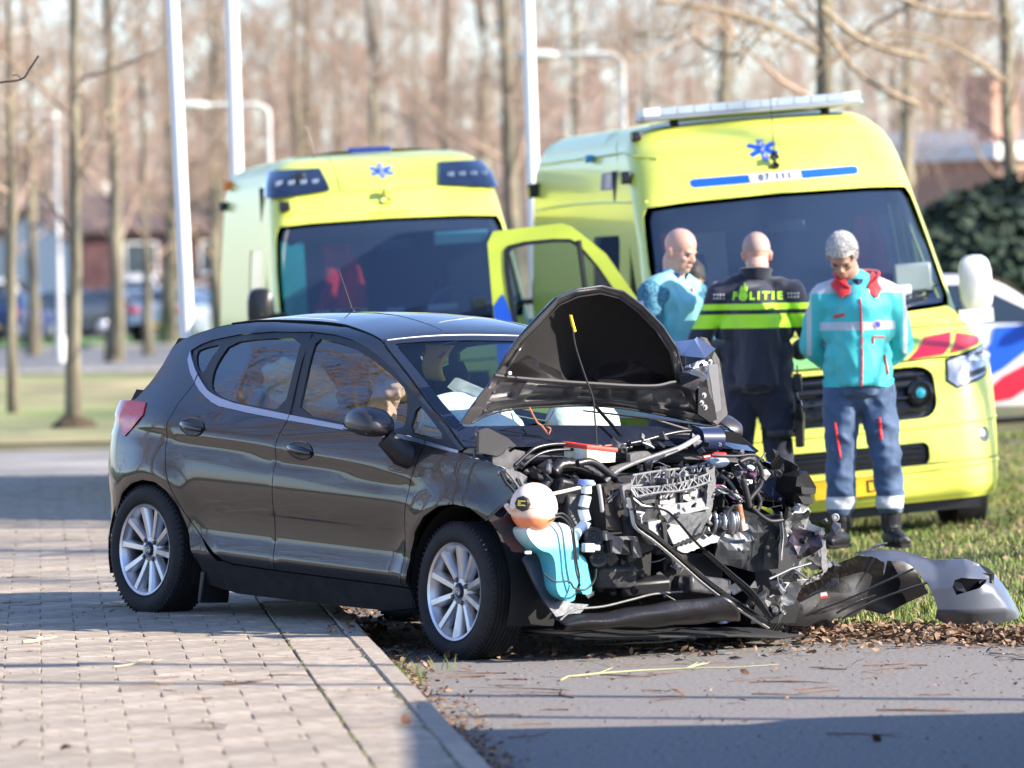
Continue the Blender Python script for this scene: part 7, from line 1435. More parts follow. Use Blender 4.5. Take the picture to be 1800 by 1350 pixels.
NC = mat('navy_collar', (.02, .035, .14), .7); collar(Pb, (.01, 0, 1.505), .072, .07, NC, .45)
g = G(); g.tube([(.135, 0, 1.46), (.150, 0, 1.38), (.155, .0, 1.30)], .007, 6); g.obj('shirt_zip', REDC, Pb)
g = G(); c = Vector((-.02, -.285, 1.36)); g.add([c+Vector((.035*math.cos(k*PI/3), -.006, .035*math.sin(k*PI/3))) for k in range(6)], [tuple(range(6))]); o = g.obj('arm_badge', mat('badge_lilac', (.45, .42, .62), .5), Pb, smooth=False); s = o.modifiers.new('s', 'SOLIDIFY'); s.thickness = .006
# --- fourth person, mostly hidden
pd = (1.089, 34.4, 0.026)
Pd, HM4, bd4 = person('dark-haired person half hidden between the bald paramedic and the police officer', (pd[0]-.02, 34.4, .05), R(-75), .955, R(-5), R(30), arms3, legs, headp=(.075, 0, 1.655), skin=SKIN2)
j4 = remeshed('jacket', jacket_geo(0, [a[:3] for a in arms3], .90, .16, .12, chestw=.19), mat('dark_coat', (.015, .03, .04), .8), Pd, .014, wr=.004, wf=6, smooth=5); trousers(Pd, legs, MATS['dark_coat']); hair_cap(HM4, bd4, mat('dark_hair', (.035, .032, .028), .6), .014, curl=.008)
for l in legs: boot(Pd, l[2], l[3], MATS['boot_black'])
# --- passenger in the crashed car
Ps = empty('person'); Ps.matrix_world = Matrix([(0.598015, 0.799164, 0.060947, -1.098133), (-0.800304, 0.599531, -0.008692, 27.582320), (-0.043486, -0.043578, 0.998103, 0.072162), (0.000000, 0.000000, 0.000000, 1.000000)]) @ Matrix.Translation((1.12, -.40, .0)); tag(Ps, 'passenger in pale shirt sitting in the front seat of the crashed car', 'person')
HM5 = Matrix.Translation((.17, 0, 1.16)) @ Matrix.Rotation(R(14), 4, 'Y') @ Matrix.Scale(.98, 4); g = G(); head_geo(g, HM5)
limb(g, [(.02, 0, .92), (.08, 0, 1.02), (.14, 0, 1.10)], [(.07, .06), (.055, .055), (.055, .055)]); limb(g, [(-.08, 0, .52), (-.04, 0, .75), (.02, 0, .92)], [(.15, .10), (.15, .10), (.13, .08)])
limb(g, [(.02, -.19, .88), (.20, -.20, .72)], [.045, .04]); limb(g, [(.20, -.20, .72), (.30, -.10, .96)], [.036, .026]); hand(g, (.30, -.10, .96), (0, .5, 1), (-1, 0, .2), -1, .4)
limb(g, [(.02, .19, .88), (.18, .20, .68)], [.045, .04]); limb(g, [(.18, .20, .68), (.42, .10, .70)], [.036, .026]); hand(g, (.42, .10, .70), (1, 0, 0), (0, 0, -1), 1, .4)
limb(g, [(-.08, -.09, .50), (.38, -.11, .56), (.62, -.10, .30)], [.085, .06, .04]); limb(g, [(-.08, .09, .50), (.38, .11, .56), (.62, .10, .30)], [.085, .06, .04])
b5 = remeshed('body', g, SKIN, Ps, .008, smooth=3); g = G(); limb(g, [(-.10, 0, .50), (-.06, 0, .72), (.0, 0, .88)], [(.19, .13), (.18, .13), (.17, .10)]); limb(g, [(.02, -.19, .88), (.20, -.20, .72)], [.07, .06]); limb(g, [(.20, -.20, .72), (.27, -.13, .88)], [.058, .045]); limb(g, [(.02, .19, .88), (.18, .20, .68), (.36, .12, .70)], [.07, .06, .045])
remeshed('shirt', g, mat('pale_shirt', (.42, .50, .58), .8), Ps, .012, wr=.005, wf=8); hair_cap(HM5, b5, mat('sandy_hair', (.30, .20, .12), .7), .012, curl=.006)
g = G(); limb(g, [(-.08, 0, .50), (.0, 0, .52)], [(.19, .11), (.18, .10)]); limb(g, [(-.08, -.09, .50), (.38, -.11, .56), (.62, -.10, .30)], [.10, .075, .06]); limb(g, [(-.08, .09, .50), (.38, .11, .56), (.62, .10, .30)], [.10, .075, .06]); remeshed('trousers', g, mat('dark_denim', (.03, .04, .07), .8), Ps, .014)

# ---------------------------------------------------------------- bare trees
BARK = mat('bark', (.125, .105, .075), .95, col2=(.21, .19, .13), vs=5, var=.3, bump=.8, bs=30, stretch=(1, 1, .25))
BARKD = mat('dark_bark', (.115, .085, .065), .95, var=.3, vs=6, bump=.6, bs=30, stretch=(1, 1, .3))
TWIG = mat('twig_bark', (.33, .235, .17), .85, var=.25, vs=2)
def tree_mesh(seed, H, r0, nb, b0, dens, spread=.45, droop=0.0, levels=4, lean=.045, twig_r=.006, minr=.003):
    rnd = random.Random(seed); trunk = G(); br = G()
    P = [(0, 0, -.15)]; x = y = 0; N = 10
    for i in range(1, N+1): x += rnd.gauss(0, lean)*H/N; y += rnd.gauss(0, lean)*H/N; P.append((x, y, H*i/N))
    Rr = [r0*1.5]+[r0*(1-.80*i/N)+.01 for i in range(1, N+1)]; Rr[1] = r0*1.05; trunk.tube(P, Rr, 10)
    for k in range(5): a = rnd.uniform(0, 2*PI); trunk.tube([(.0, 0, .35*r0*8), (math.cos(a)*r0*1.3, math.sin(a)*r0*1.3, .02), (math.cos(a)*r0*2.1, math.sin(a)*r0*2.1, -.12)], [r0*.5, r0*.35, r0*.12], 5)
    def at_(h): 
        f = h/H*N; i = min(N-1, max(0, int(f))); t = f-i; a, b = A(*P[i]), A(*P[i+1]); return a*(1-t)+b*t
    V = br.v
    def branch(p, d, L, r, lv):
        n = 4 if lv < 2 else 3; K = 4 if lv < 3 else 2; pts = [p]; dd = d
        for k in range(K):
            dd = nrm(dd+A(*[rnd.gauss(0, .16) for _ in '123'])+A(0, 0, (.10-droop*(.35+.2*lv)))); pts.append(pts[-1]+dd*L/K)
        rs = [max(minr*.6, r*(1-.75*k/K)) for k in range(K+1)]
        br.tube(pts, rs, n, cap=False)
        if lv >= levels: return
        m = max(2, int(dens[lv]*rnd.uniform(.8, 1.2)))
        for j in range(m):
            t = rnd.uniform(.22, 1.0); i = min(K-1, int(t*K)); q = pts[i]+(pts[i+1]-pts[i])*(t*K-i); ax = nrm(RNG2.normal(size=3)); nd = nrm(dd*.75+ax*rnd.uniform(.55, .95)+A(0, 0, .12-droop)); branch(q, nd, L*rnd.uniform(.38, .62), max(minr, r*.48*(1-.4*t)), lv+1)
    RNG2 = np.random.default_rng(seed)
    for k in range(nb):
        h = H*(b0+(1-b0)*(k+rnd.random())/nb); a = k*2.4+rnd.uniform(-.4, .4); el = rnd.uniform(.25, .9); d = A(math.cos(a)*math.cos(el), math.sin(a)*math.cos(el), math.sin(el)); L = H*spread*(1.05-.75*(h/H-b0)/(1-b0))*rnd.uniform(.7, 1.1); branch(at_(h), d, L, r0*(.24-.16*h/H)+.006, 1)
    return trunk.mesh('trunk', BARK, True, None), br.mesh('crown', TWIG, True, None), len(br.f)
kinds = [tree_mesh(11, 11, .17, 15, .18, [0, 7, 6, 5], .40, .02, 4, minr=.007), tree_mesh(23, 13, .20, 16, .16, [0, 7, 6, 5], .38, 0.0, 4, minr=.008), tree_mesh(37, 10, .13, 14, .20, [0, 6, 6, 5], .42, .06, 4, minr=.007), tree_mesh(51, 14, .24, 17, .12, [0, 7, 6, 5], .36, .03, 4, minr=.009)]
print('tree faces', [k[2] for k in kinds])
def put_tree(k, x, y, z, rz, sc, label, group=None, thin=1.0, name='bare_tree', bark=None):
    e = empty(name, (x, y, z), rz); e.scale = (sc*thin, sc*thin, sc); tag(e, label, 'tree', group)
    t = link('trunk', kinds[k][0], e); c = link('crown', kinds[k][1], e); return e
def pxx(px, Y): return (0, 1, 1.68)[0]*0+(px-900)/10000*Y
trees = [   # (kind, photo x, distance, size, thinness, label)
 (2, 128, 66, .95, .65, 'young bare tree with straight trunk rising from a dark mound left of the white pole', None),
 (2, 22, 74, .95, .5, 'thin bare tree with yellowish trunk at the left edge of the lawn', None),
 (1, 200, 118, 1.0, .8, 'bare tree with thick grey trunk beyond the far road, left of the brick house', None),
 (0, 262, 128, .9, .7, 'slim pale bare tree in front of the brick house', None),
 (3, 296, 150, .9, .9, 'dark-trunked bare tree behind the left white pole', None),
 (2, 1438, 62, 1.15, .85, 'large bare tree with sunlit trunk behind the right ambulance roof', None),
 (3, 918, 110, 1.0, .75, 'broad brown-trunked tree between the two ambulances', None),
 (2, 1795, 80, 1.0, 1.0, 'bare tree at the right edge above the evergreen hedge', None),
 (0, 660, 120, 1.0, .8, 'bare tree rising behind the roof of the left ambulance', None),
 (1, 790, 135, 1.0, .9, 'bare tree left of the pole between the ambulances', None),
 (3, 540, 140, .95, .8, 'bare tree behind the arched street lamp on the left', None)]
rnd = random.Random(99)
trees += [(0, 60, 132, 1.0, .8, 'bare tree beyond the road between the two left-hand lawn trees', None), (1, 392, 145, .95, .9, 'bare tree between the two white poles on the left', None), (2, 1010, 125, 1.1, .9, 'bare tree directly right of the pole between the ambulances', None), (3, 1270, 120, 1.0, .6, 'bare tree above the middle of the long light bar', None), (0, 1600, 105, 1.0, .8, 'bare tree above the roof of the flat-roofed brick house', None), (2, 1700, 140, 1.1, .9, 'bare tree behind the chimney of the flat-roofed house', None)]
for k, px, Y, sc, th, lab, grp in trees: put_tree(k, pxx(px, Y), Y, -.05, rnd.uniform(0, 6.28), sc, lab, grp, th)
for row, (Y0, n, lo, hi) in enumerate(((150, 5, -1.2, 1.2), (190, 9, -1.3, 1.3), (240, 13, -1.3, 1.3))):
    for i in range(n):
        Y = Y0+rnd.uniform(-14, 14); x = (lo+(hi-lo)*(i+rnd.uniform(.1, .9))/n)*.09*Y
        put_tree(rnd.randrange(4), x, Y, -.05, rnd.uniform(0, 6.28), rnd.uniform(.85, 1.3), 'tall bare tree in the leafless wood behind the parked cars', 'trees of the leafless wood', rnd.uniform(.7, 1.25))
# the wood's undergrowth far behind, one brown mass of twigs
g = G(); rn = np.random.default_rng(5)
for i in range(5200):
    Y = rn.uniform(300, 420); x = rn.uniform(-.13, .13)*Y; z = rn.uniform(0, 10)*rn.uniform(.1, 1); d = nrm(rn.normal(size=3)+A(0, 0, 1.2))*rn.uniform(.8, 2.6); w = A(.035, 0, 0)
    p = A(x, Y, z); g.add([p-w, p+w, p+d+w*.2], [(0, 1, 2)])
    if i % 3 == 0: g.add([p-w*2, p+w*2, p+A(rn.normal()*.4, 0, 6)+w, p+A(rn.normal()*.4, 0, 6)-w], [(0, 1, 2, 3)])
o = g.obj('distant_thicket', mat('distant_twigs', (.42, .32, .28), .9, var=.2, vs=.2), smooth=False, autos=None); o['kind'] = 'stuff'
# mound at the foot of the near left tree
g = G(); mx_, my_ = pxx(128, 66), 66
g.grid(lambda u, v: (mx_+.30*v*math.cos(2*PI*u), my_+.30*v*math.sin(2*PI*u), 0.20*(1-v**2)+.04*mnoise.noise((math.cos(2*PI*u)*2, math.sin(2*PI*u)*2, v*3))-.03), 26, 8); o = g.obj('earth_mound', mat('dark_earth', (.055, .038, .022), 1, var=.4, vs=8, bump=.8, bs=30), autos=None); tag(o, 'dark earth mound round the foot of the young tree on the left lawn', 'mound')
# branch of a tree just outside on the left, reaching into the frame
ob = empty('overhanging_branch', (-2.695, 30, 2.758)); tag(ob, 'thin dark twig reaching in from the left edge against the trees', 'branch')
bo = A(*(-2.695, 30, 2.758)); hose('twig', [A(*p)-bo for p in [(-2.786, 30, 2.739), (-2.665, 30, 2.758), (-2.551, 30, 2.773), (-2.508, 30, 2.823), (-2.459, 30, 2.894)]], .006, mat('dark_twig', (.05, .03, .025), .8), 6, ob); hose('twig', [A(*p)-bo for p in [(-2.551, 30, 2.773), (-2.575, 30, 2.795), (-2.599, 30, 2.792)]], .003, MATS['dark_twig'], 5, ob)
# trees out of frame on the left and right that the car reflects and that shade the ground
for i, (k, x, y, sc) in enumerate(((3, -17, 33, 1.0), (1, -22, 29, .9), (0, -14.5, 40, .95), (3, -26, 37, 1.1), (1, -30, 30, 1.1), (2, -19, 45, 1.0), (0, -34, 44, 1.1), (3, -40, 36, 1.2), (1, -45, 50, 1.2), (2, -12, 26, .9), (3, -52, 40, 1.2), (1, -38, 60, 1.1))):
    put_tree(k, x, y, 0, i*1.1, sc, 'bare tree of the avenue left of the crossing, outside the picture', 'avenue trees left of the picture')
for i, (k, x, y, sc, th) in enumerate(((0, 9.5, 29.0, 1.0, 1.15), (2, 13.5, 31.0, 1.0, 1.1), (1, 17, 36.5, 1.1, 1.0))):
    put_tree(k, x, y, 0, i*2.1, sc, 'bare tree right of the picture whose shadow falls across the paving', 'trees right of the picture', th)
HEDGE = mat('hedge_green', (.035, .075, .015), .9, col2=(.08, .12, .03), vs=2, var=.4)
def leafy(name, label, c, r, n, m, seed, s0=.05, cat='shrub', inner=None, flat=1.0, group=None):
    rn = np.random.default_rng(seed); P = []; F = []
    e = empty(name, (c[0], c[1], 0)); tag(e, label, cat, group)
    for i in range(n):
        d = nrm(rn.normal(size=3)); d[2] = abs(d[2])*(1 if rn.random() < .85 else -.3); q = rn.uniform(.72, 1.04)*(1+.22*mnoise.noise(Vector(tuple(d*2.2+seed)))); p = A(d[0]*r[0]*q, d[1]*r[1]*q, max(.02, r[2]*.45+d[2]*r[2]*.6*q)); a = nrm(rn.normal(size=3)); b = nrm(np.cross(a, d)+.3*rn.normal(size=3)); s = s0*rn.uniform(.6, 1.4)
        k = len(P); P += [tuple(p-a*s), tuple(p+b*s*.6), tuple(p+a*s), tuple(p-b*s*.6)]; F.append((k, k+1, k+2, k+3))
    me = bpy.data.meshes.new('foliage'); me.from_pydata(P, [], F); me.materials.append(m); link('foliage', me, e)
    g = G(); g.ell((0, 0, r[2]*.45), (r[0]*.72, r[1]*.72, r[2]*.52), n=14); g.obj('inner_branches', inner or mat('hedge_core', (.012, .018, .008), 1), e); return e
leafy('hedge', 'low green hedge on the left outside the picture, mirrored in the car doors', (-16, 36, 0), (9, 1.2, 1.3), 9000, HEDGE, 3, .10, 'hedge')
# dark evergreens at the right
EV = mat('evergreen', (.012, .028, .016), .8, col2=(.03, .05, .03), vs=1.5, var=.4)
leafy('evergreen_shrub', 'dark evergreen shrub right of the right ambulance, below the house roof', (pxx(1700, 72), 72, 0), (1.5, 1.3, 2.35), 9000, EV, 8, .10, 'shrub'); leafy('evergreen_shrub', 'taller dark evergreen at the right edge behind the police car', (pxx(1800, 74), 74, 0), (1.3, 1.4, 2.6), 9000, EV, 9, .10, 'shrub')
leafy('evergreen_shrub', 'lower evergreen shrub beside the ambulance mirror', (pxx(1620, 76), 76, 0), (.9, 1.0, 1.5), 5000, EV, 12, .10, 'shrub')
# lamp posts
POLE = mat('pole_white', (.80, .80, .78), .4)
def lamp(label, px, Y, H, r, arm=None, side=-1, name='street_lamp', lean=0.0, m=None):
    e = empty(name, (pxx(px, Y), Y, 0)); tag(e, label, 'lamp post'); g = G(); m = m or POLE
    pts = [(0, 0, -.1), (0, 0, 1.0), (lean*H*.5, 0, H*.5), (lean*H, 0, H)]; g.tube(pts, [r*1.15, r, r*.85, r*.7], 14); g.lathe([(r*1.5, 0), (r*1.5, .5), (r*1.05, .55)], n=14)
    g.obj('pole', m, e)
    g = G()
    if arm: g.tube([(lean*H, 0, H-.05)]+[(lean*H+side*arm*(.25*(1-math.cos(t))), 0, H+.35*arm*.45*math.sin(t)) for t in np.linspace(.2, PI/2, 6)]+[(lean*H+side*arm, 0, H+.35*arm*.45)], r*.7, 10); hx = lean*H+side*arm; hz = H+.35*arm*.45
    else: hx, hz = lean*H, H; g.tube([(hx, 0, hz-.1), (hx, 0, hz+.1)], r*.7, 8)
    g.obj('arm', m, e); g = G(); g.ell((hx+side*.25, 0, hz), (.34, .13, .08), n=14); g.obj('lantern', m, e); return e
lamp('tall white pole rising behind the rear of the dark car', 334, 41, 8.5, .055, None, lean=-.020); lamp('thick white pole behind the left ambulance', 427, 54, 9.5, .068, None, lean=-.008); lamp('tall white pole between the two ambulances', 947, 50, 9, .062, None, lean=-.008)
lamp('distant arched street lamp behind the left ambulance', 482, 92, 4.35, .055, 1.0, -1, m=mat('pole_grey', (.55, .55, .53), .5)); lamp('distant arched street lamp above the right ambulance roof', 1105, 84, 4.75, .055, 1.0, -1, m=MATS['pole_grey']); lamp('slim grey post far back on the left', 108, 120, 5.2, .07, None, m=MATS['pole_grey'])
lamp('lamp post right of the picture casting a thin shadow', 900, 18.7, 6.5, .06, None).location = (8.4, 18.7, 0); lamp('second lamp post right of the picture', 900, 20.4, 6.5, .07, None).location = (10.0, 19.2, 0)
# houses
BRICK = mat('brick', (.13, .065, .062), .9, var=.25, vs=3, bump=.4, bs=8); WHT = mat('render_white', (.72, .70, .66), .8); ROOFM = mat('roof_tile', (.10, .07, .065), .8, var=.2, vs=2); WIN = mat('house_window', (.05, .07, .09), .08, coat=1)
def house(label, loc, yaw, w, d, h, rh, wallm, wins, flat=False, rm=None):
    e = empty('brick_house', loc, yaw); tag(e, label, 'house'); g = G(); g.box((0, 0, h/2), (w, d, h))
    if not flat: g.add([(-w/2, -d/2, h), (w/2, -d/2, h), (w/2, d/2, h), (-w/2, d/2, h), (-w/2, 0, h+rh), (w/2, 0, h+rh)], [(0, 4, 3), (1, 2, 5)])
    g.obj('wall', wallm, e, smooth=False); g = G()
    if flat: g.box((0, 0, h+.15), (w+.6, d+.6, .3))
    else:
        for s in (-1, 1): g.add([(-w/2-.3, s*(d/2+.3), h-.15), (w/2+.3, s*(d/2+.3), h-.15), (w/2+.3, 0, h+rh+.02), (-w/2-.3, 0, h+rh+.02), (-w/2-.3, s*(d/2+.3), h-.0), (w/2+.3, s*(d/2+.3), h-.0), (w/2+.3, 0, h+rh+.17), (-w/2-.3, 0, h+rh+.17)], [(0, 1, 2, 3), (7, 6, 5, 4), (0, 4, 5, 1), (1, 5, 6, 2), (3, 7, 4, 0)])
    rf = g.obj('roof', rm or ROOFM, e, smooth=False); g = G(); g.box((w*.2, 0, h+rh+.5), (.6, .6, 1.2)); g.obj('chimney', wallm, rf, smooth=False)
    for x, z, ww, hh in wins:
        g = G(); g.box((x, -d/2-.02, z+hh/2+.04), (ww, .08, .08)); g.box((x, -d/2-.02, z-hh/2-.04), (ww+.2, .14, .08)); g.box((x-ww/2, -d/2-.02, z), (.08, .08, hh)); g.box((x+ww/2, -d/2-.02, z), (.08, .08, hh)); f = g.obj('window', WHT, e, smooth=False); g = G(); g.box((x, -d/2-.012, z), (ww-.1, .02, hh)); g.obj('pane', WIN, f, smooth=False)
    return e
house('dark red brick house with pale window behind the trees on the left', (pxx(320, 215), 215, 0), R(6), 7.5, 8, 3.6, 1.2, BRICK, [(-1.6, 2.5, 1.2, 1.1), (1.2, 2.5, 1.2, 1.1), (0, .9, 1.6, 1.2)])
house('sunlit white house front seen between trees on the far left', (pxx(155, 230), 230, 0), R(35), 5.0, 8, 3.0, 1.6, WHT, [(-1, 1.6, .9, 1.2), (1.2, 1.6, .9, 1.2)])
house('second pale house behind the parked cars on the left edge', (pxx(60, 250), 250, 0), R(20), 4.5, 8, 2.8, 1.8, mat('render_cream', (.62, .55, .48), .85), [(-.8, 1.5, .9, 1.2), (1.0, 1.5, .9, 1.2)])
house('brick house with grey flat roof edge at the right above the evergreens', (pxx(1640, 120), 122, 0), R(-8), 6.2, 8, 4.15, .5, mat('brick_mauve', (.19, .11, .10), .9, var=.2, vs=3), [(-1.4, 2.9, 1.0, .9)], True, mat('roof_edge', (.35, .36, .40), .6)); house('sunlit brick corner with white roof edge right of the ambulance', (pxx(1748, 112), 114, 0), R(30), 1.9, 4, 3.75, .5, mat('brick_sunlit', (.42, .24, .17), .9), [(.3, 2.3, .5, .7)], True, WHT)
house('long brick terrace behind the wood', (pxx(900, 330), 335, 0), R(2), 60, 9, 4.5, 2.5, BRICK, [(-26+4*i, 3.1, 1.5, 1.2) for i in range(14)])
# parked cars beyond the far road
for px, Y, col, yaw, van, lab, dz in (
 (20, 160, (.02, .03, .10), 80, False, 'dark blue car with lit headlamp at the left edge beyond the road', 0), (95, 172, (.03, .04, .06), 200, False, 'dark car showing red tail lamps beyond the road on the left', 0), (178, 176, (.01, .015, .02), 8, False, 'black car parked behind the young tree', 0),
 (265, 182, (.16, .22, .32), 30, False, 'blue-grey car parked in front of the brick house', 0), (320, 156, (.30, .34, .40), 75, False, 'silver car parked just left of the white pole', 0), (360, 172, (.05, .08, .20), 190, False, 'blue car parked right of the white pole', 0), (255, 205, (.75, .76, .78), 90, True, 'white van parked behind the blue-grey car', 0), (10, 196, (.75, .75, .75), 90, True, 'white van at the left edge of the parking area', 0), (1790, 92, (.30, .36, .55), 100, False, 'pale blue car partly seen above the police car', 0)):
    small_car('parked_car' if not van else 'parked_van', lab, col, (pxx(px, Y), Y, .0+dz), R(yaw), 'vehicles parked beyond the road', van, cat='van' if van else 'car')
# unseen van added out of frame on the right to shade the lower right corner
v_, _, _ = small_car('parked_van', 'unseen dark van added outside the picture on the right to shade the asphalt', (.02, .025, .06), (4.2, 18.2, 0), R(90), None, True, cat='van')
v_.scale = (1.0, 1.0, 1.28); v_.location.y = 18.6

# drooping outer twigs of the sunlit tree at upper right, in front of the wood
dt = empty('drooping_branch', (3.314, 60, 4.391)); tag(dt, 'pale drooping branches spreading over the right ambulance roof at the top of the picture', 'branch')
do_ = A(*(3.314, 60, 4.391)); DT = mat('pale_twig', (.36, .27, .17), .8, var=.2)
for k, P in enumerate([[(3.345, 60, 4.438), (3.669, 60, 4.144), (4.026, 60, 3.97), (4.444, 60, 3.859)], [(3.382, 60.2, 4.219), (3.675, 60.2, 3.792), (3.972, 60.2, 3.576), (4.359, 60.2, 3.388)], [(3.295, 59.8, 3.964), (2.704, 59.8, 4.275), (2.169, 59.8, 4.435), (1.574, 59.8, 4.536)], [(3.315, 60.1, 4.156), (3.08, 60.1, 4.4), (2.844, 60.1, 4.645), (2.489, 60.1, 4.892)], [(3.348, 60, 4.57), (3.918, 60, 4.618), (4.513, 60, 4.367), (5.111, 60, 4.295)], [(2.776, 59.9, 4.696), (2.829, 59.9, 4.336), (2.584, 59.9, 4.042), (2.46, 59.9, 3.806)], [(2.057, 60, 4.476), (1.963, 60, 4.238), (2.168, 60, 3.995), (2.527, 60, 3.958)], [(3.867, 60.3, 4.093), (4.29, 60.3, 4.145), (4.829, 60.3, 3.953), (5.245, 60.3, 3.644)]]):
    hose('bough', [A(*p)-do_ for p in P], .028 if k < 5 else .018, DT, 5, dt)
    for j in range(9):
        t = random.random(); i = min(2, int(t*3)); q = A(*P[i])*(1-(t*3-i))+A(*P[i+1])*(t*3-i)-do_; s = random.choice((-1, 1)); L_ = random.uniform(.25, .7); hose('sprig', [q, q+A(s*L_*.5, 0, random.uniform(-.25, .15)), q+A(s*L_, 0, random.uniform(-.45, .25))], .008, DT, 4, dt)

# ---------------------------------------------------------------- leaves, twigs, debris
LEAF = mat('dry_leaf', (.15, .075, .04), .75, objvar=.4, var=.3, vs=14); LEAFS = mat('dry_leaf_litter', (.12, .065, .038), .8, col2=(.30, .20, .12), vs=22, thr=(.35, .68), detail=3, var=.3)
def leaf_geo(g, p, s, a, curl, tx=0, ty=0):
    M = Matrix.Rotation(a, 3, 'Z') @ Matrix.Rotation(tx, 3, 'X') @ Matrix.Rotation(ty, 3, 'Y'); P = []
    for t, w in ((-1, 0), (-.5, .34), (0, .46), (.5, .30), (1, 0)):
        for q in ((-1, 1) if w else (0,)): P.append(Vector((t*s, q*w*s*1.0, curl*s*(abs(q)*w*1.6+.35*t*t))))
    P = [M @ v+Vector(p) for v in P]; g.add(P, [(0, 2, 1), (1, 2, 4, 3), (3, 4, 6, 5), (5, 6, 7)])
def scatter(name, n, fn, smin, smax, m, hmax=.03):
    g = G()
    for _ in range(n):
        x, y, pile = fn(); s = random.uniform(smin, smax); z = surf_z(x, y)+.006+pile*random.random(); leaf_geo(g, (x, y, z), s, random.uniform(0, 6.3), random.uniform(-.5, .9), random.gauss(0, .35+pile*4), random.gauss(0, .35+pile*4))
    o = g.obj(name, m, smooth=False, autos=None); o['kind'] = 'stuff'; return o
def f_kerb():
    a = random.uniform(-1, 14); b = -abs(random.gauss(0, .10))-.01; p = kp(a, b); return p[0], p[1], .03*math.exp(b/.06)
def f_edge():
    x = random.uniform(-.3, 3.4) if random.random() < .8 else random.uniform(0.5, 2.6); y = interp(x, [-.3, .4, 1.2, 2.3, 4], [29, 28, 26.3, 25.45, 25.2])+random.gauss(0, .28)+.12; return x, y, .07*math.exp(-((y-interp(x, [-.3, 1.2, 2.3, 4], [29, 26.3, 25.45, 25.2]))/.35)**2)
def f_grass():
    while True:
        y = random.uniform(26, 50); x = random.uniform(-.3, 5)
        if x > edge_x(y): return x, y, .03
def f_under():
    return random.uniform(-.85, 1.8), random.uniform(24.9, 29), .015
scatter('leaf_litter', 2600, f_kerb, .009, .026, LEAFS); scatter('leaf_litter', 9000, f_edge, .009, .030, LEAFS); scatter('leaf_litter', 3600, f_grass, .012, .030, LEAFS); scatter('leaf_litter', 1500, f_under, .012, .032, LEAFS)
def f_road():
    return random.uniform(-.4, 2.6), random.triangular(18, 26.2, 25), 0
def f_pave():
    a = random.uniform(0, 13); b = random.uniform(.05, 3.4); p = kp(a, b); return p[0], p[1], 0
scatter('leaf_crumbs', 900, f_road, .005, .012, LEAFS); scatter('leaf_crumbs', 1100, f_pave, .004, .011, LEAFS)
lm = []
for k in range(6): g = G(); leaf_geo(g, (0, 0, 0), .045, 0, random.uniform(.2, 1.0)); g.tube([(-.045, 0, .01), (-.07, .006, .012)], .0012, 3); lm.append(g.mesh('leaf', LEAF, False))
def one_leaf(x, y, s, label, grp):
    o = link('dry_leaf', random.choice(lm)); o.location = (x, y, surf_z(x, y)+.006); o.scale = (s,)*3; o.rotation_euler = (random.gauss(0, .3), random.gauss(0, .3), random.uniform(0, 6.3)); tag(o, label, 'leaf', grp)
for i in range(30):
    x, y, _ = f_road(); one_leaf(x, y, random.uniform(.4, .95), 'curled brown leaf lying loose on the asphalt', 'loose leaves on the asphalt')
for i in range(14):
    x, y, _ = f_pave(); one_leaf(x, y, random.uniform(.5, .9), 'small brown leaf lying on the paving tiles', 'loose leaves on the paving')
for x, y in ((2.02, 25.5), (2.08, 25.6), (2.10, 25.46), (1.98, 25.62), (2.14, 25.55)): one_leaf(x, y, 2.0, 'large curled leaf heaped against the end of the torn bumper', 'leaves heaped against the bumper')
for x, y in ((1.42, 25.75), (1.50, 25.7), (1.36, 25.8), (1.45, 25.85)): 
    one_leaf(x, y, 1.2, 'bright orange leaf below the bumper arch', 'orange leaves below the bumper'); bpy.data.objects[-1] if False else None
TW = mat('twig_brown', (.15, .085, .055), .8, var=.3, vs=20); TWP = mat('twig_pale', (.42, .33, .23), .7)
def twig(x, y, L, a, m, label, grp, r=.0035, forks=2):
    rn = random; pts = [A(0, 0, r)]; d = a
    for k in range(6): d += rn.gauss(0, .28); pts.append(pts[-1]+A(math.cos(d), math.sin(d), rn.uniform(-.03, .05))*L/6)
    for p in pts: p[2] = max(r*.8, p[2])
    z = surf_z(x, y); e = G(); e.tube(pts, [r, r, r*.9, r*.8, r*.65, r*.5, r*.3], 6)
    for f in range(forks): i = rn.randint(1, 4); b = d+rn.choice((-1, 1))*rn.uniform(.4, .9); e.tube([pts[i], pts[i]+A(math.cos(b), math.sin(b), .03)*L*.18, pts[i]+A(math.cos(b+.3), math.sin(b+.3), .04)*L*.33], [r*.7, r*.5, r*.25], 5)
    o = e.obj('twig', m, loc=(x, y, z)); tag(o, label, 'twig', grp)
for i in range(40): twig(random.uniform(-.25, 2.2), random.triangular(19, 25.6, 24), random.uniform(.10, .38), random.gauss(0, .4)+random.choice((0, PI)), TW, 'thin brown twig lying on the asphalt', 'twigs on the asphalt', random.uniform(.0018, .0034))
for i in range(46): x, y, _ = f_pave(); twig(x, y, random.uniform(.06, .26), random.gauss(0, .5)+random.choice((0, PI)), TW, 'thin brown twig lying on the paving tiles', 'twigs on the paving', random.uniform(.0015, .003), 1)
def tw_at(p0, p1, m, label, r=.004, forks=3):
    L_ = math.hypot(p1[0]-p0[0], p1[1]-p0[1]); twig(p0[0], p0[1], L_*1.1, math.atan2(p1[1]-p0[1], p1[0]-p0[0]), m, label, None, r, forks)
tw_at((-2.164, 24.872, 0.12), (-1.938, 25.111, 0.12), TWP, 'pale broken twig with knots on the paving left of the rear wheel', .008); tw_at((-1.65, 23.217, 0.12), (-1.338, 23.465, 0.12), TWP, 'long pale peeled twig on the sunlit paving', .004)
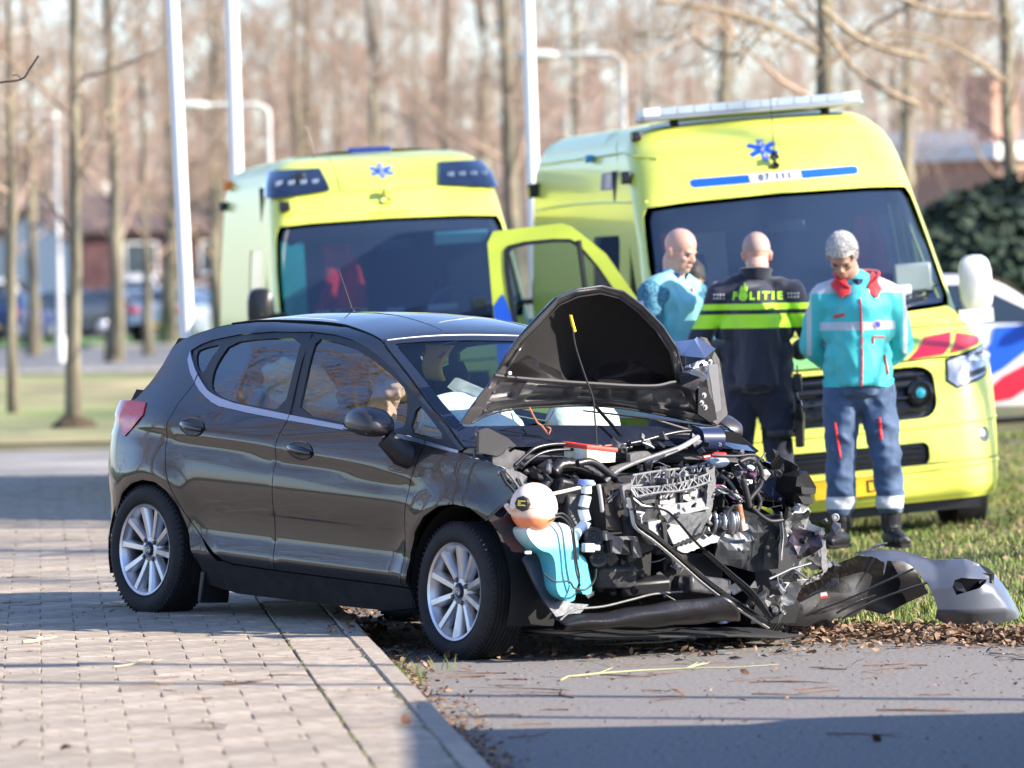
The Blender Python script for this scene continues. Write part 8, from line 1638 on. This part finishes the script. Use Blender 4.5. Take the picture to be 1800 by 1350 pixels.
tw_at((0.176, 23.6, 0), (-0.143, 24.724, 0), mat('twig_green', (.32, .32, .16), .7), 'forked greenish twig on the asphalt ahead of the front wheel', .0045, 4); tw_at((-1.14, 22.082, 0.12), (-0.934, 22.178, 0.12), TW, 'short stout brown twig on the paving below the front door', .005)
tw_at((0.224, 22.639, 0), (-0.212, 23.318, 0), TW, 'long thin curved twig on the asphalt beside the kerb', .003, 4); tw_at((1.365, 21.695, 0), (1.68, 21.557, 0), TW, 'branched dark twig in the shaded asphalt at lower right', .004, 5); tw_at((2.056, 24.732, 0), (2.169, 24.335, 0), TWP, 'pale twig at the right edge of the leaf bed', .005, 3)
# fallen twig hanging on the windscreen
hose('windscreen_twig', [(2.62, -0.58, 1.124), (2.62, -0.533, 1.059), (2.62, -0.507, 1.044), (2.62, -0.467, 1.004)], .004, mat('twig_rust', (.45, .16, .07), .7), 5); hose('windscreen_twig', [(2.62, -0.507, 1.044), (2.62, -0.476, 1.06), (2.62, -0.441, 1.111)], .003, MATS['dark_twig'], 5); hose('windscreen_twig', [(2.62, -0.467, 1.004), (2.62, -0.455, 1.03), (2.62, -0.481, 1.04)], .003, MATS['twig_rust'], 5)
# shards under the nose
for i in range(36):
    x, y = random.uniform(.15, 1.5), random.uniform(24.7, 25.7); g = G(); s = random.uniform(.012, .05); n = random.randint(3, 5); P = [(s*math.cos(2*PI*k/n)*random.uniform(.5, 1), s*math.sin(2*PI*k/n)*random.uniform(.5, 1), random.uniform(.0, .02)) for k in range(n)]; g.add(P+[(q[0], q[1], q[2]-.003) for q in P], [tuple(range(n)), tuple(range(2*n-1, n-1, -1))]+[(i_, i_+n, (i_+1) % n+n, (i_+1) % n) for i_ in range(n)]); o = g.obj('plastic_shard', [BLK, DKB, GREYP, LG][i % 4], smooth=False, loc=(x, y, .004)); tag(o, 'small shard of broken plastic on the ground below the wrecked nose', 'shard', 'plastic shards below the wrecked nose')
o = hose('trim_remnant', [(0.252, 24.95, 0.077), (0.377, 24.95, 0.064), (0.527, 24.95, 0.066), (0.652, 24.95, 0.069), (0.777, 24.95, 0.091)], .008, BLK, 6, flat=.4); o.parent = None; tag(o, 'thin black strip of trim lying on the asphalt under the undertray', 'trim strip')
# grass tufts by the wheel
g = G()
for cx, cy, n in ((-.52, 23.9, 26), (-.45, 23.6, 16), (-.36, 24.4, 8)):
    for i in range(n): x, y = cx+random.gauss(0, .05), cy+random.gauss(0, .06); h = random.uniform(.04, .12); a = random.uniform(0, 6.28); l = h*.5; w = .0025; g.add([(x-w, y, 0), (x+w, y, 0), (x+w*.7+math.cos(a)*l*.4, y+math.sin(a)*l*.4, h*.6), (x-w*.7+math.cos(a)*l*.4, y+math.sin(a)*l*.4, h*.6), (x+math.cos(a)*l, y+math.sin(a)*l, h)], [(0, 1, 2, 3), (3, 2, 4)])
o = g.obj('grass_tuft', GB, autos=None); o['kind'] = 'stuff'
